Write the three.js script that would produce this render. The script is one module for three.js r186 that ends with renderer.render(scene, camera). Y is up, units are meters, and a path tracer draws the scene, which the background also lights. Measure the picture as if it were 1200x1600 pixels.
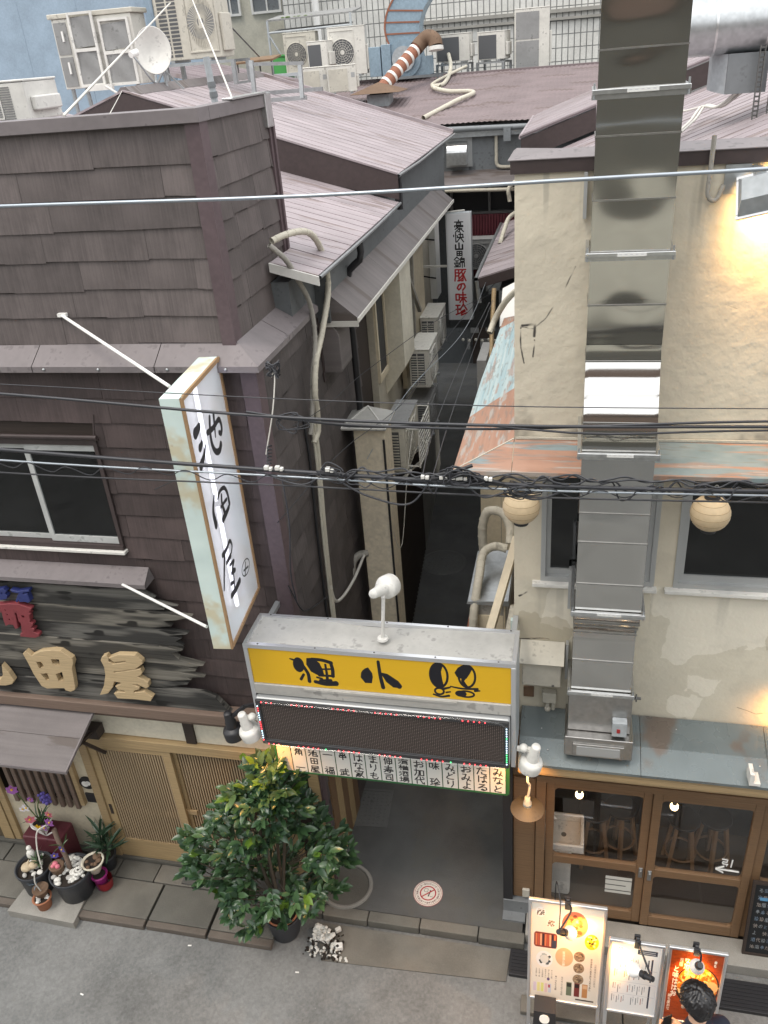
import * as THREE from 'three';
import { mergeGeometries, mergeVertices, toCreasedNormals } from 'three/addons/utils/BufferGeometryUtils.js';
import { RoundedBoxGeometry } from 'three/addons/geometries/RoundedBoxGeometry.js';
import { MarchingCubes } from 'three/addons/objects/MarchingCubes.js';
import { RectAreaLightUniformsLib } from 'three/addons/lights/RectAreaLightUniformsLib.js';

// ------------------------------------------------------------------ camera, sky, sun, exposure
// metres, y up; the house fronts on the lane stand at z = 0, the alley runs away along -z
RectAreaLightUniformsLib.init();
const scene = new THREE.Scene();
const renderer = new THREE.WebGLRenderer({ antialias: true });
renderer.toneMapping = THREE.LinearToneMapping;
renderer.toneMappingExposure = 1.66;
renderer.shadowMap.enabled = true;
const D2R = Math.PI / 180;
const camera = new THREE.PerspectiveCamera(63.22, 0.75, 0.05, 400);
camera.position.set(0, 7.7, 5.4);
camera.rotation.order = 'YXZ';
camera.rotation.set(-29.008 * D2R, 14.422 * D2R, -4.92 * D2R);
scene.add(camera);
{ // overcast sky
  const W = 128, H = 64, d = new Float32Array(W * H * 4);
  for (let y = 0; y < H; y++) for (let x = 0; x < W; x++) {
    const s = Math.sin(((y + 0.5) / H - 0.5) * Math.PI);
    const L = s > 0 ? 1.35 * (0.62 + 0.5 * s) : 0.35, o = (y * W + x) * 4;
    d[o] = L * 0.985; d[o + 1] = L * 1.0; d[o + 2] = L * 1.015; d[o + 3] = 1;
  }
  const t = new THREE.DataTexture(d, W, H, THREE.RGBAFormat, THREE.FloatType);
  t.mapping = THREE.EquirectangularReflectionMapping; t.magFilter = THREE.LinearFilter; t.minFilter = THREE.LinearFilter; t.needsUpdate = true;
  scene.background = t; scene.environment = t;
}
const sun = new THREE.DirectionalLight(0xfff4e6, 0.9);
sun.position.set(-7, 22, 4); sun.target.position.set(0, 0, -4); sun.shadow.radius = 34; sun.castShadow = true;
sun.shadow.mapSize.set(2048, 2048);
Object.assign(sun.shadow.camera, { left: -20, right: 20, top: 20, bottom: -20, near: 1, far: 70 });
scene.add(sun, sun.target);

// ------------------------------------------------------------------ random numbers and noise
function mulberry(a) { return () => { a |= 0; a = (a + 0x6d2b79f5) | 0; let t = Math.imul(a ^ (a >>> 15), 1 | a); t = (t + Math.imul(t ^ (t >>> 7), 61 | t)) ^ t; return ((t ^ (t >>> 14)) >>> 0) / 4294967296; }; }
const rnd = mulberry(20240611), rr = (a, b) => a + (b - a) * rnd();
const { lerp, clamp } = THREE.MathUtils;
const sst = (a, b, x) => { const t = clamp((x - a) / (b - a), 0, 1); return t * t * (3 - 2 * t); };
const hsh = (x, y, s) => { let h = Math.imul(x, 374761393) + Math.imul(y, 668265263) + Math.imul(s, 1442695041); h = Math.imul(h ^ (h >>> 13), 1274126177); return ((h ^ (h >>> 16)) >>> 0) / 4294967296; };
function vn(u, v, fx, fy, s) { // value noise that repeats every unit
  const x = u * fx, y = v * fy, x0 = Math.floor(x), y0 = Math.floor(y); let a = x - x0, b = y - y0; a = a * a * (3 - 2 * a); b = b * b * (3 - 2 * b);
  const m = (i, n) => ((i % n) + n) % n, X0 = m(x0, fx), X1 = m(x0 + 1, fx), Y0 = m(y0, fy), Y1 = m(y0 + 1, fy);
  return lerp(lerp(hsh(X0, Y0, s), hsh(X1, Y0, s), a), lerp(hsh(X0, Y1, s), hsh(X1, Y1, s), a), b);
}
function fbm(u, v, fx, fy, oct, s) { let r = 0, w = 0.5, t = 0; for (let i = 0; i < oct; i++) { r += w * vn(u, v, fx << i, fy << i, s + i * 7); t += w; w *= 0.55; } return r / t; }

// ------------------------------------------------------------------ textures and materials
const toS = (x) => { x = clamp(x, 0, 1); return 255 * (x <= 0.0031308 ? 12.92 * x : 1.055 * Math.pow(x, 1 / 2.4) - 0.055); };
function tex(w, h, size, fn, color = true) { // fn(u, v) gives linear values; size: metres covered
  const d = new Uint8Array(w * h * 4);
  for (let y = 0; y < h; y++) for (let x = 0; x < w; x++) {
    let c = fn((x + 0.5) / w, (y + 0.5) / h); if (typeof c === 'number') c = [c, c, c];
    const o = (y * w + x) * 4; for (let k = 0; k < 3; k++) d[o + k] = color ? toS(c[k]) : 255 * clamp(c[k], 0, 1); d[o + 3] = 255;
  }
  const t = new THREE.DataTexture(d, w, h); t.wrapS = t.wrapT = THREE.RepeatWrapping; t.magFilter = THREE.LinearFilter; t.minFilter = THREE.LinearMipmapLinearFilter; t.generateMipmaps = true;
  if (color) t.colorSpace = THREE.SRGBColorSpace;
  if (size) t.repeat.set(1 / size[0], 1 / size[1]);
  t.needsUpdate = true; return t;
}
const mix3 = (a, b, t) => [lerp(a[0], b[0], t), lerp(a[1], b[1], t), lerp(a[2], b[2], t)];
const T = {
  plaster: tex(512, 512, [1.6, 1.6], (u, v) => 0.62 + 0.3 * fbm(u, v, 5, 5, 5, 3) + 0.14 * fbm(u, v, 60, 60, 2, 9)),
  plasterB: tex(512, 512, [1.1, 1.1], (u, v) => 0.6 * fbm(u, v, 14, 14, 4, 31) + 0.4 * fbm(u, v, 70, 70, 2, 8), false),
  concrete: tex(512, 512, [1.3, 1.3], (u, v) => { const a = fbm(u, v, 4, 4, 5, 41), g = hsh(Math.floor(u * 512), Math.floor(v * 512), 5); return 0.42 + 0.5 * a + 0.3 * (g - 0.5) * fbm(u, v, 20, 20, 2, 2) + (g > 0.985 ? 0.35 : 0); }),
  asphalt: tex(1024, 1024, [2.1, 2.1], (u, v) => { const g = hsh(Math.floor(u * 512), Math.floor(v * 512), 77), a = fbm(u, v, 6, 6, 5, 61), b = fbm(u, v, 90, 90, 2, 17); const sp = hsh(Math.floor(u * 256), Math.floor(v * 256), 12) > 0.9992 ? 0.7 : 0; const c = fbm(u, v, 3, 3, 4, 65); return 0.22 + 0.30 * a + 0.24 * b + 0.30 * c + 0.12 * (g - 0.5) + sp - 0.07 * sst(0.62, 0.72, fbm(u, v, 8, 8, 3, 69)); }),
  grit: tex(512, 512, [0.5, 0.5], (u, v) => 0.5 * hsh(Math.floor(u * 256), Math.floor(v * 256), 3) + 0.5 * fbm(u, v, 50, 50, 2, 4), false),
  wood: tex(512, 512, [0.9, 0.22], (u, v) => { const w = fbm(u, v, 3, 6, 3, 5), l = fbm(u, v + w * 0.08, 4, 48, 3, 15); return 0.55 + 0.38 * l + 0.2 * fbm(u, v, 20, 160, 2, 25) - 0.08; }),
  siding: tex(512, 512, [0.55, 0.8], (u, v) => 0.36 + 0.34 * fbm(u, v, 60, 3, 3, 71) + 0.55 * fbm(u, v, 4, 4, 5, 75) + 0.12 * (hsh(Math.floor(u * 512), Math.floor(v * 64), 4) - 0.5)),
  roof: tex(512, 512, [2.2, 1.3], (u, v) => { const s = fbm(u, v, 2, 40, 3, 81), b = fbm(u, v, 5, 5, 4, 85); const d = sst(0.58, 0.72, fbm(u, v, 4, 9, 5, 88)); return mix3([0, 1, 2].map(() => 0.5 + 0.30 * s + 0.34 * b + 0.1 * (hsh(Math.floor(u * 256), Math.floor(v * 512), 9) - 0.5)), [0.46, 0.40, 0.34], d * 0.7); }),
  dirt: tex(512, 512, [1.2, 1.2], (u, v) => { const a = fbm(u, v, 4, 4, 5, 101), b = fbm(u, v, 26, 26, 3, 105); return 0.6 + 0.36 * a + 0.16 * b - 0.35 * sst(0.6, 0.74, b * 0.6 + a * 0.4); }),
  galv: tex(512, 512, [0.9, 0.9], (u, v) => { const a = fbm(u, v, 30, 30, 2, 111), b = fbm(u, v, 4, 4, 4, 115); return 0.62 + 0.24 * a + 0.24 * b; }),
  rough: tex(256, 256, [0.8, 0.8], (u, v) => [0, 0.55 + 0.45 * fbm(u, v, 7, 7, 4, 121), 0], false),
  wave: tex(512, 512, [1.4, 1.4], (u, v) => fbm(u, v, 4, 4, 3, 131), false),
};
T.wetSheet = tex(512, 512, [1.9, 1.9], (u, v) => { // dull blue-grey painted sheet metal with rust blooms
  const a = fbm(u, v, 4, 4, 5, 141), r = sst(0.56, 0.72, fbm(u, v, 5, 5, 5, 146)) * 0.75; return mix3([0.5 + 0.4 * a, 0.55 + 0.42 * a, 0.56 + 0.42 * a], [0.7, 0.45, 0.32], r); });
T.rusty = tex(512, 512, [1.3, 1.3], (u, v) => {
  const a = fbm(u, v, 5, 5, 4, 151), r = sst(0.56, 0.74, fbm(u, v, 4, 4, 5, 157)), h = sst(0.70, 0.82, fbm(u, v, 10, 10, 4, 159));
  let c = mix3([0.5 + 0.25 * a, 0.58 + 0.24 * a, 0.58 + 0.22 * a], [0.58, 0.44, 0.25], r * 0.7); return mix3(c, [0.34, 0.18, 0.08], h * 0.7); });
const paint = (u, v, m, s0, lo, hi) => { // brick-red paint worn through to a grey-blue undercoat where m says so
  const st = fbm(u, v, 24, 5, 4, s0 + 5), gr = fbm(u, v, 26, 26, 3, s0 + 7), n = fbm(u, v, 5, 7, 5, s0), b = sst(0.46, 0.56, m + (n - 0.5) * 0.9), q = sst(0.6, 0.72, fbm(u, v, 9, 12, 4, s0 + 9));
  const red = mix3([0.30, 0.155, 0.10], [0.40, 0.235, 0.165], st), blue = mix3(lo, hi, st);
  return mix3(mix3(mix3(red, blue, b), b > 0.5 ? red : [0.36, 0.38, 0.36], q * 0.6), [0.17, 0.16, 0.14], sst(0.58, 0.7, gr) * 0.45); };
T.paintFront = tex(1024, 128, null, (u, v) => { const x = u * 3.6 - 0.8; return paint(u, v, x < 0.35 ? 0.40 : 0.66, 161, [0.13, 0.185, 0.20], [0.25, 0.295, 0.295]); });
T.paintSide = tex(256, 1024, null, (u, v) => { const z = 0.29 - v * 3.44, d = z + u * 0.5; return paint(u, v, d < -0.62 && d > -2.75 ? 0.80 : 0.3, 191, [0.20, 0.33, 0.38], [0.50, 0.56, 0.54]); });
for (const k of ['paintFront', 'paintSide']) { T[k].wrapS = T[k].wrapT = THREE.ClampToEdgeWrapping; }
T.oldwood = tex(1024, 512, [2.4, 0.8], (u, v) => { // weathered board: bleached streaks on soot-dark grain, knots
  const w = fbm(u, v, 3, 5, 3, 171), l = fbm(u, v + w * 0.04, 3, 64, 4, 173), p = sst(0.44, 0.64, fbm(u, v, 3, 7, 4, 175)), k = sst(0.7, 0.78, fbm(u, v, 10, 12, 2, 177));
  let c = mix3([0.034, 0.033, 0.031], [0.165, 0.158, 0.143], p * (0.55 + 0.4 * l)).map((q) => q * (0.8 + 0.4 * fbm(u, v, 6, 120, 2, 181))); return mix3(c, [0.012, 0.011, 0.01], Math.max(k, sst(0.66, 0.76, fbm(u, v, 3, 60, 2, 179)) * 0.6)); });
const M = {};
function mat(key, c, rough, o = {}) {
  const p = { color: new THREE.Color().setRGB(c[0], c[1], c[2]), roughness: rough, metalness: o.metal ?? 0, side: o.side ?? THREE.FrontSide };
  for (const k of ['map', 'bumpMap', 'bumpScale', 'roughnessMap', 'emissive', 'emissiveIntensity', 'emissiveMap', 'transmission', 'thickness', 'ior', 'clearcoat', 'clearcoatRoughness', 'alphaMap', 'alphaTest', 'transparent']) if (o[k] !== undefined) p[k] = o[k];
  const phys = p.transmission !== undefined || p.clearcoat !== undefined;
  return (M[key] = phys ? new THREE.MeshPhysicalMaterial(p) : new THREE.MeshStandardMaterial(p));
}
const B = { bumpMap: T.plasterB, bumpScale: 0.004 };
mat('cream', [0.74, 0.66, 0.50], 0.9, { map: T.plaster, ...B });
mat('shaftCream', [0.86, 0.76, 0.59], 0.5, { map: T.galv });
mat('creamPale', [0.80, 0.75, 0.62], 0.85, { map: T.plaster });
mat('creamMetal', [0.78, 0.68, 0.50], 0.55, { map: T.plaster });
for (const [i, k] of [[0, 1], [1, 0.84], [2, 1.14], [3, 0.94]]) {
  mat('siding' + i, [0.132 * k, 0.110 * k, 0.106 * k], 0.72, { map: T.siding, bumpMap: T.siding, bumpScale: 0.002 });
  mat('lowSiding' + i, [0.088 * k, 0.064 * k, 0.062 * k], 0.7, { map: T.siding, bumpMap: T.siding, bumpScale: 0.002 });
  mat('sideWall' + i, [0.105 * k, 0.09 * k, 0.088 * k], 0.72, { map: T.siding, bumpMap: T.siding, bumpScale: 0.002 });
  mat('roof' + i, [0.40 * (0.8 + k * 0.2), 0.345 * (0.8 + k * 0.2), 0.36 * (0.8 + k * 0.2)], 0.6, { map: T.roof, roughnessMap: T.rough });
}
mat('trim', [0.12, 0.085, 0.092], 0.5, { map: T.galv });
mat('trimDark', [0.06, 0.043, 0.042], 0.5, { map: T.galv });
mat('flare', [0.21, 0.185, 0.188], 0.5, { map: T.dirt });
mat('midRoof', [0.235, 0.185, 0.188], 0.6, { map: T.roof });
mat('awningBrown', [0.19, 0.168, 0.165], 0.55, { map: T.roof });
mat('steelBlue', [0.20, 0.215, 0.215], 0.36, { map: T.wetSheet, metal: 0.25, roughnessMap: T.rough });
mat('rusty', [0.92, 0.98, 0.95], 0.6, { map: T.rusty });
mat('paintFront', [1, 1, 1], 0.6, { map: T.paintFront }); mat('paintSide', [1, 1, 1], 0.6, { map: T.paintSide });
mat('oldwood', [1, 1, 1], 0.85, { map: T.oldwood, bumpMap: T.oldwood, bumpScale: 0.003 });
mat('oldwoodPale', [1.32, 1.28, 1.2], 0.85, { map: T.oldwood, bumpMap: T.oldwood, bumpScale: 0.003 });
mat('beam', [0.22, 0.155, 0.12], 0.75, { map: T.wood });
mat('lattice', [0.52, 0.375, 0.20], 0.6, { map: T.wood });
mat('slat', [0.40, 0.30, 0.19], 0.65);
mat('shadeBrown', [0.085, 0.07, 0.05], 0.6, { map: T.dirt });
mat('rustEdge', [0.40, 0.25, 0.13], 0.7, { map: T.dirt });
mat('latticeDark', [0.13, 0.095, 0.055], 0.7, { map: T.wood });
mat('shopWood', [0.25, 0.15, 0.08], 0.5, { map: T.wood });
mat('shopWoodPale', [0.46, 0.33, 0.18], 0.55, { map: T.wood });
mat('darkWood', [0.05, 0.035, 0.028], 0.7, { map: T.wood });
mat('carved', [0.62, 0.465, 0.27], 0.6, { map: T.wood });
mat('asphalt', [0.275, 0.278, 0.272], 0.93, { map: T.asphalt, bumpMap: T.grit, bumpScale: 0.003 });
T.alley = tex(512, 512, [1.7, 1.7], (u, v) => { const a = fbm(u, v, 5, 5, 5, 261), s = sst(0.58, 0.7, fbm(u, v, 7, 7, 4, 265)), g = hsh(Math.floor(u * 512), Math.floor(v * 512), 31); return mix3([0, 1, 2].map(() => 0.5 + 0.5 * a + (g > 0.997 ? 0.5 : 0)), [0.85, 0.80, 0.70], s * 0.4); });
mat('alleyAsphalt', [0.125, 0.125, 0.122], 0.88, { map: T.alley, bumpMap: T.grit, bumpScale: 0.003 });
mat('slab', [0.17, 0.165, 0.145], 0.92, { map: T.concrete, bumpMap: T.grit, bumpScale: 0.003 });
mat('slab2', [0.20, 0.19, 0.165], 0.92, { map: T.concrete, bumpMap: T.grit, bumpScale: 0.003 });
mat('edgeStone', [0.19, 0.16, 0.135], 0.9, { map: T.concrete, bumpMap: T.grit, bumpScale: 0.003 });
mat('kerb', [0.23, 0.215, 0.185], 0.9, { map: T.concrete, bumpMap: T.grit, bumpScale: 0.003 });
mat('iron', [0.15, 0.15, 0.145], 0.6, { map: T.dirt, metal: 0.2 });
mat('concrete', [0.40, 0.385, 0.35], 0.9, { map: T.concrete });
mat('stainless', [0.62, 0.61, 0.585], 0.09, { metal: 1 });
mat('stainlessDull', [0.50, 0.49, 0.475], 0.33, { metal: 1, map: T.galv });
mat('galv', [0.50, 0.52, 0.53], 0.38, { metal: 0.85, map: T.galv });
mat('galvBright', [0.70, 0.71, 0.71], 0.28, { metal: 0.9, map: T.galv });
mat('alu', [0.72, 0.73, 0.75], 0.35, { metal: 0.8 });
mat('aluFrame', [0.44, 0.45, 0.45], 0.45, { metal: 0.5 });
mat('signTop', [0.46, 0.45, 0.42], 0.6, { map: T.dirt });
mat('acWhite', [0.72, 0.70, 0.64], 0.5, { map: T.dirt });
mat('acCream', [0.60, 0.57, 0.49], 0.55, { map: T.dirt });
mat('acGrey', [0.30, 0.30, 0.295], 0.6, { map: T.dirt });
mat('finDark', [0.11, 0.113, 0.118], 0.55, { metal: 0.3 });
mat('fin', [0.16, 0.165, 0.17], 0.5, { metal: 0.4 });
mat('black', [0.012, 0.012, 0.013], 0.5);
mat('rubber', [0.022, 0.022, 0.025], 0.45);
mat('cable', [0.035, 0.036, 0.042], 0.4);
mat('cableSteel', [0.36, 0.40, 0.44], 0.35, { metal: 0.6 });
mat('cableWhite', [0.62, 0.60, 0.55], 0.6);
mat('lagging', [0.62, 0.58, 0.48], 0.75, { map: T.dirt, bumpMap: T.plasterB, bumpScale: 0.006 });
mat('laggingGrey', [0.38, 0.36, 0.32], 0.75, { map: T.dirt, bumpMap: T.plasterB, bumpScale: 0.006 });
mat('white', [0.80, 0.79, 0.76], 0.4);
mat('whiteWorn', [0.78, 0.765, 0.72], 0.5, { map: T.dirt });
mat('greyMetal', [0.21, 0.225, 0.235], 0.5, { map: T.dirt });
mat('paleGreyMetal', [0.42, 0.45, 0.47], 0.45, { map: T.galv });
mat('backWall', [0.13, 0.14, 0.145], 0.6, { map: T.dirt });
mat('blueCladding', [0.33, 0.42, 0.52], 0.5, { map: T.plaster });
mat('bluePipe', [0.25, 0.33, 0.41], 0.45, { map: T.plaster });
mat('blueDuct', [0.30, 0.40, 0.48], 0.42, { metal: 0.3, map: T.galv });
mat('rustPipe', [0.30, 0.12, 0.07], 0.75, { map: T.dirt });
mat('maroon', [0.11, 0.022, 0.032], 0.55, { map: T.dirt });
mat('tileWhite', [0.74, 0.73, 0.69], 0.35, { map: T.plaster });
mat('grout', [0.24, 0.245, 0.24], 0.8);
mat('farCream', [0.70, 0.67, 0.56], 0.85, { map: T.plaster });
mat('green', [0.06, 0.30, 0.07], 0.5);
mat('signGreen', [0.02, 0.11, 0.035], 0.5);
mat('yellow', [0.66, 0.41, 0.022], 0.4);
mat('ink', [0.010, 0.010, 0.014], 0.5);
mat('redInk', [0.33, 0.022, 0.022], 0.5);
mat('navyLetter', [0.028, 0.04, 0.17], 0.5, { map: T.dirt });
mat('redLetter', [0.25, 0.045, 0.055], 0.6, { map: T.dirt });
mat('roomDark', [0.15, 0.14, 0.13], 0.9);
mat('roomWarm', [0.075, 0.058, 0.045], 0.9);
mat('glass', [1, 1, 1], 0.02, { transmission: 1, thickness: 0, ior: 1.5 });
mat('glassTint', [0.42, 0.44, 0.45], 0.03, { transmission: 1, thickness: 0, ior: 1.5 });
mat('frosted', [0.55, 0.56, 0.55], 0.4, { map: T.dirt });
mat('bulb', [1, 0.9, 0.7], 0.4, { emissive: new THREE.Color(1, 0.72, 0.36), emissiveIntensity: 6 });
mat('lantern', [0.80, 0.63, 0.40], 0.7, { transmission: 0.25, thickness: 0, map: T.plaster });
mat('terracotta', [0.36, 0.145, 0.075], 0.8, { map: T.dirt });
mat('clayBrown', [0.17, 0.105, 0.065], 0.8, { map: T.dirt });
mat('potDark', [0.035, 0.038, 0.045], 0.45);
mat('soil', [0.035, 0.026, 0.02], 0.95, { map: T.concrete });
mat('purplePot', [0.26, 0.018, 0.15], 0.4);
mat('redPot', [0.24, 0.012, 0.02], 0.4);
mat('pebble', [0.66, 0.65, 0.61], 0.7);
mat('pebbleGrey', [0.40, 0.39, 0.37], 0.75);
mat('shell', [0.58, 0.47, 0.32], 0.7, { map: T.dirt });
for (const [i, c] of [[0, [0.045, 0.098, 0.040]], [1, [0.075, 0.145, 0.060]], [2, [0.040, 0.080, 0.045]], [3, [0.11, 0.20, 0.03]]])
  mat('leaf' + i, c, 0.3, { side: THREE.DoubleSide, transmission: 0.2, thickness: 0 });
mat('bark', [0.09, 0.07, 0.05], 0.9, { map: T.wood });
mat('stem', [0.09, 0.14, 0.04], 0.7);
mat('orchid', [0.34, 0.12, 0.40], 0.6, { side: THREE.DoubleSide });
mat('violet', [0.12, 0.09, 0.36], 0.6, { side: THREE.DoubleSide });
mat('pink', [0.60, 0.17, 0.22], 0.6, { side: THREE.DoubleSide });
mat('petalWhite', [0.7, 0.66, 0.68], 0.6, { side: THREE.DoubleSide });
mat('skin', [0.52, 0.33, 0.23], 0.55);
mat('navyCloth', [0.018, 0.022, 0.04], 0.9, { map: T.plaster });
mat('blackCloth', [0.012, 0.012, 0.014], 0.9, { map: T.plaster });
mat('hair', [0.010, 0.009, 0.010], 0.36);
mat('oliveGlass', [0.135, 0.13, 0.112], 0.4);
mat('boardBlack', [0.03, 0.031, 0.033], 0.55);

// ------------------------------------------------------------------ geometry helpers
const V = (x, y, z) => new THREE.Vector3(x, y, z);
function uvM(g, ox = 0, oy = 0, swap = false) { // texture coordinates in metres, by the way each face points
  if (g.index) g = g.toNonIndexed();
  const p = g.attributes.position, n = p.count, uv = new Float32Array(n * 2), a = V(), b = V(), c = V();
  for (let i = 0; i < n; i += 3) {
    a.fromBufferAttribute(p, i); b.fromBufferAttribute(p, i + 1); c.fromBufferAttribute(p, i + 2);
    const q = b.clone().sub(a).cross(c.clone().sub(a)), X = Math.abs(q.x), Y = Math.abs(q.y), Z = Math.abs(q.z);
    [a, b, c].forEach((w, k) => { let s, t; if (Y >= X && Y >= Z) { s = w.x; t = w.z; } else if (X >= Z) { s = w.z; t = w.y; } else { s = w.x; t = w.y; } if (swap) [s, t] = [t, s]; uv[(i + k) * 2] = s + ox; uv[(i + k) * 2 + 1] = t + oy; });
  }
  g.setAttribute('uv', new THREE.BufferAttribute(uv, 2));
  for (const k of Object.keys(g.attributes)) if (!['position', 'normal', 'uv'].includes(k)) g.deleteAttribute(k);
  return g;
}
function box(x0, x1, y0, y1, z0, z1, r = 0) {
  const w = Math.abs(x1 - x0), h = Math.abs(y1 - y0), d = Math.abs(z1 - z0), s = Math.min(w, h, d);
  const g = r > 0 ? new RoundedBoxGeometry(w, h, d, 1, Math.min(r, s * 0.45)) : new THREE.BoxGeometry(w, h, d);
  return g.translate((x0 + x1) / 2, (y0 + y1) / 2, (z0 + z1) / 2);
}
function poly(faces) { // flat-shaded solid from quads / triangles of [x,y,z] points
  const pos = []; for (const f of faces) for (let i = 1; i + 1 < f.length; i++) pos.push(...f[0], ...f[i], ...f[i + 1]);
  const g = new THREE.BufferGeometry(); g.setAttribute('position', new THREE.Float32BufferAttribute(pos, 3)); g.computeVertexNormals(); return uvM(g);
}
function hexa(p) { // eight corners: bottom ring 0-3, top ring 4-7 (each anticlockwise seen from above)
  return poly([[p[3], p[2], p[1], p[0]], [p[4], p[5], p[6], p[7]], [p[0], p[1], p[5], p[4]], [p[1], p[2], p[6], p[5]], [p[2], p[3], p[7], p[6]], [p[3], p[0], p[4], p[7]]]);
}
function slab(a, u, v, t) { // sheet with thickness: corner a, edge vectors u and v, thickness t along u x v (top is a + ...)
  const U = V(...u), W = V(...v), n = U.clone().cross(W).normalize().multiplyScalar(t), A = V(...a);
  const q = [A, A.clone().add(U), A.clone().add(U).add(W), A.clone().add(W)], lo = q.map((k) => k.clone().sub(n).toArray()), hi = q.map((k) => k.toArray());
  return hexa([...lo, ...hi]);
}
function bar(a, b, w, h = w, roll = 0) { // square bar from a to b
  const A = V(...a), D = V(...b).sub(A), L = D.length(), g = new THREE.BoxGeometry(w, h, L);
  const m = new THREE.Matrix4().lookAt(V(0, 0, 0), D.clone().negate(), Math.abs(D.y) / L > 0.95 ? V(0, 0, 1) : V(0, 1, 0));
  g.rotateZ(roll).translate(0, 0, L / 2).applyMatrix4(m).translate(A.x, A.y, A.z); return g;
}
function rod(a, b, r0, r1 = r0, seg = 10) {
  const A = V(...a), D = V(...b).sub(A), L = D.length(), g = new THREE.CylinderGeometry(r1, r0, L, seg).translate(0, L / 2, 0);
  g.applyQuaternion(new THREE.Quaternion().setFromUnitVectors(V(0, 1, 0), D.normalize())).translate(A.x, A.y, A.z); return g;
}
function tube(pts, r, n = 0, seg = 7) { const c = new THREE.CatmullRomCurve3(pts.map((p) => V(...p)), false, 'centripetal'); return new THREE.TubeGeometry(c, n || pts.length * 5, r, seg, false); }
function lagged(pts, r, n = 60) { const c = new THREE.CatmullRomCurve3(pts.map((p) => V(...p)), false, 'centripetal'), L = c.getLength(), o = [tube(pts, r, n, 10)]; for (let s = 0.05; s < L; s += 0.085 + 0.03 * rnd()) { const p = c.getPointAt(s / L), d = c.getTangentAt(s / L).multiplyScalar(0.009); o.push(rod(p.clone().sub(d).toArray(), p.clone().add(d).toArray(), r * 1.09, r * 1.06, 10)); } return mergeGeometries(o.map((g) => prep(g))); }
function lathe(pts, seg = 24, x = 0, y = 0, z = 0) { return new THREE.LatheGeometry(pts.map((p) => new THREE.Vector2(p[0], p[1])), seg).translate(x, y, z); }
function ball(x, y, z, r, sy = 1, w = 12, h = 8) { return new THREE.SphereGeometry(r, w, h).scale(1, sy, 1).translate(x, y, z); }
const prep = (g) => { const h = uvM(g); if (!h.attributes.normal) h.computeVertexNormals(); return h; };
const join = (list) => (Array.isArray(list) ? (list.length === 1 ? prep(list[0]) : mergeGeometries(list.map(prep))) : prep(list));

// ------------------------------------------------------------------ scene building helpers
const taken = {};
const numbered = (n) => { const k = taken[n] = (taken[n] ?? -1) + 1; return k ? n + '_' + String(k).padStart(3, '0') : n; };
function tag(o, label, category, group, kind) { if (label) o.userData.label = label; if (category) o.userData.category = category; if (group) o.userData.group = group; if (kind) o.userData.kind = kind; return o; }
const APART = new Set(['verge_cap', 'down_spout', 'wall_arm', 'arm', 'leg', 'pipe', 'batten', 'timber_pole', 'wall_panel', 'ledge', 'hanger', 'conduit', 'roof_sheet', 'upper_wall', 'bracket', 'screw', 'bolt', 'rivet', 'cap', 'foot', 'gutter', 'sash', 'post', 'counter_top', 'edge_strip', 'top', 'drain_bend', 'head_pipe', 'handle', 'flashing_patch', 'ledge', 'wall_sheet', 'basket_bloom', 'shell', 'eye', 'support', 'corner_trim', 'edge_trim', 'bed_frame', 'eave_edge', 'side_frame', 'tape']);
function put(name, geo, m, parent, raw = false) { // one named mesh; raw keeps its own texture coordinates
  if (parent && Array.isArray(geo) && geo.length > 1 && geo.length < 12 && APART.has(name)) return geo.map((g) => put(name, g, m, parent, raw))[0];
  const o = new THREE.Mesh(raw ? geo : join(geo), typeof m === 'string' ? M[m] : m); o.castShadow = o.receiveShadow = true;
  if (parent) { o.name = name; parent.add(o); } else { o.name = numbered(name); scene.add(o); }
  return o;
}
function thing(name, label, category, at = [0, 0, 0], o = {}) {
  const g = new THREE.Group(); g.name = numbered(name); g.position.set(...at); if (o.turn) g.rotation.y = o.turn; scene.add(g); return tag(g, label, category, o.group, o.kind);
}
function copyOf(src, label, at, turn) { const c = src.clone(); c.name = numbered(src.name.replace(/_\d{3}$/, '')); c.userData = { ...src.userData, label }; if (at) c.position.set(...at); if (turn !== undefined) c.rotation.y = turn; scene.add(c); return c; }
const one = (name, geo, m, label, category, group) => tag(put(name, geo, m), label, category, group);
const structure = (name, geo, m) => tag(put(name, geo, m), null, null, null, 'structure');
function canvasTex(w, h, draw) { const c = document.createElement('canvas'); c.width = w; c.height = h; const g = c.getContext('2d'); draw(g, w, h); const t = new THREE.CanvasTexture(c); t.colorSpace = THREE.SRGBColorSpace; t.minFilter = THREE.LinearFilter; t.anisotropy = 8; return t; }
function printMat(t, rough = 0.45, extra = {}) { return new THREE.MeshStandardMaterial({ map: t, roughness: rough, ...extra }); }
function panel(a, u, v) { // flat rectangle with 0..1 texture coordinates: a = lower left corner
  const A = V(...a), b = A.clone().add(V(...u)), d = A.clone().add(V(...v)), c = b.clone().add(V(...v)), g = new THREE.BufferGeometry();
  g.setAttribute('position', new THREE.Float32BufferAttribute([A, b, c, A, c, d].flatMap((k) => k.toArray()), 3)); g.setAttribute('uv', new THREE.Float32BufferAttribute([0, 0, 1, 0, 1, 1, 0, 0, 1, 1, 0, 1], 2)); g.computeVertexNormals(); return g;
}
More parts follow.
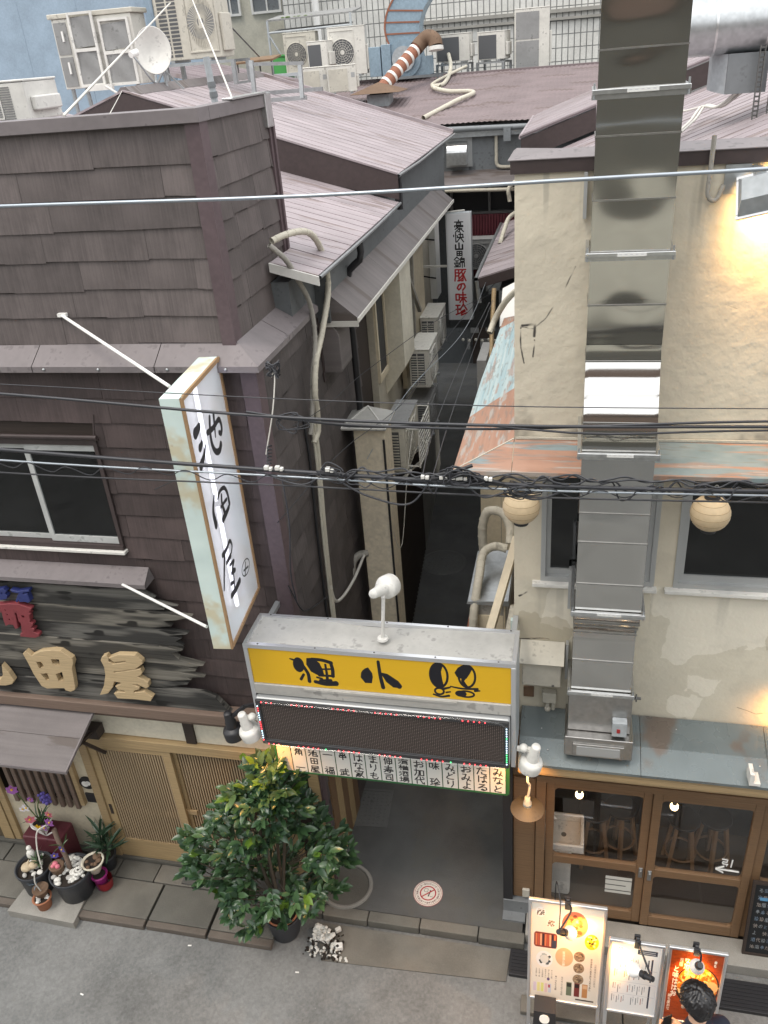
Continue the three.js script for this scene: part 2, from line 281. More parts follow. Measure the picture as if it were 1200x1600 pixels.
// written characters as strokes on a 20 x 20 grid (two base-20 digits a point)
const GL = {
  一: '0aja', 田: '33h3hh3h33 a3ah 3aha', 池: '1345 0849 0i5c 6ah7hefe c2ce 959ijijf', 屋: '32h2h636 32380i 59i9 b95dfd adaj 6ghg 3jjj',
  角: '8227 73e3c6 56h6hj 565c2j 5aha 5ehe b6bi', 福: '3151 06660e 4b4j 5c7e 91j1 a4i4i8a8a4 9ajajj9j9a eaej 9fjf',
  串: '53f3f75753 39h9hd3d39 a0aj', 武: '24e4 08j8 d0dafijijg h2i4 7a7i 7dcd 3c3i 0jcg', 家: 'a0a3 1613j3h6 48g8 a83e 69bcbi8i 9e2j 8c3g h9ce bbjj',
  は: '323i 76j6 e2ehbjaghfji', ば: '323i 76j6 e2ehbjaghfji g0h2 i0j2', な: '04c4 623c e4i6 d8dhaj7hafji', ま: '24h4 39g9 b0bhaj5i6fji', り: '424b68 f2fcbj', も: '926g9jgjie 26f6 2bfb',
  伸: '6028 454j 84i4ig8g84 8aia d0dj', 寿: '25h5 59g9 0cjc a09c0j dcdjaj 6f8h 3fjf', 司: '12h2hjei 36d6 3adadh3h3a', 濱: '1345 0849 0i5c a0a2 6563j3j5 77h7 8aiaih8h8a 8dhd 9h6j gijj',
  横: '0585 404j 450d 477c 96j6 b2b9 g2g9 89j9 9cjcjh9h9c 9fjf ecea bh8j hhjj', 酒: '1345 0849 0i5c 72j2 85i5ij8j85 b2ba8b f2fahb 8fif', 場: '0686 303g 0h8e 91i1i79791 94i4 7aja b76f 9djdijgi ed8j',
  お: '06c6 616i3i1fcahajdhgch g4j7', 加: '05a5a59j7i 404c0j c5j5jicic5', 代: '7009 454j 79j6 b0cagijjjf g1j3', 味: '04646e0e04 85i5 7aja d0dj da7i dajh', 珍: '0272 0979 323h 0i8f d07a d0ja fa9d gc9g jf9j',
  み: '32a25g2h1d6bji g7gbcj', ど: '637a e64c2g6jgj g1h3 i0j2', と: '537b g63e4igj', よ: 'b0bh7j3h6eii b6h6', た: '05a5 710j a9i9 9eaijj', る: '43f32db9ibjgdj8hafdg',
  豪: 'a0a2 23i3 65e5e86865 2b29i9ib 5bgb ab3f 8dcgbj8j be4j gecf cdjj', 快: '404j 0508 7689 a4i4ia 7aja d0da6j dajj', 山: 'a1ai 262iiii6', 錦: '5005 50a5 2787 0b9b 575i 0iai 1d3g 9d7g f0d2 c3j3j8c8c3 c5j5 bibajaji f8fj',
  豚: '11717j5j 111c0j 1676 1b7b 91j1 f188 c4eaejbj da8f ee8j i4ea e8jj', の: 'b49d5h2d56b3g3i8ibdi', 聖: '0292 222c 828c 2575 2878 0d9c b2j2j8b8b2 1fjf aeaj 3gcg 0jjj',
};
const d20 = (ch) => parseInt(ch, 20);
function glyph(g, ch, x, y, w, h, lw, jig = 0) {
  const s = GL[ch]; if (!s) return; g.lineWidth = lw; g.lineCap = 'round'; g.lineJoin = 'round';
  for (const st of s.split(' ')) {
    g.beginPath();
    for (let i = 0; i < st.length; i += 2) { const X = x + (d20(st[i]) / 19) * w, Y = y + (d20(st[i + 1]) / 19) * h; i ? g.lineTo(X, Y) : g.moveTo(X, Y); }
    if (st.length === 2) g.lineTo(x + (d20(st[0]) / 19) * w + 1, y + (d20(st[1]) / 19) * h + 1);
    g.stroke();
  }
}
function brush(g, pts, w0, w1, s = 1, ox = 0, oy = 0) { // brush stroke that swells from w0 to w1
  const c = new THREE.CatmullRomCurve3(pts.map((p) => V(p[0], p[1], 0))), n = 40; g.beginPath();
  for (let i = 0; i <= n; i++) { const p = c.getPoint(i / n), r = lerp(w0, w1, i / n) * s / 2; g.moveTo(ox + p.x * s + r, oy + p.y * s); g.arc(ox + p.x * s, oy + p.y * s, r, 0, 7); }
  g.fill();
}

// ================================================================== GROUND
structure('street', poly([[[-60, 0, 90], [60, 0, 90], [60, 0, -90], [-60, 0, -90]]]), 'asphalt');
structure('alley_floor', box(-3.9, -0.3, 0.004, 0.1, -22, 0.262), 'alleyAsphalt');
{
  const k = tag(new THREE.Group(), null, null, null, 'structure'); k.name = 'kerb'; scene.add(k);
  const xs = [-2.72, -2.30, -1.83, -1.30, -0.72, -0.27];
  for (let i = 0; i + 1 < xs.length; i++) put('kerb_stone', box(xs[i] + 0.004, xs[i + 1] - 0.004, 0.001, 0.106 + rr(-0.006, 0.004), 0.264, 0.385 + rr(-0.01, 0.006), 0.012), i % 2 ? 'kerb' : 'slab2', k);
  const a = tag(new THREE.Group(), null, null, null, 'structure'); a.name = 'gutter_apron'; scene.add(a);
  put('concrete_strip', hexa([[-2.2, 0.002, 0.80], [-0.42, 0.002, 0.72], [-0.40, 0.002, 0.42], [-2.35, 0.002, 0.42], [-2.2, 0.012, 0.80], [-0.42, 0.014, 0.72], [-0.40, 0.028, 0.42], [-2.35, 0.026, 0.42]]), 'kerb', a);
  const p = tag(new THREE.Group(), null, null, null, 'structure'); p.name = 'pavement'; scene.add(p);
  const slabs = [[-7.9, -7.1], [-7.08, -6.3], [-6.28, -5.56], [-5.54, -4.86], [-4.84, -4.10], [-4.075, -3.42], [-3.39, -2.72]];
  slabs.forEach(([a0, b0], i) => {
    put('paving_slab', box(a0, b0, 0.001, 0.075 + rr(-0.004, 0.008), 0.285, 0.70, 0.008), i % 2 ? 'slab' : 'slab2', p);
    put('edge_stone', box(a0, b0, 0.001, 0.07, 0.703, 0.775 + rr(-0.01, 0.01), 0.01), 'edgeStone', p);
  });
  for (let x = -7.9; x < -2.8; x += 0.46) put('paver', box(x, x + 0.45, 0.001, 0.082 + rr(-0.003, 0.006), 0.06, 0.278, 0.008), rnd() < 0.5 ? 'slab' : 'kerb', p);
  const sp = tag(new THREE.Group(), null, null, null, 'structure'); sp.name = 'shop_forecourt'; scene.add(sp);
  put('step', box(-0.27, 6, 0.002, 0.13, 0.02, 0.30, 0.01), 'concrete', sp);
  for (let i = 0; i < 6; i++) put('edge_stone', box(-0.27 + i * 0.9, 0.62 + i * 0.9, 0.002, 0.06 + rr(-0.006, 0.006), 0.84, 1.0, 0.012), 'kerb', sp);
}
function drain(name, x, z, r, label, o) {
  const g = thing(name, label, 'manhole', [x, 0.1, z]);
  put('rim', lathe([[r, 0.002], [r * 1.02, o ? 0.02 : 0.008], [r * 1.14, o ? 0.02 : 0.008], [r * 1.18, 0.001]], 40), o ? 'concrete' : 'iron', g);
  const lid = [lathe([[0.001, 0.006], [r * 0.97, 0.006], [r * 0.985, 0.001]], 40)];
  if (!o) for (let i = -4; i <= 4; i++) for (let j = -4; j <= 4; j++) if (i * i + j * j < 17) lid.push(box(i * r * 0.2 - r * 0.06, i * r * 0.2 + r * 0.06, 0.004, 0.011, j * r * 0.2 - r * 0.06, j * r * 0.2 + r * 0.06));
  put('lid', lid, o ? 'slab2' : 'iron', g); return g;
}
drain('manhole_cover', -2.04, -6.25, 0.33, 'round iron manhole cover in the middle of the dark alley', false);
drain('manhole_cover', -2.13, 0.02, 0.235, 'round concrete filled drain cover at the alley mouth behind the potted tree', true);
drain('manhole_cover', -2.2, -9.2, 0.3, 'far round iron manhole cover deep in the alley beyond the wires', false);
{
  const g = thing('drain_hatch', 'square iron hatch with raised frame in the alley floor behind the name board', 'hatch', [-2.07, 0.1, -1.02], { turn: 0.06 });
  put('frame', [box(-0.19, 0.19, 0.001, 0.008, -0.27, -0.24), box(-0.19, 0.19, 0.001, 0.008, 0.24, 0.27), box(-0.19, -0.165, 0.001, 0.008, -0.24, 0.24), box(0.165, 0.19, 0.001, 0.008, -0.24, 0.24)], 'iron', g);
  const c = [box(-0.163, 0.163, 0.001, 0.004, -0.238, 0.238)]; for (let i = 0; i < 6; i++) for (let j = 0; j < 9; j++) c.push(box(-0.15 + i * 0.053, -0.12 + i * 0.053, 0.003, 0.008, -0.22 + j * 0.052, -0.19 + j * 0.052));
  put('plate', c, 'iron', g);
}
{ // no-smoking road sticker
  const t = canvasTex(512, 512, (g, w) => {
    g.fillStyle = '#d9d2c8'; g.beginPath(); g.arc(256, 256, 254, 0, 7); g.fill();
    g.strokeStyle = '#8e3a3c'; g.lineWidth = 7; for (const r of [249, 226]) { g.beginPath(); g.arc(256, 256, r, 0, 7); g.stroke(); }
    const rn = mulberry(5); g.strokeStyle = '#5c3436';
    for (let i = 0; i < 34; i++) { const a = i / 34 * Math.PI * 2; g.save(); g.translate(256 + Math.cos(a) * 188, 256 + Math.sin(a) * 188); g.rotate(a + Math.PI / 2); glyph(g, Object.keys(GL)[Math.floor(rn() * 40)], -14, -17, 28, 34, 3.6); g.restore(); }
    g.strokeStyle = '#a8282e'; g.lineWidth = 22; g.beginPath(); g.arc(256, 256, 132, 0, 7); g.stroke();
    g.fillStyle = '#3c3a3a'; g.save(); g.translate(256, 256); g.rotate(0.1); g.fillRect(-70, -34, 130, 20); g.restore();
    g.strokeStyle = '#3c3a3a'; g.lineWidth = 6; g.strokeRect(176, 270, 60, 60); g.beginPath(); g.moveTo(300, 214); g.bezierCurveTo(330, 190, 290, 180, 316, 156); g.stroke();
    g.strokeStyle = '#a8282e'; g.lineWidth = 22; g.beginPath(); g.moveTo(165, 165); g.lineTo(347, 347); g.stroke();
    for (let i = 0; i < 900; i++) { g.fillStyle = rn() < 0.5 ? 'rgba(90,80,75,.35)' : 'rgba(235,230,222,.3)'; g.fillRect(rn() * w, rn() * w, 3 + rn() * 6, 2 + rn() * 4); }
  });
  const o = tag(new THREE.Mesh(new THREE.CylinderGeometry(0.152, 0.152, 0.004, 48), [M.redInk, printMat(t, 0.7), M.redInk]), 'round red and white no smoking sticker on the asphalt', 'sticker');
  o.name = 'pavement_sticker'; o.position.set(-1.275, 0.1035, -0.02); o.rotation.y = -0.1; o.receiveShadow = true; scene.add(o);
}

// ================================================================== LEFT BUILDING (brown shingles)
const LB = thing('shingled_building', 'two storey house clad in dark brown shingles on the left of the alley', 'building');
function shingles(parent, name, o, u, n, len, ys, mats, gap, skip) { // rows of overlapping shingles: o origin (plan), u along, n outward
  for (let r = 0; r + 1 < ys.length; r++) {
    const yt = ys[r], yb = ys[r + 1]; let s = -rr(0, gap);
    while (s < len) {
      let a = Math.max(0, s), b = Math.min(len, s + gap * rr(0.55, 1.35)); s = b; if (b - a < 0.03) continue;
      if (skip) { const k = skip(a, b, yb, yt); if (!k) continue; [a, b] = k; if (b - a < 0.03) continue; }
      const P = (t, y, d) => [o[0] + u[0] * t + n[0] * d, y, o[1] + u[1] * t + n[1] * d], j0 = rr(-0.006, 0.006), j1 = j0 + rr(-0.007, 0.007), m = (a + b) / 2 + rr(-0.1, 0.1) * (b - a), st = rr(0.002, 0.009);
      const g = 0.0012, dp = 0.015 + rr(-0.002, 0.003);
      const fl = u[0] * n[1] - u[1] * n[0] > 0; // keeps the winding outward
      const q = [[a + g, yb + j0, -0.012], [b - g, yb + j1, -0.012], [b - g, yt + 0.012, -0.012], [a + g, yt + 0.012, -0.012]], f = [[a + g, yb + j0, dp], [m, yb + j0, dp], [m, yb + j0 - st, dp], [b - g, yb + j1 - st, dp], [b - g, yt + 0.012, 0.002], [a + g, yt + 0.012, 0.002]];
      const Q = q.map((k) => P(...k)), F = f.map((k) => P(...k)), bk = [P(m, yb + j0, -0.012), P(m, yb + j0 - st, -0.012), P(b - g, yb + j1 - st, -0.012)];
      let faces = [F, [F[0], Q[0], bk[0], F[1]], [F[1], bk[0], bk[1], F[2]], [F[2], bk[1], bk[2], F[3]], [F[3], bk[2], Q[2], F[4]], [F[5], Q[3], Q[0], F[0]], [F[4], Q[2], Q[3], F[5]]];
      if (!fl) faces = faces.map((k) => k.slice().reverse());
      const geo = poly(faces), uv = geo.attributes.uv, ox = rr(0, 3), oy = rr(0, 3); for (let i = 0; i < uv.count; i++) uv.setXY(i, uv.getX(i) + ox, uv.getY(i) + oy);
      const me = new THREE.Mesh(geo, M[mats + Math.floor(rnd() * 4)]); me.name = name; me.castShadow = me.receiveShadow = true; parent.add(me);
    }
  }
}
{
  // walls behind the shingles
  const wx = -3.675, wy0 = 4.155, wy1 = 5.175;
  put('wall', [box(-9, -2.27, 5.176, 5.76, -0.2, -0.016), box(-9, -2.27, 2.2, 4.154, -0.2, -0.016), box(wx, -2.27, 4.154, 5.176, -0.2, -0.016),
    box(-9, -2.40, 5.7, 7.40, -1.3, -0.046), box(-9, -2.275, 0, 5.8, -3.4, -0.205), box(-2.6, -2.275, 0.08, 2.2, -0.2, -0.03), box(-9, -6.0, 0, 2.2, -0.2, -0.05)], 'darkWood', LB);
  const rowsP = [7.385, 7.15, 6.955, 6.755, 6.55, 6.345, 6.15, 5.95];
  shingles(LB, 'shingle', [-8.2, -0.03], [1, 0], [0, 1], 5.76, rowsP, 'siding', 0.85);
  shingles(LB, 'shingle', [-2.39, -0.05], [0, -1], [1, 0], 1.24, [7.385, 7.17, 6.97, 6.77, 6.57, 6.37, 6.17, 5.94], 'siding', 0.55);
  const rowsL = [5.745]; for (let y = 5.53; y > 2.3; y -= 0.208) rowsL.push(y);
  shingles(LB, 'shingle', [-8.2, 0], [1, 0], [0, 1], 5.84, rowsL, 'lowSiding', 0.62, (a, b, yb, yt) => {
    const x0 = a - 8.2, x1 = b - 8.2; if (yb > wy1 - 0.02 || yt < wy0 + 0.02) return [a, b]; return x1 <= wx ? null : [Math.max(a, wx + 8.2), b]; });
  const rowsS = [5.79]; for (let y = 5.59; y > 0.1; y -= 0.21) rowsS.push(y);
  shingles(LB, 'shingle', [-2.262, -0.02], [0, -1], [1, 0], 2.85, rowsS, 'sideWall', 0.5);
  // corner trims
  put('corner_trim', [box(-2.475, -2.372, 5.93, 7.385, -0.028, 0.0), box(-2.398, -2.372, 5.93, 7.385, -0.13, -0.028)], 'trim', LB);
  put('corner_trim', [box(-2.365, -2.24, 2.52, 5.75, 0.0, 0.03), box(-2.262, -2.24, 0.1, 5.75, -0.11, 0.0)], 'trim', LB);
  put('edge_trim', [box(-2.40, -2.365, 5.9, 7.36, -1.33, -1.285), box(-2.385, -2.35, 5.9, 7.30, -1.375, -1.335)], 'trim', LB);
  // parapet cap
  put('parapet_cap', [box(-9, -2.36, 7.385, 7.47, -0.16, 0.025, 0.004), box(-2.47, -2.36, 7.385, 7.47, -1.34, -0.163, 0.004)], 'flare', LB);
  put('flashing_patch', [box(-2.45, -2.345, 7.24, 7.482, -1.36, -1.22, 0.01), box(-2.42, -2.34, 7.474, 7.49, -1.25, -0.55, 0.005)], 'galvBright', LB);
  // flared skirt between the storeys
  const yi = 5.952, yo = 5.83, zo = 0.16, xo = -2.165, zi = -0.028, xi = -2.372, zb = -1.36;
  const seams = [-8.2, -7.1, -6.05, -5.0, -3.96, -2.96];
  const S = (x0, x1, c) => [[[x0, yo, zo], [x1, yo, zo], [c ? xi : x1, yi, zi], [x0, yi, zi]], [[x0, yo - 0.045, zo], [x1, yo - 0.045, zo], [x1, yo, zo], [x0, yo, zo]], [[x0, yo - 0.045, zo], [x0, yo - 0.045, zi], [x1, yo - 0.045, zi], [x1, yo - 0.045, zo]]];
  for (let i = 0; i < seams.length; i++) { const l = i === seams.length - 1; put('skirt_panel', poly(S(seams[i] + 0.003, l ? xo : seams[i + 1] - 0.003, l)), 'flare', LB); }
  for (const [z0, z1, c] of [[zo, -0.55, true], [-0.556, zb, false]]) put('skirt_panel', poly([[[xo, yo, z0], [xo, yo, z1], [xi, yi, z1], [xi, yi, c ? zi : z0]], [[xo, yo - 0.045, z0], [xo, yo - 0.045, z1], [xo, yo, z1], [xo, yo, z0]], [[xi, yo - 0.045, z0], [xi, yo - 0.045, z1], [xo, yo - 0.045, z1], [xo, yo - 0.045, z0]]]), 'flare', LB);
  for (const x of [-7.1, -6.05, -5.0, -3.96, -2.96]) put('screw', [ball(x + 0.1, yo - 0.02, zo + 0.002, 0.012, 1, 6, 4), ball(x + 0.55, yo - 0.02, zo + 0.002, 0.012, 1, 6, 4)], 'galv', LB);
  // window with two sliding sashes
  const w = new THREE.Group(); w.name = 'window'; LB.add(w);
  put('frame', [box(-6.0, wx, 5.13, 5.172, -0.1, 0.03), box(-6.0, wx, 4.16, 4.20, -0.1, 0.045), box(wx - 0.035, wx - 0.001, 4.2, 5.13, -0.1, 0.03), box(-6.0, wx + 0.02, 5.173, 5.19, -0.03, 0.03)], 'trimDark', w); put('sill', box(-6.0, wx + 0.02, 4.13, 4.158, -0.03, 0.075, 0.006), 'whiteWorn', w);
  put('sash', [box(-4.86, -4.30, 5.07, 5.125, -0.05, -0.02), box(-4.36, wx - 0.037, 4.205, 4.265, -0.02, 0.012), box(-4.37, -4.325, 4.265, 5.07, -0.02, 0.012), box(-4.36, wx - 0.037, 5.07, 5.125, -0.02, 0.012), box(-6, -4.37, 4.205, 4.25, -0.05, -0.022)], 'frosted', w);
  put('pane', box(-4.33, wx - 0.06, 4.26, 5.08, -0.006, -0.002), 'glassTint', w); put('pane', box(-6, -4.36, 4.25, 5.08, -0.038, -0.034), 'glassTint', w);
  put('head_pipe', [rod([-6.4, 5.215, 0.06], [-3.64, 5.215, 0.06], 0.018), rod([-3.66, 5.215, 0.06], [-3.63, 5.40, 0.04], 0.008)], 'trimDark', LB);
  // room behind the window
  put('room', [box(-6.2, -3.3, 4.02, 4.06, -2.6, -0.206), box(-6.2, -3.3, 5.3, 5.34, -2.6, -0.206)], 'roomDark', LB);
  // ledge and beam that hold the board
  put('ledge', [hexa([[-9, 3.875, 0.19], [-3.47, 3.875, 0.19], [-3.47, 3.875, 0.018], [-9, 3.875, 0.018], [-9, 3.915, 0.19], [-3.47, 3.915, 0.19], [-3.50, 3.985, 0.018], [-9, 3.985, 0.018]])], 'flare', LB);
  put('beam', box(-9, -2.262, 2.375, 2.495, 0.03, 0.185, 0.012), 'beam', LB);
  put('head_board', box(-9, -2.262, 2.235, 2.372, 0.0, 0.06), 'beam', LB);
  // ground floor: posts, plaster infill
  put('plaster_panel', box(-4.70, -3.575, 1.925, 2.233, -0.04, -0.012), 'creamPale', LB); put('plaster_panel', box(-3.47, -2.38, 1.925, 2.233, -0.04, -0.012), 'creamPale', LB);
  put('plaster_panel', box(-5.02, -4.80, 0.12, 2.2, -0.05, -0.02), 'cream', LB); put('plaster_panel', box(-6.0, -5.02, 0.12, 0.86, -0.05, -0.02), 'cream', LB); put('plaster_panel', box(-6.0, -5.02, 1.42, 2.2, -0.05, -0.02), 'cream', LB);
  put('post', box(-3.573, -3.472, 1.923, 2.234, -0.03, 0.012), 'darkWood', LB); put('post', box(-2.52, -2.40, 0.1, 2.23, -0.03, 0.02), 'darkWood', LB); put('post', box(-2.37, -2.265, 0.1, 2.23, -0.2, 0.012), 'lattice', LB);
  put('post', box(-6.06, -5.98, 0.1, 2.2, -0.03, 0.02), 'lattice', LB); put('sill', box(-9, -2.3, 0.03, 0.115, -0.06, 0.055), 'slab', LB);
  put('poster', box(-2.68, -2.54, 1.0, 1.8, -0.005, 0.004), 'cream', LB);
  // alley side door panel of brown boards
  for (let i = 0; i < 5; i++) put('board', box(-2.258, -2.236, 0.11, 1.95, -0.36 - i * 0.17, -0.2 - i * 0.17), i % 2 ? 'lattice' : 'shopWood', LB);
  // barred window
  const b = new THREE.Group(); b.name = 'barred_window'; LB.add(b);
  put('recess', box(-5.85, -5.04, 0.87, 1.41, -0.12, -0.06), 'roomDark', b);
  for (let i = 0; i < 9; i++) put('bar', box(-5.84 + i * 0.094, -5.795 + i * 0.094, 0.78 + (i % 2) * 0.01, 1.46, 0.0, 0.035), 'beam', b);
  put('rail', box(-5.88, -5.0, 0.875, 0.915, -0.018, -0.001), 'darkWood', b);
  put('post', box(-5.02, -4.97, 0.84, 1.9, -0.02, 0.03), 'shopWoodPale', LB);
}
function latticeDoor(x0, x1, open, parent, z) { // one sliding leaf
  const d = new THREE.Group(); d.name = 'sliding_door'; parent.add(d);
  put('frame', [box(x0, x0 + 0.085, 0.12, 1.795, z - 0.035, z), box(x1 - 0.085, x1, 0.12, 1.795, z - 0.035, z), box(x0 + 0.085, x1 - 0.085, 1.73, 1.795, z - 0.034, z - 0.001), box(x0 + 0.085, x1 - 0.085, 0.12, 0.40, z - 0.034, z - 0.001)], 'lattice', d);
  const s = []; for (let x = x0 + 0.098; x < x1 - 0.1; x += 0.0285) s.push(box(x, x + 0.013, 0.4, 1.73, z - 0.024, z - 0.006));
  tag(put('lattice_slats', s, 'slat', d), null, null, null, 'stuff');
  put('rail', box(x0 + 0.085, x1 - 0.085, 0.80, 0.89, z - 0.034, z - 0.0245), 'slat', d); put('backing', box(x0 + 0.08, x1 - 0.08, 0.4, 1.735, z - 0.10, z - 0.08), 'black', d);
  if (open) put('pull', box(x0 + 0.025, x0 + 0.055, 0.78, 0.92, z, z + 0.006), 'darkWood', d); else put('pull', box(x0 - 0.02, x0 + 0.16, 0.875, 0.93, z, z + 0.02), 'shopWoodPale', d);
}
{
  const D = thing('lattice_entrance', 'wooden sliding entrance with fine vertical lattice left of the potted tree', 'door');
  put('lintel', box(-4.80, -2.53, 1.80, 1.915, -0.04, 0.045, 0.006), 'lattice', D);
  put('jamb', box(-4.795, -4.70, 0.118, 1.798, -0.04, 0.05, 0.006), 'shopWoodPale', D); put('jamb', box(-2.62, -2.53, 0.118, 1.798, -0.04, 0.05, 0.006), 'lattice', D);
  latticeDoor(-4.695, -3.78, true, D, 0.03); latticeDoor(-3.83, -2.63, false, D, -0.022);
  const E2 = thing('left_door', 'plain wooden door at the left edge beside the barred window', 'door');
  put('frame', [box(-6.2, -6.07, 0.12, 2.0, -0.03, 0.03), box(-7.2, -6.2, 1.9, 2.0, -0.03, 0.03)], 'lattice', E2); put('leaf', [box(-7.2, -6.21, 0.12, 0.45, -0.03, 0.012), box(-6.32, -6.21, 0.45, 1.89, -0.03, 0.01), box(-7.2, -6.32, 0.45, 1.89, -0.03, -0.01)], 'latticeDark', E2); put('pull', box(-6.28, -6.25, 0.85, 1.0, 0.01, 0.016), 'darkWood', E2);
  // small porch roof
  const A = thing('porch_roof', 'small brown sheet metal canopy over the barred window', 'canopy');
  const a = [-4.44, 2.37, 0.07], dz = 0.66, dy = -0.20;
  for (const [t0, t1] of [[0, 0.52], [0.525, 1]]) for (const [x0, x1] of [[-7.2, -6.3], [-6.3, -5.4], [-5.4, -4.40]]) put('roof_sheet', slab([x0, 2.37 + dy * t0, 0.07 + dz * t0], [0, dy * (t1 - t0), dz * (t1 - t0)], [x1 - x0 - 0.003, 0, 0], 0.012), 'awningBrown', A);
  put('rim', [bar([-4.395, 2.375, 0.07], [-4.395, 2.165, 0.735], 0.014, 0.03), bar([-7.2, 2.158, 0.735], [-4.39, 2.158, 0.735], 0.014, 0.03)], 'flare', A);
  put('bracket', [bar([-4.5, 2.05, 0.04], [-4.5, 2.17, 0.62], 0.03), bar([-4.5, 1.7, 0.04], [-4.5, 2.1, 0.3], 0.03), box(-4.58, -4.44, 1.98, 2.1, 0.02, 0.14)], 'darkWood', A);
  // plaques on the wall by the door
  one('round_plaque', [rod([-4.885, 1.16, -0.018], [-4.885, 1.16, 0.0], 0.085, 0.085, 24)], 'black', 'round black plaque with a white mark on the wall left of the lattice door', 'plaque').add((() => { const m = new THREE.Mesh(join([rod([-4.905, 1.15, 0.0], [-4.905, 1.15, 0.004], 0.038, 0.038, 14), rod([-4.865, 1.165, 0.0], [-4.865, 1.165, 0.004], 0.03, 0.03, 14)]), M.white); m.name = 'white_mark'; return m; })());
  one('nameplate', [box(-4.95, -4.80, 0.87, 1.0, -0.018, -0.004)], 'rubber', 'small dark rectangular plate under the round black plaque', 'plate');
}
// ------------------------------------------------------------------ weathered board with carved characters
function extrude(pts, holes, z0, depth, bevel = 0.004) {
  const s = new THREE.Shape(pts.map((p) => new THREE.Vector2(p[0], p[1]))); for (const h of holes) s.holes.push(new THREE.Path(h.map((p) => new THREE.Vector2(p[0], p[1]))));
  return new THREE.ExtrudeGeometry(s, { depth: depth - bevel * 2, bevelEnabled: bevel > 0, bevelSize: bevel, bevelThickness: bevel, bevelSegments: 1, steps: 1 }).translate(0, 0, z0 + bevel);
}
{
  const G = thing('wooden_signboard', 'long weathered plank signboard with splintered right end and carved characters', 'sign');
  const X = -8.2, planks = [
    [[X, 3.60], [X, 3.80], [-3.56, 3.80], [-3.46, 3.735], [-3.55, 3.715], [-3.27, 3.655], [-3.45, 3.645], [-3.4, 3.615], [-3.62, 3.60]],
    [[X, 3.40], [X, 3.594], [-3.65, 3.594], [-3.15, 3.562], [-3.30, 3.52], [-3.42, 3.50], [-3.36, 3.45], [-3.6, 3.41]],
    [[X, 3.225], [X, 3.395], [-3.62, 3.402], [-3.22, 3.378], [-3.24, 3.362], [-3.42, 3.335], [-3.30, 3.31], [-3.36, 3.275], [-3.3, 3.232], [-3.5, 3.226]],
    [[X, 3.03], [X, 3.219], [-3.52, 3.22], [-3.31, 3.19], [-3.42, 3.15], [-3.36, 3.08], [-3.14, 3.034], [-3.26, 3.01], [-3.6, 3.02]],
    [[X, 2.835], [X, 3.024], [-3.61, 3.013], [-3.22, 2.975], [-3.23, 2.955], [-3.4, 2.93], [-3.16, 2.89], [-3.34, 2.872], [-3.3, 2.845], [-3.5, 2.815]],
    [[X, 2.69], [X, 2.80], [-4.4, 2.79], [-3.5, 2.80], [-3.33, 2.806], [-3.35, 2.78], [-3.6, 2.72]],
    [[X, 2.497], [X, 2.686], [-3.65, 2.712], [-3.2, 2.70], [-3.09, 2.66], [-2.97, 2.497]]];
  planks.forEach((p, i) => { const g = extrude(p, [], 0.07, 0.042 + [0.0, 0.014, 0.004, 0.02, 0.008, 0.0, 0.016][i], 0.004), q = uvM(g, i * 0.37, i * 0.141); put('plank', q, i === 3 || i === 1 || i === 4 ? 'oldwoodPale' : 'oldwood', G, true); });
  put('back_panel', box(X, -3.6, 2.5, 3.79, 0.02, 0.065), 'black', G);
  const z = 0.13, d = 0.055;
  put('carved_character', extrude([[-4.916,3.043],[-4.878,3.075],[-4.834,3.026],[-4.719,3.09],[-4.572,3.119],[-4.504,3.116],[-4.411,3.037],[-4.411,2.99],[-4.446,2.916],[-4.477,2.688],[-4.493,2.653],[-4.543,2.628],[-4.589,2.639],[-4.598,2.666],[-4.788,2.641],[-4.837,2.665],[-4.878,2.808],[-4.897,2.95]],
    [[[-4.804,2.962],[-4.751,2.964],[-4.734,2.915],[-4.795,2.884]], [[-4.635,3.01],[-4.551,3.015],[-4.556,2.933],[-4.611,2.943],[-4.632,2.957]], [[-4.801,2.819],[-4.726,2.833],[-4.724,2.756],[-4.764,2.742]], [[-4.637,2.832],[-4.562,2.864],[-4.569,2.756],[-4.632,2.752]]], z, d), 'carved', G);
  put('carved_character', extrude([[-4.111,3.043],[-4.085,3.088],[-4.04,3.106],[-4.029,3.074],[-4.041,3.037],[-4.006,3.006],[-3.863,3.044],[-3.858,3.064],[-3.984,3.04],[-4.021,3.079],[-3.922,3.125],[-3.748,3.136],[-3.697,3.075],[-3.697,3.049],[-3.746,3.009],[-3.786,2.979],[-4.014,2.925],[-4.021,2.905],[-3.825,2.955],[-3.733,2.98],[-3.726,2.941],[-3.75,2.908],[-3.794,2.891],[-3.696,2.827],[-3.698,2.78],[-3.733,2.757],[-3.804,2.795],[-3.866,2.789],[-3.868,2.782],[-3.799,2.761],[-3.805,2.736],[-3.864,2.714],[-3.871,2.686],[-3.758,2.708],[-3.69,2.653],[-3.721,2.604],[-3.889,2.609],[-4.056,2.6],[-4.078,2.65],[-4.038,2.671],[-3.954,2.68],[-3.962,2.703],[-4.027,2.712],[-4.04,2.743],[-3.985,2.773],[-3.972,2.798],[-4.044,2.806],[-4.077,2.731],[-4.146,2.651],[-4.232,2.623],[-4.158,2.738],[-4.109,2.871],[-4.097,2.966]], [], z, d), 'carved', G);
  put('carved_character', extrude([[-5.198,2.88],[-5.155,2.796],[-5.129,2.7],[-5.166,2.655],[-5.24,2.63],[-5.393,2.614],[-5.371,2.674],[-5.277,2.692],[-5.226,2.755]], [], z, d), 'carved', G);
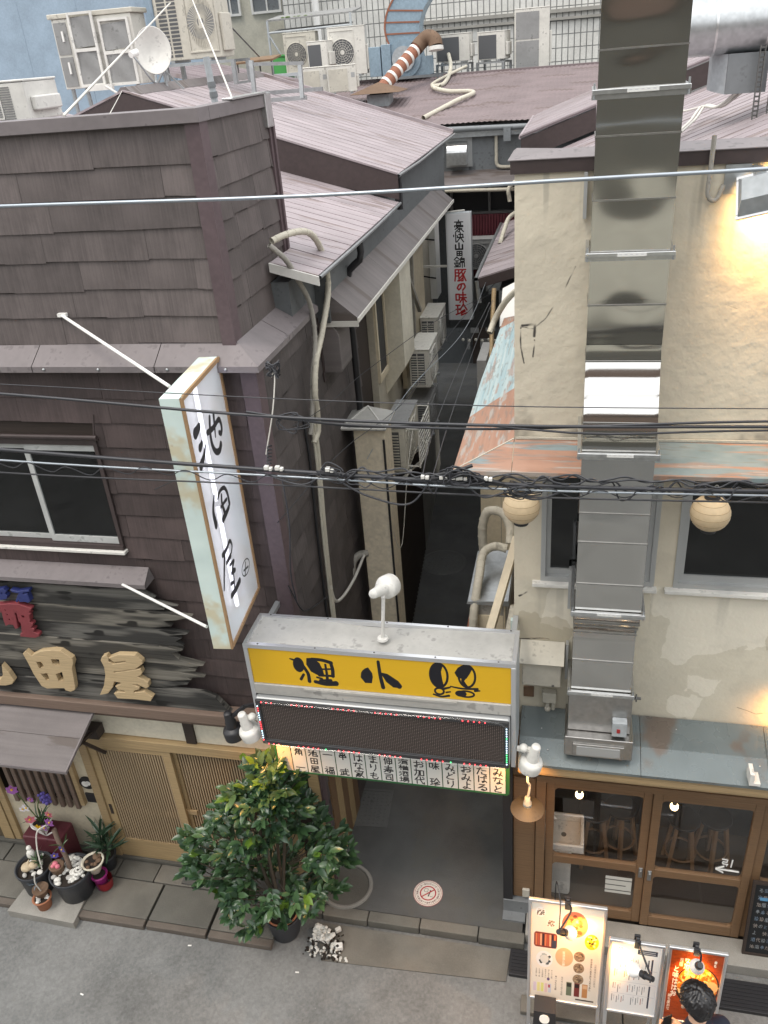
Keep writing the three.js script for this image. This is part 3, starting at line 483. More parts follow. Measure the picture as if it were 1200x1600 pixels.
  put('carved_character', extrude([[-5.054,3.587],[-4.88,3.615],[-4.784,3.618],[-4.663,3.581],[-4.675,3.558],[-4.707,3.54],[-4.691,3.52],[-4.708,3.496],[-4.715,3.444],[-4.731,3.425],[-4.701,3.412],[-4.703,3.397],[-4.738,3.359],[-4.706,3.352],[-4.708,3.336],[-4.732,3.315],[-4.676,3.294],[-4.68,3.269],[-4.725,3.25],[-4.876,3.252],[-4.867,3.28],[-4.827,3.296],[-4.842,3.313],[-4.824,3.39],[-4.824,3.412],[-4.836,3.426],[-4.828,3.524],[-4.848,3.525],[-4.872,3.348],[-4.901,3.338],[-4.909,3.383],[-4.958,3.382],[-4.992,3.364],[-4.993,3.421],[-4.983,3.511],[-5.044,3.536]],
    [[[-4.79, 3.50], [-4.755, 3.495], [-4.765, 3.47], [-4.785, 3.475]], [[-4.95, 3.55], [-4.93, 3.55], [-4.935, 3.535]], [[-4.945, 3.50], [-4.925, 3.50], [-4.93, 3.485]], [[-4.945, 3.445], [-4.92, 3.45], [-4.925, 3.43]]], z, d, 0.003), 'redLetter', G);
  put('carved_character', extrude([[-4.807,3.772],[-4.737,3.76],[-4.622,3.785],[-4.622,3.768],[-4.693,3.752],[-4.699,3.734],[-4.65,3.74],[-4.646,3.662],[-4.674,3.645],[-4.691,3.654],[-4.76,3.649],[-4.758,3.675],[-4.782,3.644],[-4.793,3.651],[-4.751,3.719],[-4.73,3.742],[-4.8,3.751]], [], z, d, 0.003), 'navyLetter', G);
  put('carved_character', extrude([[-4.952,3.762],[-4.879,3.779],[-4.86,3.754],[-4.884,3.724],[-4.867,3.703],[-4.881,3.673],[-4.949,3.654],[-4.983,3.673]], [[[-4.93, 3.735], [-4.90, 3.74], [-4.905, 3.72]]], z, d, 0.003), 'navyLetter', G);
}
// ------------------------------------------------------------------ lit projecting sign
{
  const G = thing('lit_projecting_sign', 'tall white lit box sign with brush characters and rusty frame on the brown house', 'sign');
  const x0 = -2.62, x1 = -2.475, y0 = 3.90, y1 = 5.885, z0 = 0.10, z1 = 0.90, t = 0.022;
  put('housing', [box(x0, x1, y0, y1, z1 - t, z1), box(x0, x1, y0, y1, z0, z0 + t), box(x0, x1, y1 - t, y1 + 0.001, z0 + t, z1 - t), box(x0, x1, y0, y0 + t, z0 + t, z1 - t), box(x0, x0 + 0.012, y0 + t, y1 - t, z0 + t, z1 - t)], 'rusty', G);
  put('edge_frame', [box(x1 - 0.01, x1 + 0.006, y0, y1, z1 - 0.028, z1 + 0.003), box(x1 - 0.01, x1 + 0.006, y0, y1, z0 - 0.003, z0 + 0.028), box(x1 - 0.01, x1 + 0.006, y1 - 0.026, y1 + 0.004, z0 + 0.028, z1 - 0.028), box(x1 - 0.01, x1 + 0.006, y0 - 0.003, y0 + 0.026, z0 + 0.028, z1 - 0.028)], 'rustEdge', G);
  const W = 512, H = 1280;
  const draw = (g, bg, ink) => {
    g.fillStyle = bg; g.fillRect(0, 0, W, H); g.fillStyle = ink; g.strokeStyle = ink; g.lineCap = 'round';
    const s = (pts, a, b) => brush(g, pts, a * 1.7 + 2, b * 1.7 + 2);
    // 池
    for (const [p, a, b] of [[[[130, 173], [102, 179], [71, 182]], 20, 30], [[[126, 250], [109, 256], [92, 260]], 14, 22], [[[163, 278], [119, 310], [62, 335]], 6, 26], [[[274, 190], [257, 229], [243, 271], [248, 326], [279, 364], [326, 376], [354, 360]], 14, 20], [[[215, 240], [294, 250], [393, 250], [405, 297], [383, 315], [362, 303]], 16, 14], [[[330, 200], [319, 246], [303, 296]], 16, 8],
      [[[143, 528], [98, 585], [100, 655]], 10, 24], [[[184, 563], [218, 545], [289, 558], [316, 596], [321, 659]], 9, 15], [[[236, 572], [225, 607], [236, 662]], 12, 14], [[[199, 616], [269, 620], [293, 622]], 9, 10], [[[200, 682], [259, 678], [305, 671]], 20, 14],
      [[[106, 826], [169, 829], [232, 821], [249, 856], [224, 880]], 15, 8], [[[130, 838], [84, 907], [41, 978]], 14, 10], [[[138, 889], [201, 887]], 12, 16], [[[171, 924], [235, 937], [193, 958], [229, 986], [176, 973]], 9, 12], [[[195, 993], [185, 1029], [172, 1072]], 9, 11], [[[143, 1013], [185, 1029]], 12, 9], [[[120, 1068], [193, 1075], [262, 1073]], 18, 20], [[[345, 1066], [418, 1086]], 6, 6], [[[390, 1044], [356, 1096]], 6, 6]]) s(p, a, b);
    g.lineWidth = 7; g.beginPath(); g.ellipse(381, 1068, 66, 40, 0.15, 0, 7); g.stroke();
  };
  const tm = canvasTex(W, H, (g) => draw(g, '#f3f3fa', '#14141c'));
  const face = new THREE.MeshPhysicalMaterial({ map: tm, roughness: 0.55, transmission: 0.5, thickness: 0 });
  const tubeM = new THREE.MeshStandardMaterial({ color: 0xffffff, emissive: new THREE.Color(0.9, 0.92, 1.0), emissiveIntensity: 3 });
  for (const [ya, yb] of [[y0 + 0.08, 4.86], [4.92, y1 - 0.08]]) put('fluorescent_tube', rod([x1 - 0.075, ya, 0.46], [x1 - 0.075, yb, 0.46], 0.016, 0.016, 12), tubeM, G);
  put('inner_reflector', [box(x1 - 0.13, x1 - 0.125, y0 + 0.03, y1 - 0.03, z0 + 0.03, z1 - 0.03)], 'white', G);
  const g = panel([x1 - 0.004, y0 + 0.02, z1 - 0.022], [0, 0, -(z1 - z0 - 0.044)], [0, y1 - y0 - 0.04, 0]);
  put('lit_face', g, face, G, true);
  const an = 0.085, px = -2.475, pz = 0.1; G.rotation.y = an; G.position.set(px - (px * Math.cos(an) + pz * Math.sin(an)), 0, pz - (-px * Math.sin(an) + pz * Math.cos(an))); G.updateMatrixWorld(true);
  const l = new THREE.RectAreaLight(0xdfe2ff, 0.35, 0.74, 1.9); l.position.copy(G.localToWorld(V(x1 + 0.012, (y0 + y1) / 2, 0.5))); l.lookAt(G.localToWorld(V(x1 + 5, (y0 + y1) / 2, 0.5))); scene.add(l); // what the lit face gives its surroundings
  one('support_rod', [rod([-3.70, 6.17, 0.0], [-2.575, 5.89, 0.70], 0.012), box(-3.73, -3.66, 6.16, 6.185, -0.02, 0.012)], 'white', 'upper white stay rod from the shingled wall to the top of the lit sign', 'rod', 'sign stays');
  one('support_rod', [rod([-3.98, 3.87, 0.0], [-2.62, 4.03, 0.82], 0.012), box(-4.02, -3.95, 3.86, 3.885, -0.02, 0.012)], 'white', 'lower white stay rod from the ledge to the foot of the lit sign', 'rod', 'sign stays');
}

// ================================================================== GATE SIGN OVER THE ALLEY
{
  const G = thing('gate_sign', 'yellow and silver box sign with brush characters hung over the alley mouth', 'sign');
  const x0 = -2.42, x1 = -0.335, zb = 0.30, zf = 0.70;
  const top = new THREE.PlaneGeometry(x1 - x0 - 0.06, zf - zb - 0.06, 48, 12).rotateX(-Math.PI / 2).translate((x0 + x1) / 2, 3.782, (zb + zf) / 2);
  { const p = top.attributes.position; for (let i = 0; i < p.count; i++) { const x = p.getX(i), z = p.getZ(i); p.setY(i, 3.782 - 0.022 * Math.exp(-((x + 1.45) ** 2) * 14) - 0.006 * vn(((x + 9) * 0.7) % 1, ((z + 9) * 0.7) % 1, 6, 6, 3) - 0.008 * Math.exp(-((x + 0.9) ** 2) * 30)); } top.computeVertexNormals(); }
  put('top_sheet', top, 'signTop', G);
  put('top_rim', [box(x0, x1, 3.76, 3.795, zf - 0.03, zf + 0.004), box(x0, x1, 3.76, 3.795, zb, zb + 0.03), box(x0, x0 + 0.03, 3.76, 3.796, zb + 0.03, zf - 0.03), box(x1 - 0.03, x1, 3.76, 3.796, zb + 0.03, zf - 0.03)], 'alu', G);
  const rv = []; for (let i = 0; i < 5; i++) rv.push(ball(x0 + 0.12 + i * 0.46, 3.796, zf - 0.012, 0.008, 0.6, 6, 4), ball(x0 + 0.1 + i * 0.48, 3.796, zb + 0.014, 0.008, 0.6, 6, 4)); put('rivet', rv, 'iron', G);
  put('side_frame', [box(x0, x0 + 0.035, 2.80, 3.76, zf - 0.05, zf + 0.006, 0.004), box(x1 - 0.035, x1, 2.78, 3.76, zf - 0.05, zf + 0.006, 0.004)], 'alu', G);
  put('housing', [box(x0 + 0.002, x0 + 0.012, 2.80, 3.76, zb, zf - 0.051), box(x1 - 0.012, x1 - 0.002, 2.80, 3.76, zb, zf - 0.051), box(x0 + 0.012, x1 - 0.012, 2.80, 3.76, zb, zb + 0.01), box(x0 + 0.012, x1 - 0.012, 2.80, 2.815, zb + 0.01, zf - 0.05)], 'paleGreyMetal', G);
  // yellow face with black brush lettering
  const W = 2048, H = 340;
  const t = canvasTex(W, H, (g) => {
    g.fillStyle = '#d8ab1e'; g.fillRect(0, 0, W, H); const rn = mulberry(8); for (let i = 0; i < 500; i++) { g.fillStyle = rn() < 0.5 ? 'rgba(150,105,5,.05)' : 'rgba(255,220,90,.05)'; g.fillRect(rn() * W, rn() * H, 6 + rn() * 80, 1 + rn() * 3); }
    g.fillStyle = g.strokeStyle = '#15151d'; g.lineCap = g.lineJoin = 'round'; g.translate(0, 170); g.scale(1, 1.16); g.translate(0, -162);
    const P = (pts) => { g.beginPath(); pts.forEach((p, i) => (i ? g.lineTo(p[0], p[1]) : g.moveTo(p[0], p[1]))); g.closePath(); g.fill(); g.lineWidth = 8; g.stroke(); };
    const s = (pts, a, b) => brush(g, pts, a * 1.2 + 2, b * 1.2 + 2), E = (x, y, a, b, r) => { g.beginPath(); g.ellipse(x, y, a, b, r, 0, 7); g.fill(); };
    // first character
    E(402, 128, 46, 62, 0.05); s([[338, 82], [372, 92]], 8, 14); s([[436, 130], [470, 200], [472, 262]], 20, 24); s([[404, 250], [432, 208]], 18, 16);
    P([[478, 70], [520, 66], [572, 100], [590, 150], [598, 195], [560, 205], [500, 175], [470, 120]]); s([[520, 72], [600, 74], [672, 90]], 20, 22); s([[668, 92], [676, 150], [672, 200]], 22, 24); s([[590, 150], [670, 142]], 10, 10); s([[560, 205], [672, 200]], 14, 14); s([[622, 110], [624, 200], [622, 250]], 14, 20);
    s([[540, 222], [580, 232]], 12, 12); s([[520, 262], [600, 272], [690, 262]], 22, 34); s([[560, 246], [650, 240]], 12, 20);
    // second
    P([[938, 118], [962, 108], [988, 150], [990, 180], [978, 230], [930, 232], [900, 190], [908, 150]]); E(944, 176, 42, 58, 0); s([[1048, 52], [1054, 160], [1068, 260]], 20, 26); P([[1072, 142], [1110, 148], [1190, 200], [1216, 238], [1200, 252], [1150, 250], [1100, 210], [1078, 170]]); s([[1076, 152], [1196, 240]], 22, 34);
    // third
    const ring = (x, y, a, b, w) => { g.lineWidth = w; g.beginPath(); g.ellipse(x, y, a, b, 0, 0, 7); g.stroke(); };
    ring(1510, 122, 66, 96, 18); P([[1448, 122], [1460, 50], [1500, 26], [1540, 40], [1524, 90], [1530, 150], [1540, 205], [1510, 225], [1470, 190]]); ring(1508, 252, 34, 26, 16); s([[1462, 282], [1520, 296], [1580, 284]], 10, 14); s([[1540, 230], [1590, 214]], 16, 10); s([[1560, 258], [1592, 250]], 10, 8);
    ring(1722, 112, 62, 88, 17); P([[1634, 90], [1660, 50], [1700, 24], [1760, 50], [1740, 90], [1716, 128], [1690, 135], [1650, 120]]); s([[1700, 130], [1690, 150], [1720, 200]], 20, 16); s([[1596, 205], [1680, 215], [1800, 208]], 8, 14); s([[1780, 226], [1815, 222]], 14, 8); ring(1712, 258, 60, 24, 15); E(1672, 258, 44, 26, 0);
  });
  put('yellow_panel', panel([x0 + 0.036, 3.415, zf - 0.004], [x1 - x0 - 0.072, 0, 0], [0, 0.343, 0]), printMat(t, 0.35), G, true);
  put('divider_bar', [box(x0 + 0.035, x1 - 0.035, 3.31, 3.412, zf - 0.05, zf + 0.012, 0.006), box(x0 + 0.45, x0 + 1.65, 3.385, 3.405, zf + 0.012, zf + 0.02)], 'signTop', G);
  // moving-letter display
  const led = canvasTex(2048, 460, (g) => { g.fillStyle = '#2c2421'; g.fillRect(0, 0, 2048, 460); for (let y = 0; y < 24; y++) for (let x = 0; x < 128; x++) { g.fillStyle = (x + y) % 3 ? '#7d716b' : '#90857f'; g.beginPath(); g.arc(8 + x * 16, 10 + y * 19, 4.2, 0, 7); g.fill(); } });
  put('display_case', [box(x0 + 0.04, x1 - 0.04, 2.82, 3.30, zf - 0.05, zf + 0.05, 0.02), box(x0 + 0.05, x1 - 0.05, 2.83, 3.29, zf + 0.05, zf + 0.056)], 'aluFrame', G);
  put('display', panel([x0 + 0.085, 2.875, zf + 0.058], [x1 - x0 - 0.17, 0, 0], [0, 0.375, 0]), printMat(led, 0.3), G, true);
  put('display_rim', [box(x0 + 0.045, x1 - 0.045, 2.828, 2.87, zf + 0.05, zf + 0.074, 0.008), box(x0 + 0.045, x1 - 0.045, 3.255, 3.297, zf + 0.05, zf + 0.074, 0.008), box(x0 + 0.045, x0 + 0.083, 2.871, 3.254, zf + 0.05, zf + 0.074, 0.008), box(x1 - 0.083, x1 - 0.045, 2.871, 3.254, zf + 0.05, zf + 0.074, 0.008)], 'boardBlack', G);
  const E = (c, i) => new THREE.MeshStandardMaterial({ color: 0x402020, emissive: new THREE.Color(...c), emissiveIntensity: i });
  const reds = [], greens = [], whites = [], dot = (x, y, l) => l.push(ball(x, y, zf + 0.08, 0.006, 1, 6, 4));
  for (const y of [2.842, 3.285]) for (let x = x0 + 0.08; x < x1 - 0.08; x += 0.021) { const k = Math.floor((x - x0) / 0.021); const m = k % 16; if (m < 9 && k % 2 === 0) dot(x, y, reds); else if (m === 11 && y < 3 && k % 3 === 0) dot(x, y, greens); else if (m === 13 && k % 4 === 0) dot(x, y, whites); }
  for (let y = 2.88; y < 3.26; y += 0.024) { dot(x0 + 0.062, y, rnd() < 0.7 ? reds : whites); dot(x1 - 0.062, y, rnd() < 0.6 ? whites : greens); }
  put('led_string', reds, E([1, 0.06, 0.07], 2.2), G); put('led_string', greens, E([0.1, 1, 0.3], 1.5), G); put('led_string', whites, E([0.6, 0.85, 1], 1.6), G);
  put('clear_tube', tube([[x0 + 0.062, 3.25, zf + 0.08], [x0 + 0.062, 2.86, zf + 0.08], [x0 + 0.1, 2.842, zf + 0.08], [-1.4, 2.842, zf + 0.082], [x1 - 0.1, 2.842, zf + 0.08], [x1 - 0.062, 2.87, zf + 0.08], [x1 - 0.062, 3.25, zf + 0.08], [x1 - 0.1, 3.285, zf + 0.08], [-1.4, 3.285, zf + 0.082], [x0 + 0.1, 3.285, zf + 0.08]], 0.011, 90, 6), 'glass', G);
  put('bracket', [bar([x0 + 0.05, 3.70, zb], [x0 + 0.05, 3.70, 0.02], 0.04), bar([x1 - 0.05, 3.70, zb], [x1 - 0.05, 3.70, 0.01], 0.04), bar([x0 + 0.05, 2.9, zb], [x0 + 0.05, 2.9, 0.02], 0.04), bar([x1 - 0.05, 2.9, zb], [x1 - 0.05, 2.9, 0.01], 0.04)], 'aluFrame', G);
}
{ // board with the names of the bars
  const G = thing('name_board', 'white board listing bar names in green framed columns under the yellow sign', 'sign');
  const x0 = -2.385, x1 = -0.425, y0 = 2.285, y1 = 2.66, z = 0.53, names = ['', '角 一', '池田屋', '一 福', '串 武', 'はな家', 'まりも', '伸寿司', '濱横酒場', 'お加代', '味 珍', 'みどり', 'おみよ', 'たばる', 'みなと'];
  put('frame', [box(x0 - 0.012, x1 + 0.012, y0 - 0.014, y0, z - 0.05, z + 0.006), box(x0 - 0.014, x0, y0, y1, z - 0.05, z + 0.006), box(x1, x1 + 0.026, y0, y1, z - 0.05, z + 0.006), box(x0, x1, y0, y1, z - 0.05, z - 0.004)], 'signGreen', G);
  const cw = (x1 - x0) / 15;
  names.forEach((s, i) => {
    const t = canvasTex(128, 384, (g) => {
      g.fillStyle = i ? '#d9dad6' : '#e2cdb4'; g.fillRect(0, 0, 128, 384); g.strokeStyle = i ? '#141418' : '#b79d86';  // first column: faded strokes, glow of the left lamp painted into its warm ground
      if (!i) { g.lineWidth = 7; for (let k = 0; k < 4; k++) { g.beginPath(); g.moveTo(70, 70 + k * 80); g.lineTo(50, 100 + k * 80); g.stroke(); } }
      const n = s.length, top = 96, bot = 374, h = Math.min(92, (bot - top) / n - 8); [...s].forEach((c, k) => glyph(g, c, 24, n === 1 ? 150 : top + (bot - top - h) * k / (n - 1), 80, h, n > 3 ? 8.5 : 10.5));
    });
    put('name_panel', panel([x0 + cw * i + 0.004, y0 + 0.003, z + 0.002], [cw - 0.008, 0, 0], [0, y1 - y0 - 0.006, 0]), printMat(t, 0.4), G, true);
  });
  put('hanger', [box(x0 + 0.2, x0 + 0.23, y1, 2.80, z - 0.03, z - 0.01), box(x1 - 0.23, x1 - 0.2, y1, 2.80, z - 0.03, z - 0.01)], 'aluFrame', G);
}
// ------------------------------------------------------------------ lamps on the gate sign
function spotLamp(name, label, at, dir, m, light, power) { // bell-shaped outdoor spot; dir = where it points
  const G = thing(name, label, 'lamp', at, { group: undefined });
  const q = new THREE.Quaternion().setFromUnitVectors(V(0, -1, 0), V(...dir).normalize()), T1 = (g) => g.applyQuaternion(q);
  put('shade', T1(lathe([[0.075, -0.085], [0.088, -0.08], [0.090, -0.01], [0.080, 0.015], [0.045, 0.03], [0.044, 0.032]], 28)), m, G);
  put('socket', [T1(lathe([[0.047, 0.02], [0.050, 0.03], [0.046, 0.09], [0.040, 0.10], [0.036, 0.17], [0.030, 0.185], [0.001, 0.19]], 22))], m, G);
  put('reflector', T1(lathe([[0.074, -0.083], [0.07, -0.02], [0.03, 0.02]], 24)), M.stainlessDull, G).material = M.whiteWorn;
  put('bulb', T1(ball(0, -0.03, 0, 0.034, 1.2, 14, 10)), light ? M.bulb : M.frosted, G);
  if (light) { const s = new THREE.SpotLight(0xffb45a, power, 0, 1.05, 0.6); s.position.set(0, 0, 0).add(V(...dir).normalize().multiplyScalar(0.085)); const tg = new THREE.Object3D(); tg.name = 'lamp_target'; s.shadow.radius = 2; s.castShadow = true; s.position.add(V(...at)); s.target.position.copy(s.position).add(V(...dir)); scene.add(s, s.target); s.target.name = 'lamp_target'; }
  return G;
}
{
  const a = spotLamp('spot_lamp', 'white bell lamp on a short post standing on top of the yellow sign', [-1.32, 4.20, 0.42], [0.35, -0.3, -1], 'whiteWorn', false);
  put('post', [rod([-0.0, -0.02, 0.08], [-0.03, -0.40, 0.10], 0.014), rod([-0.03, -0.405, 0.10], [-0.03, -0.39, 0.10], 0.045, 0.04, 14), bar([0, 0.01, 0.06], [0, -0.03, 0.1], 0.025)], 'whiteWorn', a);
  const b = spotLamp('spot_lamp', 'white bell lamp pointing down at the left end of the yellow sign', [-2.50, 2.92, 0.72], [0.18, -1, -0.1], 'whiteWorn', true, 1.6);
  put('arm', [bar([-0.0, 0.13, 0.0], [0.1, 0.12, -0.02], 0.03), ball(0.05, 0.14, 0, 0.035)], 'whiteWorn', b);
  const c = spotLamp('spot_lamp', 'black bell lamp pointing down left of the white lamp over the potted tree', [-2.70, 2.80, 0.62], [0.12, -1, 0], 'rubber', false);
  put('arm', [bar([0, 0.13, 0], [0.12, 0.22, -0.05], 0.028), bar([0.12, 0.22, -0.05], [0.26, 0.24, -0.1], 0.022)], 'rubber', c);
  const d = spotLamp('spot_lamp', 'white bell lamp pointing down at the right end of the yellow sign', [-0.215, 2.86, 0.70], [-0.2, -1, -0.1], 'whiteWorn', true, 1.8);
  put('arm', [bar([0.0, 0.12, 0], [-0.11, 0.12, 0.0], 0.03), ball(-0.06, 0.13, 0, 0.035)], 'whiteWorn', d);
  const e = spotLamp('spot_lamp', 'lit white bell lamp on the canopy past the right edge of the view', [1.86, 3.0, 0.30], [-0.25, -0.15, -1], 'whiteWorn', true, 1.5); put('arm', [bar([0, 0, 0.12], [0, -0.28, 0.1], 0.03)], 'whiteWorn', e);
  const P = thing('pendant_lamp', 'flat rusty metal shade hanging on a pale cord by the timber post', 'lamp', [-0.25, 2.16, 0.55]);
  put('shade', lathe([[0.135, 0], [0.138, 0.003], [0.06, 0.035], [0.03, 0.045]], 32), 'shadeBrown', P);
  put('socket', lathe([[0.001, 0.14], [0.022, 0.138], [0.024, 0.09], [0.034, 0.08], [0.036, 0.042], [0.001, 0.04]], 18), 'lagging', P);
  put('cord', tube([[0, 0.13, 0], [0.012, 0.2, 0], [0.015, 0.28, 0.0], [0.0, 0.34, 0.02], [0.0, 0.42, -0.07]], 0.011), 'lagging', P);
  put('bulb', ball(0, 0.005, 0, 0.03), 'frosted', P);
}

// ================================================================== RIGHT BUILDING (cream render)
T.front = tex(1024, 1280, null, (u, v) => {
  const X = u * 3.6 - 0.42, Y = v * 4.5 + 2.7, n1 = fbm(u, v, 9, 11, 5, 201), n2 = fbm(u, v, 40, 50, 3, 205), wx = (n1 - 0.5) * 0.16 + (n2 - 0.5) * 0.05, wy = (n2 - 0.5) * 0.12, x = X + wx, y = Y + wy;
  const inP = (p) => { let c = false; for (let i = 0, j = p.length - 1; i < p.length; j = i++) if ((p[i][1] > y) !== (p[j][1] > y) && x < ((p[j][0] - p[i][0]) * (y - p[i][1])) / (p[j][1] - p[i][1]) + p[i][0]) c = !c; return c; };
  let c = [0.60, 0.545, 0.435].map((k) => k * (0.88 + 0.26 * n1));
  if (Y < 4.05) {
    c = [0.60, 0.555, 0.45].map((k) => k * (0.86 + 0.26 * n1));
    const pale = [[[0.62, 4.05], [3.4, 4.05], [3.4, 3.78], [1.9, 3.72], [1.55, 3.58], [1.25, 3.5], [0.98, 3.42], [0.9, 3.35], [0.72, 3.36], [0.78, 3.75], [0.66, 3.8]], [[0.94, 3.22], [1.19, 3.2], [1.17, 3.08], [1.05, 3.02], [0.93, 3.1]], [[0.82, 3.05], [1.07, 3.0], [1.02, 2.78], [0.85, 2.79], [0.8, 2.92]], [[-0.1, 4.0], [0.1, 4.0], [0.1, 3.6], [-0.2, 3.65]]];
    if (pale.some(inP)) c = [0.70, 0.655, 0.55].map((k) => k * (0.9 + 0.18 * n1));
    const dark = [[[1.5, 3.75], [1.68, 3.8], [1.62, 3.55], [1.5, 3.5]], [[-0.36, 3.75], [-0.1, 3.72], [0.05, 3.6], [-0.05, 3.35], [-0.38, 3.4]]]; if (dark.some(inP)) c = c.map((k, i) => k * [0.82, 0.8, 0.76][i]);
  }
  const d = fbm(u, v, 14, 20, 4, 211); // soot and lichen specks
  const band = Y > 5.2 && Y < 5.75 ? sst(5.75, 5.25, Y) : 0, g = sst(0.58 - band * 0.16, 0.72, d) * (0.25 + 0.6 * band) * (0.4 + 0.8 * n2);
  c = mix3(c, [0.14, 0.13, 0.115], clamp(g * (0.45 + 0.55 * band), 0, 0.8));
  const drip = sst(0.60, 0.74, fbm(u, v, 50, 3, 3, 241)) * Math.max(sst(6.2, 6.95, Y), Y < 4.02 ? sst(3.4, 4.0, Y) * 0.6 : 0); c = mix3(c, [0.20, 0.19, 0.165], drip * 0.4);
  const crack = (pts, w) => { let m = 9; for (let i = 0; i + 1 < pts.length; i++) { const [a, b] = [pts[i], pts[i + 1]], dx = b[0] - a[0], dy = b[1] - a[1], t = clamp(((X - a[0]) * dx + (Y - a[1]) * dy) / (dx * dx + dy * dy), 0, 1); m = Math.min(m, Math.hypot(X + wx * 0.16 - a[0] - dx * t, Y + wy * 0.16 - a[1] - dy * t)); } return sst(w * 1.15, w * 0.4, m) * sst(0.3, 0.52, fbm(u, v, 46, 56, 2, 217)); };
  const k = Math.max(crack([[-0.36, 3.9], [-0.29, 3.95], [-0.24, 4.02], [-0.18, 4.06]], 0.010), crack([[-0.02, 6.42], [-0.1, 6.25], [-0.2, 6.1], [-0.28, 6.03], [-0.36, 6.04]], 0.005) * 0.8, crack([[-0.35, 6.05], [-0.27, 6.06], [-0.27, 5.98]], 0.011), crack([[-0.36, 6.03], [-0.36, 5.9], [-0.34, 5.8]], 0.006), crack([[-0.27, 5.95], [-0.28, 5.84]], 0.006), crack([[-0.36, 3.48], [-0.2, 3.5], [-0.1, 3.49]], 0.006), crack([[0.8, 6.2], [1.1, 6.1], [1.6, 6.12]], 0.003) * 0.5, crack([[1.35, 2.95], [1.5, 2.9], [1.6, 2.92]], 0.004) * 0.6);
  return mix3(c, [0.05, 0.045, 0.04], k);
});
T.front.wrapS = T.front.wrapT = THREE.ClampToEdgeWrapping;
T.frontB = tex(1024, 1024, [1.3, 1.3], (u, v) => 0.55 * fbm(u, v, 12, 12, 4, 221) + 0.45 * fbm(u, v, 60, 60, 2, 225), false);
T.frontB.repeat.set(3.6 / 1.3, 4.5 / 1.3); mat('front', [1, 1, 1], 0.9, { map: T.front, bumpMap: T.frontB, bumpScale: 0.004 });
mat('sideCream', [0.60, 0.55, 0.45], 0.9, { map: T.plaster, ...B });
const RB = thing('rendered_building', 'two storey cream rendered restaurant building on the right of the alley', 'building');
{
  const fu = (g) => { g = prep(g); const p = g.attributes.position, uv = g.attributes.uv; for (let i = 0; i < p.count; i++) uv.setXY(i, (p.getX(i) + 0.42) / 3.6, (p.getY(i) - 2.7) / 4.5); return g; };
  const relief = (x0, x1, y0, y1) => { // uneven trowelled face
    const nx = Math.max(2, Math.round((x1 - x0) / 0.015)), ny = Math.max(2, Math.round((y1 - y0) / 0.015)), g = new THREE.PlaneGeometry(x1 - x0, y1 - y0, nx, ny).translate((x0 + x1) / 2, (y0 + y1) / 2, 0), p = g.attributes.position;
    for (let i = 0; i < p.count; i++) { const x = p.getX(i), y = p.getY(i), u = (((x + 10) / 1.7) % 1), v = (((y + 10) / 1.7) % 1); p.setZ(i, -0.005 + (y > 5 ? 0.004 * fbm(u, v, 34, 38, 2, 231) : 0.004 * fbm(u, v, 9, 9, 3, 231))); }
    g.computeVertexNormals(); const n = prep(g); return fu(n);
  };
  const R = [[-0.40, 6, 5.0, 7.0], [-0.40, -0.2, 4.06, 5.0], [0.63, 0.765, 4.06, 5.0], [2.7, 6, 4.06, 5.0], [-0.40, 6, 2.70, 4.06]];
  put('front_wall', R.map(([a, b, c, d]) => fu(box(a, b, c, d, -0.22, -0.006))).reduce((l, g) => (l.push(g), l), []).map((g) => g), 'sideCream', RB);
  put('front_render', mergeGeometries(R.map(([a, b, c, d]) => relief(a, Math.min(b, 3.2), c, d))), 'front', RB, true);
  put('side_wall', [box(-0.402, -0.2, 2.7, 6.2, -3.2, -0.223), box(-0.402, -0.2, 6.2, 7.0, -0.46, -0.223), box(-0.402, 6, 2.55, 2.698, -3.2, -0.05), box(-0.402, -0.3, 0.1, 2.55, -3.2, -0.05), box(-0.2, 6, 2.7, 5.9, -3.2, -3.0)], 'sideCream', RB);
  put('parapet_trim', [box(-0.425, 6, 6.985, 7.06, -0.1, 0.022), box(-0.425, -0.36, 6.985, 7.06, -0.46, -0.101)], 'trimDark', RB);
  put('parapet_cap', [hexa([[-0.44, 7.061, 0.03], [6, 7.061, 0.03], [6, 7.061, -0.14], [-0.14, 7.061, -0.14], [-0.44, 7.066, 0.03], [6, 7.066, 0.03], [6, 7.10, -0.14], [-0.14, 7.10, -0.14]]), hexa([[-0.44, 7.061, 0.029], [-0.14, 7.061, -0.141], [-0.42, 7.061, -0.47], [-0.44, 7.061, -0.47], [-0.44, 7.066, 0.029], [-0.14, 7.10, -0.141], [-0.42, 7.08, -0.47], [-0.44, 7.066, -0.47]])], 'flare', RB);
  // painted sheet metal skirt under the upper storey, wrapping round the corner
  const yi = 5.245, yo = 5.125, zo = 0.29, xo = -0.80, zb = -3.15;
  const uvF = (g) => { const p = g.attributes.position, uv = g.attributes.uv; for (let i = 0; i < p.count; i++) uv.setXY(i, (p.getX(i) + 0.8) / 3.6, p.getZ(i) / 0.29); return g; }, uvS = (g) => { const p = g.attributes.position, uv = g.attributes.uv; for (let i = 0; i < p.count; i++) uv.setXY(i, (p.getX(i) + 0.8) / 0.4, (0.29 - p.getZ(i)) / 3.44); return g; };
  const em = [-0.79, yo + 0.02, -1.4], ee = [-0.74, yo + 0.05, zb], dn = (p) => [p[0], p[1] - 0.03, p[2]], co = [xo, yo, zo], ci = [-0.402, yi, 0.002], cb = [-0.402, yi, zb];
  put('skirt_panel', uvS(poly([[co, ci, em], [em, ci, cb], [em, cb, ee], [dn(co), co, em, dn(em)], [dn(em), em, ee, dn(ee)], [dn(co), dn(em), dn(ee), dn(cb), dn(ci)], [dn(ee), ee, cb, dn(cb)]])), 'paintSide', RB, true);
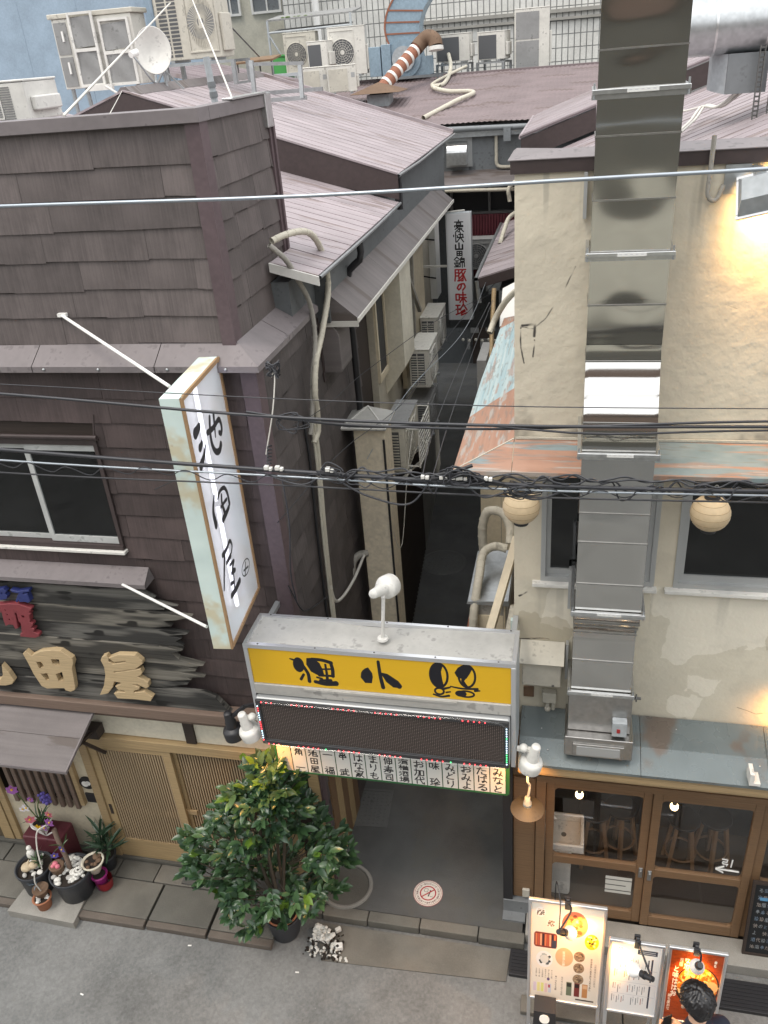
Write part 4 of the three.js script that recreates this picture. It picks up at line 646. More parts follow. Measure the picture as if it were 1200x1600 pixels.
  put('skirt_panel', uvF(poly([[co, [-0.40, yo, zo], ci], [dn(co), dn([-0.40, yo, zo]), [-0.40, yo, zo], co]])), 'paintFront', RB, true);
  put('hip_seam', bar(co, ci, 0.008), 'lagging', RB);
  for (const [a, b] of [[-0.396, 0.45], [0.454, 1.3], [1.304, 2.2], [2.204, 6]]) put('skirt_panel', uvF(poly([[[a, yo, zo], [b, yo, zo], [b, yi, 0.004], [a, yi, 0.004]], [[a, yo - 0.03, zo], [b, yo - 0.03, zo], [b, yo, zo], [a, yo, zo]], [[b, yo - 0.03, 0.004], [b, yo - 0.03, zo], [a, yo - 0.03, zo], [a, yo - 0.03, 0.004]]])), 'paintFront', RB, true);
  put('skirt_flashing', [box(-0.39, 6, 5.246, 5.262, 0.004, 0.014)], 'lagging', RB);
  // upper windows
  for (const [x0, x1, m, nm] of [[-0.2, 0.63, 0.16, 'window'], [0.765, 2.7, 1.75, 'window']]) {
    const w = new THREE.Group(); w.name = nm; RB.add(w);
    put('frame', [box(x0, x0 + 0.035, 4.06, 5.0, -0.1, 0.006), box(x1 - 0.035, x1, 4.06, 5.0, -0.1, 0.006), box(x0 + 0.035, x1 - 0.035, 4.06, 4.10, -0.1, 0.006), box(x0 + 0.035, x1 - 0.035, 4.96, 5.0, -0.1, 0.006)], 'aluFrame', w);
    put('sash', [box(x0 + 0.036, m, 4.10, 4.155, -0.06, -0.03), box(m, x1 - 0.036, 4.10, 4.155, -0.03, -0.004), box(m - 0.02, m + 0.025, 4.156, 4.958, -0.03, -0.004), box(x0 + 0.036, x0 + 0.07, 4.156, 4.958, -0.06, -0.03), box(x1 - 0.07, x1 - 0.036, 4.156, 4.958, -0.03, -0.004)], 'aluFrame', w);
    put('pane', box(x0 + 0.07, m - 0.02, 4.155, 4.96, -0.048, -0.044), 'glassTint', w); put('pane', box(m + 0.025, x1 - 0.07, 4.155, 4.96, -0.018, -0.014), 'glassTint', w);
    put('sill', box(x0 - 0.06, x1 + 0.02, 4.025, 4.058, -0.02, 0.05, 0.005), 'whiteWorn', w);
  }
  put('upper_room', [box(-0.2, 5.9, 4.0, 4.03, -2.99, -0.223), box(-0.2, 5.9, 5.06, 5.1, -2.99, -0.223), box(0.68, 0.70, 4.031, 5.059, -2.99, -0.223)], 'roomDark', RB);
  // sheet metal canopy over the shop front
  const cx = [-0.335, 0.62, 1.56, 2.5, 6];
  for (let i = 0; i < 4; i++) {
    const a = cx[i] + 0.002, b = cx[i + 1] - 0.002, q = [[a, 2.785, 0.012], [b, 2.785, 0.012], [b, 2.70, 0.22], [a, 2.70, 0.22]];
    put('canopy_sheet', poly([[[a, 2.695, 0.27], [b, 2.695, 0.27], [b, 2.79, 0.012], [a, 2.79, 0.012]], [[a, 2.595, 0.475], [b, 2.595, 0.475], [b, 2.695, 0.27], [a, 2.695, 0.27]], [[a, 2.57, 0.475], [b, 2.57, 0.475], [b, 2.595, 0.475], [a, 2.595, 0.475]], [[b, 2.57, 0.012], [b, 2.57, 0.475], [a, 2.57, 0.475], [a, 2.57, 0.012]]]), 'steelBlue', RB);
  }
  put('canopy_beam', [box(-0.335, 6, 2.475, 2.568, 0.36, 0.455, 0.006)], 'shopWoodPale', RB);
  put('canopy_soffit', box(-0.33, 6, 2.45, 2.474, -0.05, 0.44), 'shopWoodPale', RB);
  const gl = []; for (const [x, z] of [[-0.16, 0.19], [-0.1, 0.36], [0.9, 0.1], [1.5, 0.33]]) gl.push(ball(x, 2.785 - z * 0.37 + 0.006, z, 0.008, 0.7, 6, 4)); put('screw', gl, 'galvBright', RB);
  put('wall_bracket', [box(1.40, 1.43, 2.63, 2.74, 0.38, 0.5), box(1.43, 1.48, 2.63, 2.655, 0.38, 0.5)], 'whiteWorn', RB);
  // timber shop front
  put('head_board', box(-0.41, 6, 1.94, 2.45, -0.06, -0.012), 'shopWood', RB); put('head_rail', box(-0.20, 6, 1.93, 2.0, -0.011, 0.035, 0.006), 'shopWood', RB);
  put('timber_post', box(-0.405, -0.205, 0.3, 1.938, -0.06, 0.012, 0.006), 'shopWood', RB); put('timber_post', box(-0.2, -0.115, 0.13, 1.928, -0.06, 0.03, 0.006), 'shopWood', RB);
  put('corner_post', box(-0.50, -0.408, 0.1, 2.6, -0.12, 0.05, 0.006), 'rubber', RB); put('plinth', [box(-0.50, -0.21, 0.11, 0.285, -0.05, 0.06, 0.008), box(-0.5, -0.28, 0.09, 0.12, 0.06, 0.16)], 'greyMetal', RB);
  put('socket_box', box(-0.315, -0.245, 0.33, 0.44, 0.012, 0.04, 0.006), 'acCream', RB);
  for (const [x0, x1, fl] of [[-0.112, 0.80, 0], [0.803, 1.70, 1], [1.703, 2.6, 0], [2.603, 3.5, 1]]) {
    const d = new THREE.Group(); d.name = 'glazed_door'; RB.add(d); const zf = fl ? 0.02 : 0.0, zb = zf - 0.045, y0 = 0.135, s = 0.075;
    put('stile', box(x0, x0 + s, y0, 1.925, zb, zf, 0.006), 'shopWood', d); put('stile', box(x1 - s, x1, y0, 1.925, zb, zf, 0.006), 'shopWood', d);
    put('rail', box(x0 + s, x1 - s, 1.84, 1.925, zb, zf - 0.001, 0.006), 'shopWood', d); put('rail', box(x0 + s, x1 - s, 0.85, 0.945, zb, zf - 0.001, 0.006), 'shopWood', d); put('rail', box(x0 + s, x1 - s, y0, 0.27, zb, zf - 0.001, 0.006), 'shopWood', d);
    const cor = []; for (const [X, Y, sx, sy] of [[x0 + s, 1.84, 1, -1], [x1 - s, 1.84, -1, -1], [x0 + s, 0.945, 1, 1], [x1 - s, 0.945, -1, 1], [x0 + s, 0.85, 1, -1], [x1 - s, 0.85, -1, -1], [x0 + s, 0.27, 1, 1], [x1 - s, 0.27, -1, 1]]) { const sh = [[X, Y], [X + sx * 0.035, Y], [X + sx * 0.012, Y + sy * 0.012], [X, Y + sy * 0.035]]; cor.push(extrude(sx * sy > 0 ? sh : sh.slice().reverse(), [], zb + 0.002, 0.038, 0)); } put('corner_fillet', cor, 'shopWood', d);
    put('pane', box(x0 + s - 0.005, x1 - s + 0.005, 0.94, 1.845, zb + 0.018, zb + 0.022), 'glass', d); put('pane', box(x0 + s - 0.005, x1 - s + 0.005, 0.265, 0.855, zb + 0.018, zb + 0.022), 'glass', d);
    put('handle', [box(fl ? x0 + 0.02 : x1 - 0.055, fl ? x0 + 0.055 : x1 - 0.02, 0.80, 0.93, zf, zf + 0.012, 0.004), box(fl ? x0 + 0.028 : x1 - 0.047, fl ? x0 + 0.047 : x1 - 0.028, 0.87, 0.91, zf + 0.012, zf + 0.03, 0.004)], 'galv', d);
  }
  // things stuck on the glass
  const nt = canvasTex(256, 300, (g) => { g.fillStyle = '#c9cac4'; g.fillRect(0, 0, 256, 300); g.strokeStyle = '#8b8d88'; g.lineWidth = 5; g.strokeRect(8, 8, 240, 284); g.fillStyle = '#5a5c5a'; g.fillRect(44, 32, 150, 14); for (let i = 0; i < 9; i++) g.fillRect(30, 70 + i * 22, 110 + (i * 53) % 80, 4); g.fillRect(120, 268, 110, 8); });
  one('paper_notice', panel([0.46, 0.50, -0.018], [0.24, 0.0, 0], [0.0, 0.235, 0]), printMat(nt, 0.7), 'white paper notice stuck on the lower pane of the left glazed door', 'notice');
  const ar = thing('push_sticker', 'white character and arrow sticker at the lower corner of the right glazed door', 'sticker', [1.40, 1.0, 0.0]);
  put('arrow', [bar([0.0, 0.04, 0], [0.2, 0.03, 0], 0.016, 0.003), bar([0.0, 0.04, 0.001], [0.07, 0.085, 0.001], 0.016, 0.003), bar([0.0, 0.04, 0.002], [0.07, 0.0, 0.002], 0.016, 0.003)], 'white', ar);
  put('character', [bar([0.04, 0.175, 0], [0.09, 0.17, 0], 0.01, 0.003), bar([0.09, 0.175, 0.001], [0.085, 0.145, 0.001], 0.01, 0.003), bar([0.05, 0.145, 0.002], [0.09, 0.14, 0.002], 0.01, 0.003), bar([0.05, 0.145, 0.003], [0.05, 0.12, 0.003], 0.01, 0.003), bar([0.05, 0.12, 0.004], [0.095, 0.115, 0.004], 0.01, 0.003), bar([0.095, 0.118, 0.0], [0.085, 0.085, 0], 0.01, 0.003), bar([0.13, 0.18, 0.001], [0.125, 0.08, 0.001], 0.012, 0.003)], 'white', ar);
  // shop interior
  put('shop_room', [box(-0.299, 6, 0.0, 0.12, -3.0, -0.061), box(-0.299, 6, 2.40, 2.449, -3.0, -0.061), box(-0.299, -0.27, 0.121, 2.399, -3.0, -0.061), box(-0.269, 6, 0.121, 2.399, -3.0, -2.95)], 'roomWarm', RB);
}
{ // furniture behind the glass
  const s = thing('wash_basin', 'white wash basin just inside the left pane of the glazed doors', 'basin', [0.06, 0.86, -0.30]);
  put('bowl', [hexa([[-0.22, 0, 0.17], [0.16, 0, 0.17], [0.16, 0, -0.17], [-0.22, 0, -0.17], [-0.24, 0.03, 0.2], [0.19, 0.03, 0.2], [0.19, 0.03, -0.2], [-0.24, 0.03, -0.2]]), box(-0.24, 0.19, 0.031, 0.12, 0.165, 0.2, 0.02), box(-0.24, 0.19, 0.031, 0.12, -0.2, -0.165, 0.02), box(0.155, 0.19, 0.031, 0.12, -0.165, 0.165, 0.01), box(-0.24, -0.16, 0.031, 0.12, -0.165, 0.165, 0.01)], 'whiteWorn', s);
  put('tap', [tube([[-0.19, 0.12, 0], [-0.19, 0.24, 0], [-0.12, 0.27, 0], [-0.08, 0.23, 0]], 0.014), ball(-0.19, 0.19, 0.05, 0.022)], 'white', s);
  put('drain', rod([0.0, 0.031, 0], [0.0, 0.036, 0], 0.025, 0.025, 12), 'iron', s); put('pedestal', box(-0.12, 0.08, -0.74, -0.001, -0.1, 0.1, 0.03), 'whiteWorn', s);
  const c = thing('bar_counter', 'dark bar counter with pale edges seen through the glazed doors', 'counter');
  put('counter_top', [box(0.3, 4, 1.02, 1.06, -1.55, -1.05), box(0.9, 4, 1.42, 1.45, -1.85, -1.6)], 'boardBlack', c); put('edge_strip', [box(0.3, 4, 1.021, 1.059, -1.049, -1.043), box(0.9, 4, 1.421, 1.449, -1.599, -1.593)], 'white', c); put('counter_front', box(0.3, 4, 0.121, 1.019, -1.5, -1.2), 'boardBlack', c);
  let st0; for (const [i, x] of [0.36, 0.62, 1.22, 1.52].entries()) {
    const lab = ['first wooden bar stool from the basin inside the shop', 'second wooden bar stool from the basin inside the shop', 'third wooden bar stool from the basin inside the shop', 'fourth wooden bar stool from the basin inside the shop'][i];
    if (i) { copyOf(st0, lab, [x, 0.12, -0.72 - (i % 2) * 0.06], i * 0.7); continue; }
    st0 = thing('bar_stool', lab, 'stool', [x, 0.12, -0.7], { group: 'stools at the bar' });
    put('seat', lathe([[0.001, 0.72], [0.15, 0.72], [0.16, 0.70], [0.15, 0.68], [0.001, 0.68]], 20), 'black', st0);
    for (const a of [0.6, 2.2, 3.7, 5.3]) put('leg', bar([Math.cos(a) * 0.1, 0.68, Math.sin(a) * 0.1], [Math.cos(a) * 0.19, 0, Math.sin(a) * 0.19], 0.035), 'shopWood', st0);
    put('ring', new THREE.TorusGeometry(0.15, 0.012, 6, 20).rotateX(Math.PI / 2).translate(0, 0.25, 0), 'shopWood', st0);
  }
  for (const [x, y, z, l] of [[0.18, 1.68, -0.10, 'bare lit bulb on a dark socket behind the left glazed door'], [1.0, 1.66, -0.10, 'bare lit bulb on a dark socket behind the middle glazed door']]) {
    const g = thing('hanging_bulb', l, 'lamp', [x, y, z]); put('glass_bulb', ball(0, 0, 0, 0.036, 1.1, 14, 10), 'bulb', g); put('socket', rod([0, 0.03, 0], [0, 0.1, 0], 0.022, 0.017), 'rubber', g); put('cord', rod([0, 0.1, 0], [0, 0.72, 0], 0.004), 'rubber', g);
    const p = new THREE.PointLight(0xffb868, 0.045); p.position.set(x, y, z); p.castShadow = true; p.shadow.radius = 2; scene.add(p);
  }
  for (const [x, y, z, l] of [[0.62, 1.62, -0.85, 'left white globe lamp hanging inside the shop'], [0.86, 1.66, -0.95, 'right white globe lamp hanging inside the shop']]) { const g = thing('globe_lamp', l, 'lamp', [x, y, z]); put('globe', ball(0, 0, 0, 0.075, 1, 18, 12), 'white', g); put('cord', rod([0, 0.07, 0], [0, 0.7, 0], 0.004), 'rubber', g); }
}
// ------------------------------------------------------------------ stainless extract duct
{
  const G = thing('exhaust_duct', 'tall shiny stainless steel rectangular duct climbing the cream wall', 'duct');
  const prof = [[9.6, 0.36], [6.06, 0.36], ...Array.from({ length: 27 }, (_, i) => { const t = i / 26; return [6.04 - t * 0.58, 0.36 + 0.2 * t * t * (3 - 2 * t) + 0.0035 * Math.sin(t * 31) * Math.sin(Math.PI * t)]; }), [4.20, 0.56], [4.12, 0.545], [4.06, 0.51], [3.95, 0.41], [3.88, 0.365], [3.80, 0.35], [2.9, 0.35]];
  const zAt = (y) => { for (let i = 0; i + 1 < prof.length; i++) if (y <= prof[i][0] && y >= prof[i + 1][0]) return lerp(prof[i][1], prof[i + 1][1], (prof[i][0] - y) / (prof[i][0] - prof[i + 1][0])); return 0.36; };
  const xl = 0.06, xr = 0.50, dep = 0.26;
  const cuts = [9.6, 9.1, 8.65, 8.2, 7.88, 7.61, 7.41, 7.20, 6.87, 6.57, 6.28, 6.04, 5.94, 5.60, 5.40, 4.98, 4.76, 4.43, 4.185, 4.075, 3.98, 3.87, 3.60, 3.29];
  for (let i = 0; i + 1 < cuts.length; i++) {
    const yt = cuts[i] - 0.0015, yb = cuts[i + 1] + 0.0015, nx = 18, ny = Math.max(4, Math.round((yt - yb) / 0.025)), pos = [], idx = [], ph = rr(0, 1), amp = (yt - yb) > 0.15 && !(yb < 6 && yt > 5.5) ? rr(0.0022, 0.0042) : 0.0008;
    const F = [], ring = (y, k) => { // front face bulges and dips like thin sheet
      for (let j = 0; j <= nx; j++) { const t = j / nx, e = Math.sin(Math.PI * t) * Math.sin(Math.PI * k), w = e * amp * (2.4 * fbm((t * 0.3 + ph) % 1, (k * 0.3 + ph * 0.7) % 1, 5, 4, 1, 301 + i) - 1.2); pos.push(lerp(xl, xr, t), y, zAt(y) + w); }
    };
    for (let k = 0; k <= ny; k++) ring(lerp(yt, yb, k / ny), k / ny);
    for (let k = 0; k < ny; k++) for (let j = 0; j < nx; j++) { const a = k * (nx + 1) + j, b = a + 1, c = a + nx + 1, d = c + 1; idx.push(a, c, b, b, c, d); }
    const g = new THREE.BufferGeometry(); g.setAttribute('position', new THREE.Float32BufferAttribute(pos, 3)); g.setIndex(idx); g.computeVertexNormals();
    const side = []; for (let k = 0; k < ny; k++) { const a = lerp(yt, yb, k / ny), b = lerp(yt, yb, (k + 1) / ny), za = zAt(a), zb = zAt(b); side.push([[xl, a, za - dep], [xl, b, zb - dep], [xl, b, zb], [xl, a, za]], [[xr, a, za], [xr, b, zb], [xr, b, zb - dep], [xr, a, za - dep]], [[xr, a, za - dep], [xr, b, zb - dep], [xl, b, zb - dep], [xl, a, za - dep]]); }
    put('duct_section', mergeGeometries([prep(g), poly(side)]), yb < 5.4 && yt > 4.1 ? 'stainless' : 'stainless', G);
    const zs = zAt(yb); if (![6.04].includes(cuts[i + 1])) put('seam', [box(xl - 0.004, xr + 0.004, yb - 0.005, yb + 0.003, zs - dep, zs + 0.007)], 'stainlessDull', G);
  }
  const lab = canvasTex(128, 32, (g) => { g.fillStyle = '#d8d8d4'; g.fillRect(0, 0, 128, 32); g.fillStyle = '#99a'; for (let i = 0; i < 5; i++) g.fillRect(8 + i * 24, 12, 12, 3); });
  for (const y of [7.41, 6.57, 5.40, 4.19, 3.29]) {
    const z = zAt(y);
    put('flange', [box(xl - 0.028, xr + 0.028, y - 0.004, y + 0.020, z + 0.008, z + 0.034, 0.004), box(xl - 0.028, xl - 0.006, y - 0.004, y + 0.018, 0.0, z + 0.008), box(xr + 0.006, xr + 0.028, y - 0.004, y + 0.018, 0.0, z + 0.008), box(xl - 0.03, xr + 0.03, y - 0.03, y - 0.006, z + 0.008, z + 0.012)], 'galvBright', G);
    put('bolt', [rod([xl - 0.017, y - 0.03, z + 0.02], [xl - 0.017, y + 0.05, z + 0.02], 0.006, 0.006, 6), rod([xr + 0.017, y - 0.03, z + 0.02], [xr + 0.017, y + 0.05, z + 0.02], 0.006, 0.006, 6)], 'galv', G);
    put('maker_plate', panel([xl + 0.15, y - 0.002, z + 0.0355], [0.16, 0, 0], [0, 0.02, 0]), printMat(lab, 0.5), G, true);
  }
  put('wall_arm', [box(xl - 0.05, xl - 0.03, 6.72, 6.98, 0.0, 0.05), box(xl - 0.05, xl - 0.03, 3.85, 4.2, 0.0, 0.06), box(xl - 0.05, xl - 0.03, 3.15, 3.5, 0.0, 0.06)], 'aluFrame', G);
  put('lower_box', [box(xl - 0.015, xr + 0.02, 2.90, 3.285, 0.07, 0.36, 0.006)], 'stainlessDull', G);
  put('hood', [box(xl - 0.035, xr + 0.045, 2.70, 2.895, 0.06, 0.44, 0.008), box(xl + 0.03, xr - 0.02, 2.715, 2.84, 0.44, 0.455, 0.004)], 'stainlessDull', G); put('access_plate', box(xl + 0.06, xr - 0.05, 2.735, 2.82, 0.455, 0.461), 'aluFrame', G);
  put('switch_box', [box(xr - 0.12, xr - 0.01, 2.93, 3.07, 0.36, 0.43, 0.006)], 'paleGreyMetal', G); put('switch', [box(xr - 0.085, xr - 0.06, 2.975, 3.01, 0.43, 0.436)], 'redInk', G);
  put('damper', [rod([xr + 0.02, 3.18, 0.25], [xr + 0.09, 3.18, 0.25], 0.012), rod([xr + 0.05, 3.18, 0.25], [xr + 0.06, 3.18, 0.25], 0.03, 0.03, 8)], 'iron', G);
}
{ // boxes on the wall
  const m = thing('meter_box', 'pale beige metal box with sloping lid on the cream wall right of the yellow sign', 'box');
  put('case', box(-0.325, -0.02, 3.15, 3.395, 0.0, 0.17, 0.008), 'acCream', m); put('lid', hexa([[-0.345, 3.397, 0.21], [0.0, 3.397, 0.21], [0.0, 3.397, 0.002], [-0.345, 3.397, 0.002], [-0.345, 3.407, 0.215], [0.0, 3.407, 0.215], [0.0, 3.48, 0.002], [-0.345, 3.48, 0.002]]), 'acCream', m); put('latch', box(-0.09, -0.07, 3.16, 3.175, 0.17, 0.176), 'iron', m);
  const j = thing('junction_box', 'small cream junction box with conduit stubs below the meter box', 'box'); put('case', box(-0.165, -0.05, 2.885, 2.99, 0.0, 0.07, 0.008), 'acCream', j); put('conduit', [rod([-0.12, 2.79, 0.035], [-0.12, 2.885, 0.035], 0.017), rod([-0.075, 2.80, 0.035], [-0.075, 2.885, 0.035], 0.017), ball(-0.12, 2.80, 0.035, 0.028)], 'acCream', j);
  one('vent_recess', [box(-0.32, -0.235, 2.89, 3.0, 0.0, 0.012, 0.004)], 'clayBrown', 'small rusty square vent plate beside the junction box', 'vent');
}
function paperLantern(x, label, lit) {
  const G = thing('paper_lantern', label, 'lantern', [x, 4.90, 0.36]); const pr = []; for (let i = 0; i <= 16; i++) { const a = -Math.PI / 2 + Math.PI * i / 16; pr.push([Math.max(0.045, Math.cos(a) * 0.128) * (i % 2 ? 1.0 : 0.985), Math.sin(a) * 0.122]); }
  put('paper', lathe(pr, 32), 'lantern', G); const rb = []; for (let i = 2; i <= 14; i += 2) { const a = -Math.PI / 2 + Math.PI * i / 16; rb.push(new THREE.TorusGeometry(Math.cos(a) * 0.1262, 0.0018, 4, 32).rotateX(Math.PI / 2).translate(0, Math.sin(a) * 0.122, 0)); } put('rib', rb, 'shopWoodPale', G);
  put('cap', [lathe([[0.046, 0.112], [0.05, 0.112], [0.05, 0.14], [0.046, 0.14]], 20), lathe([[0.046, -0.135], [0.05, -0.135], [0.05, -0.112], [0.046, -0.112]], 20)], 'rubber', G);
  put('hook', [tube([[0, 0.13, 0], [0.0, 0.18, 0], [0.02, 0.205, 0], [0.03, 0.19, 0]], 0.005), rod([-0.05, 0.15, 0], [0.06, 0.17, 0], 0.004)], 'iron', G); put('bulb', ball(0, 0.02, 0, 0.04), 'frosted', G);
}
paperLantern(-0.325, 'round paper lantern left of the steel duct under the painted skirt', true); paperLantern(0.895, 'round paper lantern right of the steel duct in front of the wide window', false);
{ // floodlight
  const F = thing('floodlight', 'lit grey floodlight on a bracket under the parapet at the right edge', 'lamp', [0.955, 6.87, 0.2], {});
  put('bracket', [box(-0.16, -0.02, -0.05, 0.11, -0.2, -0.185), box(-0.02, 0.03, 0.0, 0.1, -0.185, -0.02)], 'galv', F);
  const h = new THREE.Group(); h.name = 'head'; h.rotation.set(1.0, 0, 0.5); F.add(h);
  put('housing', hexa([[-0.13, -0.05, 0.11], [0.13, -0.05, 0.11], [0.13, -0.05, -0.11], [-0.13, -0.05, -0.11], [-0.08, 0.045, 0.06], [0.08, 0.045, 0.06], [0.08, 0.045, -0.06], [-0.08, 0.045, -0.06]]), 'paleGreyMetal', h); put('rim', [box(-0.145, 0.145, -0.075, -0.051, 0.1, 0.125, 0.004), box(-0.145, 0.145, -0.075, -0.051, -0.125, -0.1, 0.004), box(-0.145, -0.12, -0.075, -0.051, -0.1, 0.1, 0.004), box(0.12, 0.145, -0.075, -0.051, -0.1, 0.1, 0.004)], 'alu', h);
  put('lens', box(-0.118, 0.118, -0.07, -0.055, -0.098, 0.098), M.bulb, h);
  put('cable', tube([[-0.16, 0.0, -0.19], [-0.2, -0.08, -0.17], [-0.24, -0.06, -0.16], [-0.245, 0.1, -0.16], [-0.245, 0.27, -0.15]], 0.014), 'laggingGrey', F);
  F.updateMatrixWorld(true); const p = V(0, -0.09, 0).applyMatrix4(h.matrixWorld), q = V(0, -1, 0).applyMatrix4(h.matrixWorld);
  const s = new THREE.SpotLight(0xffc26a, 6.5, 0, 1.4, 0.8); s.position.copy(p); s.target.position.copy(q); s.target.name = 'lamp_target'; s.castShadow = true; s.shadow.radius = 5; scene.add(s, s.target);
}

// ================================================================== ROOFS BEHIND THE LEFT HOUSE AND THE ALLEY HOUSE
function stripRoof(parent, name, n, mats, P, t = 0.02, rib = 0.004) { // strips run from ridge to eave; P(s, k): s 0..1 along, k 0 ridge .. 1 eave
  for (let i = 0; i < n; i++) {
    const a0 = V(...P(i / n, 0)), a1 = V(...P(i / n, 1)), b0 = V(...P((i + 1) / n, 0)), b1 = V(...P((i + 1) / n, 1));
    const up = a1.clone().sub(a0).cross(b0.clone().sub(a0)).normalize(); if (up.y < 0) up.negate();
    const q = (p, d) => p.clone().addScaledVector(up, d).toArray(), off = rr(-0.001, 0.0015), e = a0.clone().lerp(b0, 0.08).sub(a0);
    const L = (p0, p1, q1, q0, h0, h1) => { let f = [q(p0, h1), q(p1, h1), q(q1, h1), q(q0, h1)], g = [q(p0, h0), q(p1, h0), q(q1, h0), q(q0, h0)]; const nn = V(...f[1]).sub(V(...f[0])).cross(V(...f[2]).sub(V(...f[0]))); if (nn.dot(up) < 0) { f = [f[0], f[3], f[2], f[1]]; g = [g[0], g[3], g[2], g[1]]; } return hexa([...g, ...f]); };
    const geo = mergeGeometries([L(a0, a1, b1, b0, -t + off, off), L(a0, a1, a1.clone().add(e), a0.clone().add(e), off, off + rib)]);
    const uv = geo.attributes.uv, p = geo.attributes.position, dir = a1.clone().sub(a0).normalize(), al = b0.clone().sub(a0).normalize(), oy = rr(0, 2), v = V(); for (let k = 0; k < p.count; k++) { v.fromBufferAttribute(p, k); uv.setXY(k, v.dot(dir) + oy, v.dot(al) + oy * 3); }
    put(name, geo, mats + Math.floor(rnd() * 4), parent, true);
  }
}
const RH = thing('alley_row_house', 'long brown roofed house with cream alley wall behind the shingled house', 'building');
{
  // lower roof
  stripRoof(RH, 'roof_panel', 15, 'roof', (s, k) => [lerp(-6.2, -1.97, k), lerp(7.46, 6.21, k), lerp(-1.35, -4.12, s)]);
  stripRoof(RH, 'roof_panel', 3, 'roof', (s, k) => [lerp(-2.345, -1.97, k), lerp(6.32, 6.21, k), lerp(-0.84, -1.347, s)]);
  put('verge_board', [hexa([[-2.35, 6.25, -0.82], [-1.96, 6.135, -0.82], [-1.96, 6.135, -0.84], [-2.35, 6.25, -0.84], [-2.35, 6.32, -0.82], [-1.96, 6.205, -0.82], [-1.96, 6.205, -0.84], [-2.35, 6.32, -0.84]])], 'whiteWorn', RH);
  put('eave_edge', tube([[-1.955, 6.195, -0.84], [-1.95, 6.19, -2], [-1.955, 6.185, -3], [-1.955, 6.20, -4.1]], 0.016), 'galv', RH);
  // upper roof with its gable
  const ax = -5.0, ay = 7.50, ex = -1.97, ey = 6.50;
  stripRoof(RH, 'roof_panel', 20, 'roof', (s, k) => [lerp(ax, ex, k), lerp(ay, ey, k), lerp(-4.1, -8.55, s)]);
  stripRoof(RH, 'roof_panel', 20, 'roof', (s, k) => [lerp(ax, -8.6, k), lerp(ay, 6.35, k), lerp(-4.1, -8.55, s)]);
  put('gable_fascia', poly([[[ax, ay - 0.01, -4.085], [-8.6, 6.34, -4.085], [-8.6, 6.0, -4.085], [ax, 7.0, -4.085]], [[ax, 7.0, -4.085], [ex + 0.01, 6.24, -4.085], [ex + 0.01, ey - 0.005, -4.085], [ax, ay - 0.01, -4.085]]]), 'trimDark', RH);
  put('verge_cap', [bar([ax, ay + 0.012, -4.10], [ex, ey + 0.012, -4.10], 0.05, 0.02), bar([ax, ay + 0.012, -4.10], [-8.6, 6.36, -4.10], 0.05, 0.02), bar([ax, ay + 0.02, -8.54], [ex, ey + 0.02, -8.54], 0.06, 0.05)], 'roof1', RH);
  put('ridge_cap', hexa([[ax - 0.12, ay - 0.035, -4.1], [ax + 0.12, ay - 0.035, -4.1], [ax + 0.12, ay - 0.035, -8.55], [ax - 0.12, ay - 0.035, -8.55], [ax - 0.03, ay + 0.05, -4.1], [ax + 0.03, ay + 0.05, -4.1], [ax + 0.03, ay + 0.05, -8.55], [ax - 0.03, ay + 0.05, -8.55]]), 'awningBrown', RH);
  put('eave_edge', tube([[-1.955, 6.485, -4.1], [-1.945, 6.47, -5.5], [-1.955, 6.475, -7], [-1.945, 6.48, -8.5]], 0.016), 'galv', RH);
  put('down_spout', [box(-2.02, -1.95, 6.16, 6.45, -4.22, -4.14), rod([-1.98, 6.4, -4.2], [-1.98, 6.12, -4.2], 0.035), tube([[-1.99, 6.15, -2.28], [-1.99, 6.02, -2.28], [-2.12, 5.9, -2.3], [-2.15, 5.75, -2.31], [-2.15, 5.2, -2.32], [-2.15, 3.9, -2.36]], 0.035)], 'rubber', RH);
  // walls
  const W = (z) => -2.2 + 0.07 * (z + 3.4);
  put('side_wall', hexa([[-9, 0, -3.41], [W(-3.41), 0, -3.41], [W(-10), 0, -10], [-9, 0, -10], [-9, 6.14, -3.41], [W(-3.41), 6.14, -3.41], [W(-10), 6.14, -10], [-9, 6.14, -10]]), 'sideCream', RH);
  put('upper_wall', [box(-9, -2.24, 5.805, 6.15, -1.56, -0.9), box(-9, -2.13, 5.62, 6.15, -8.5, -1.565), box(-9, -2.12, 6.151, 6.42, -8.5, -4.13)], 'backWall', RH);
  put('base_wall', hexa([[-2.3, 0.1, -2.9], [W(-3.4) + 0.02, 0.1, -3.4], [W(-9) + 0.02, 0.1, -9], [-2.7, 0.1, -9], [-2.3, 2.9, -2.9], [W(-3.4) + 0.02, 2.9, -3.4], [W(-9) + 0.02, 2.9, -9], [-2.7, 2.9, -9]]), 'laggingGrey', RH);
  const sl = []; for (let z = -3.5; z > -6.4; z -= 0.11) sl.push(box(W(z) + 0.02, W(z) + 0.05, 0.25, 2.85, z - 0.04, z)); tag(put('slat_screen', sl, 'darkWood', RH), null, null, null, 'stuff');
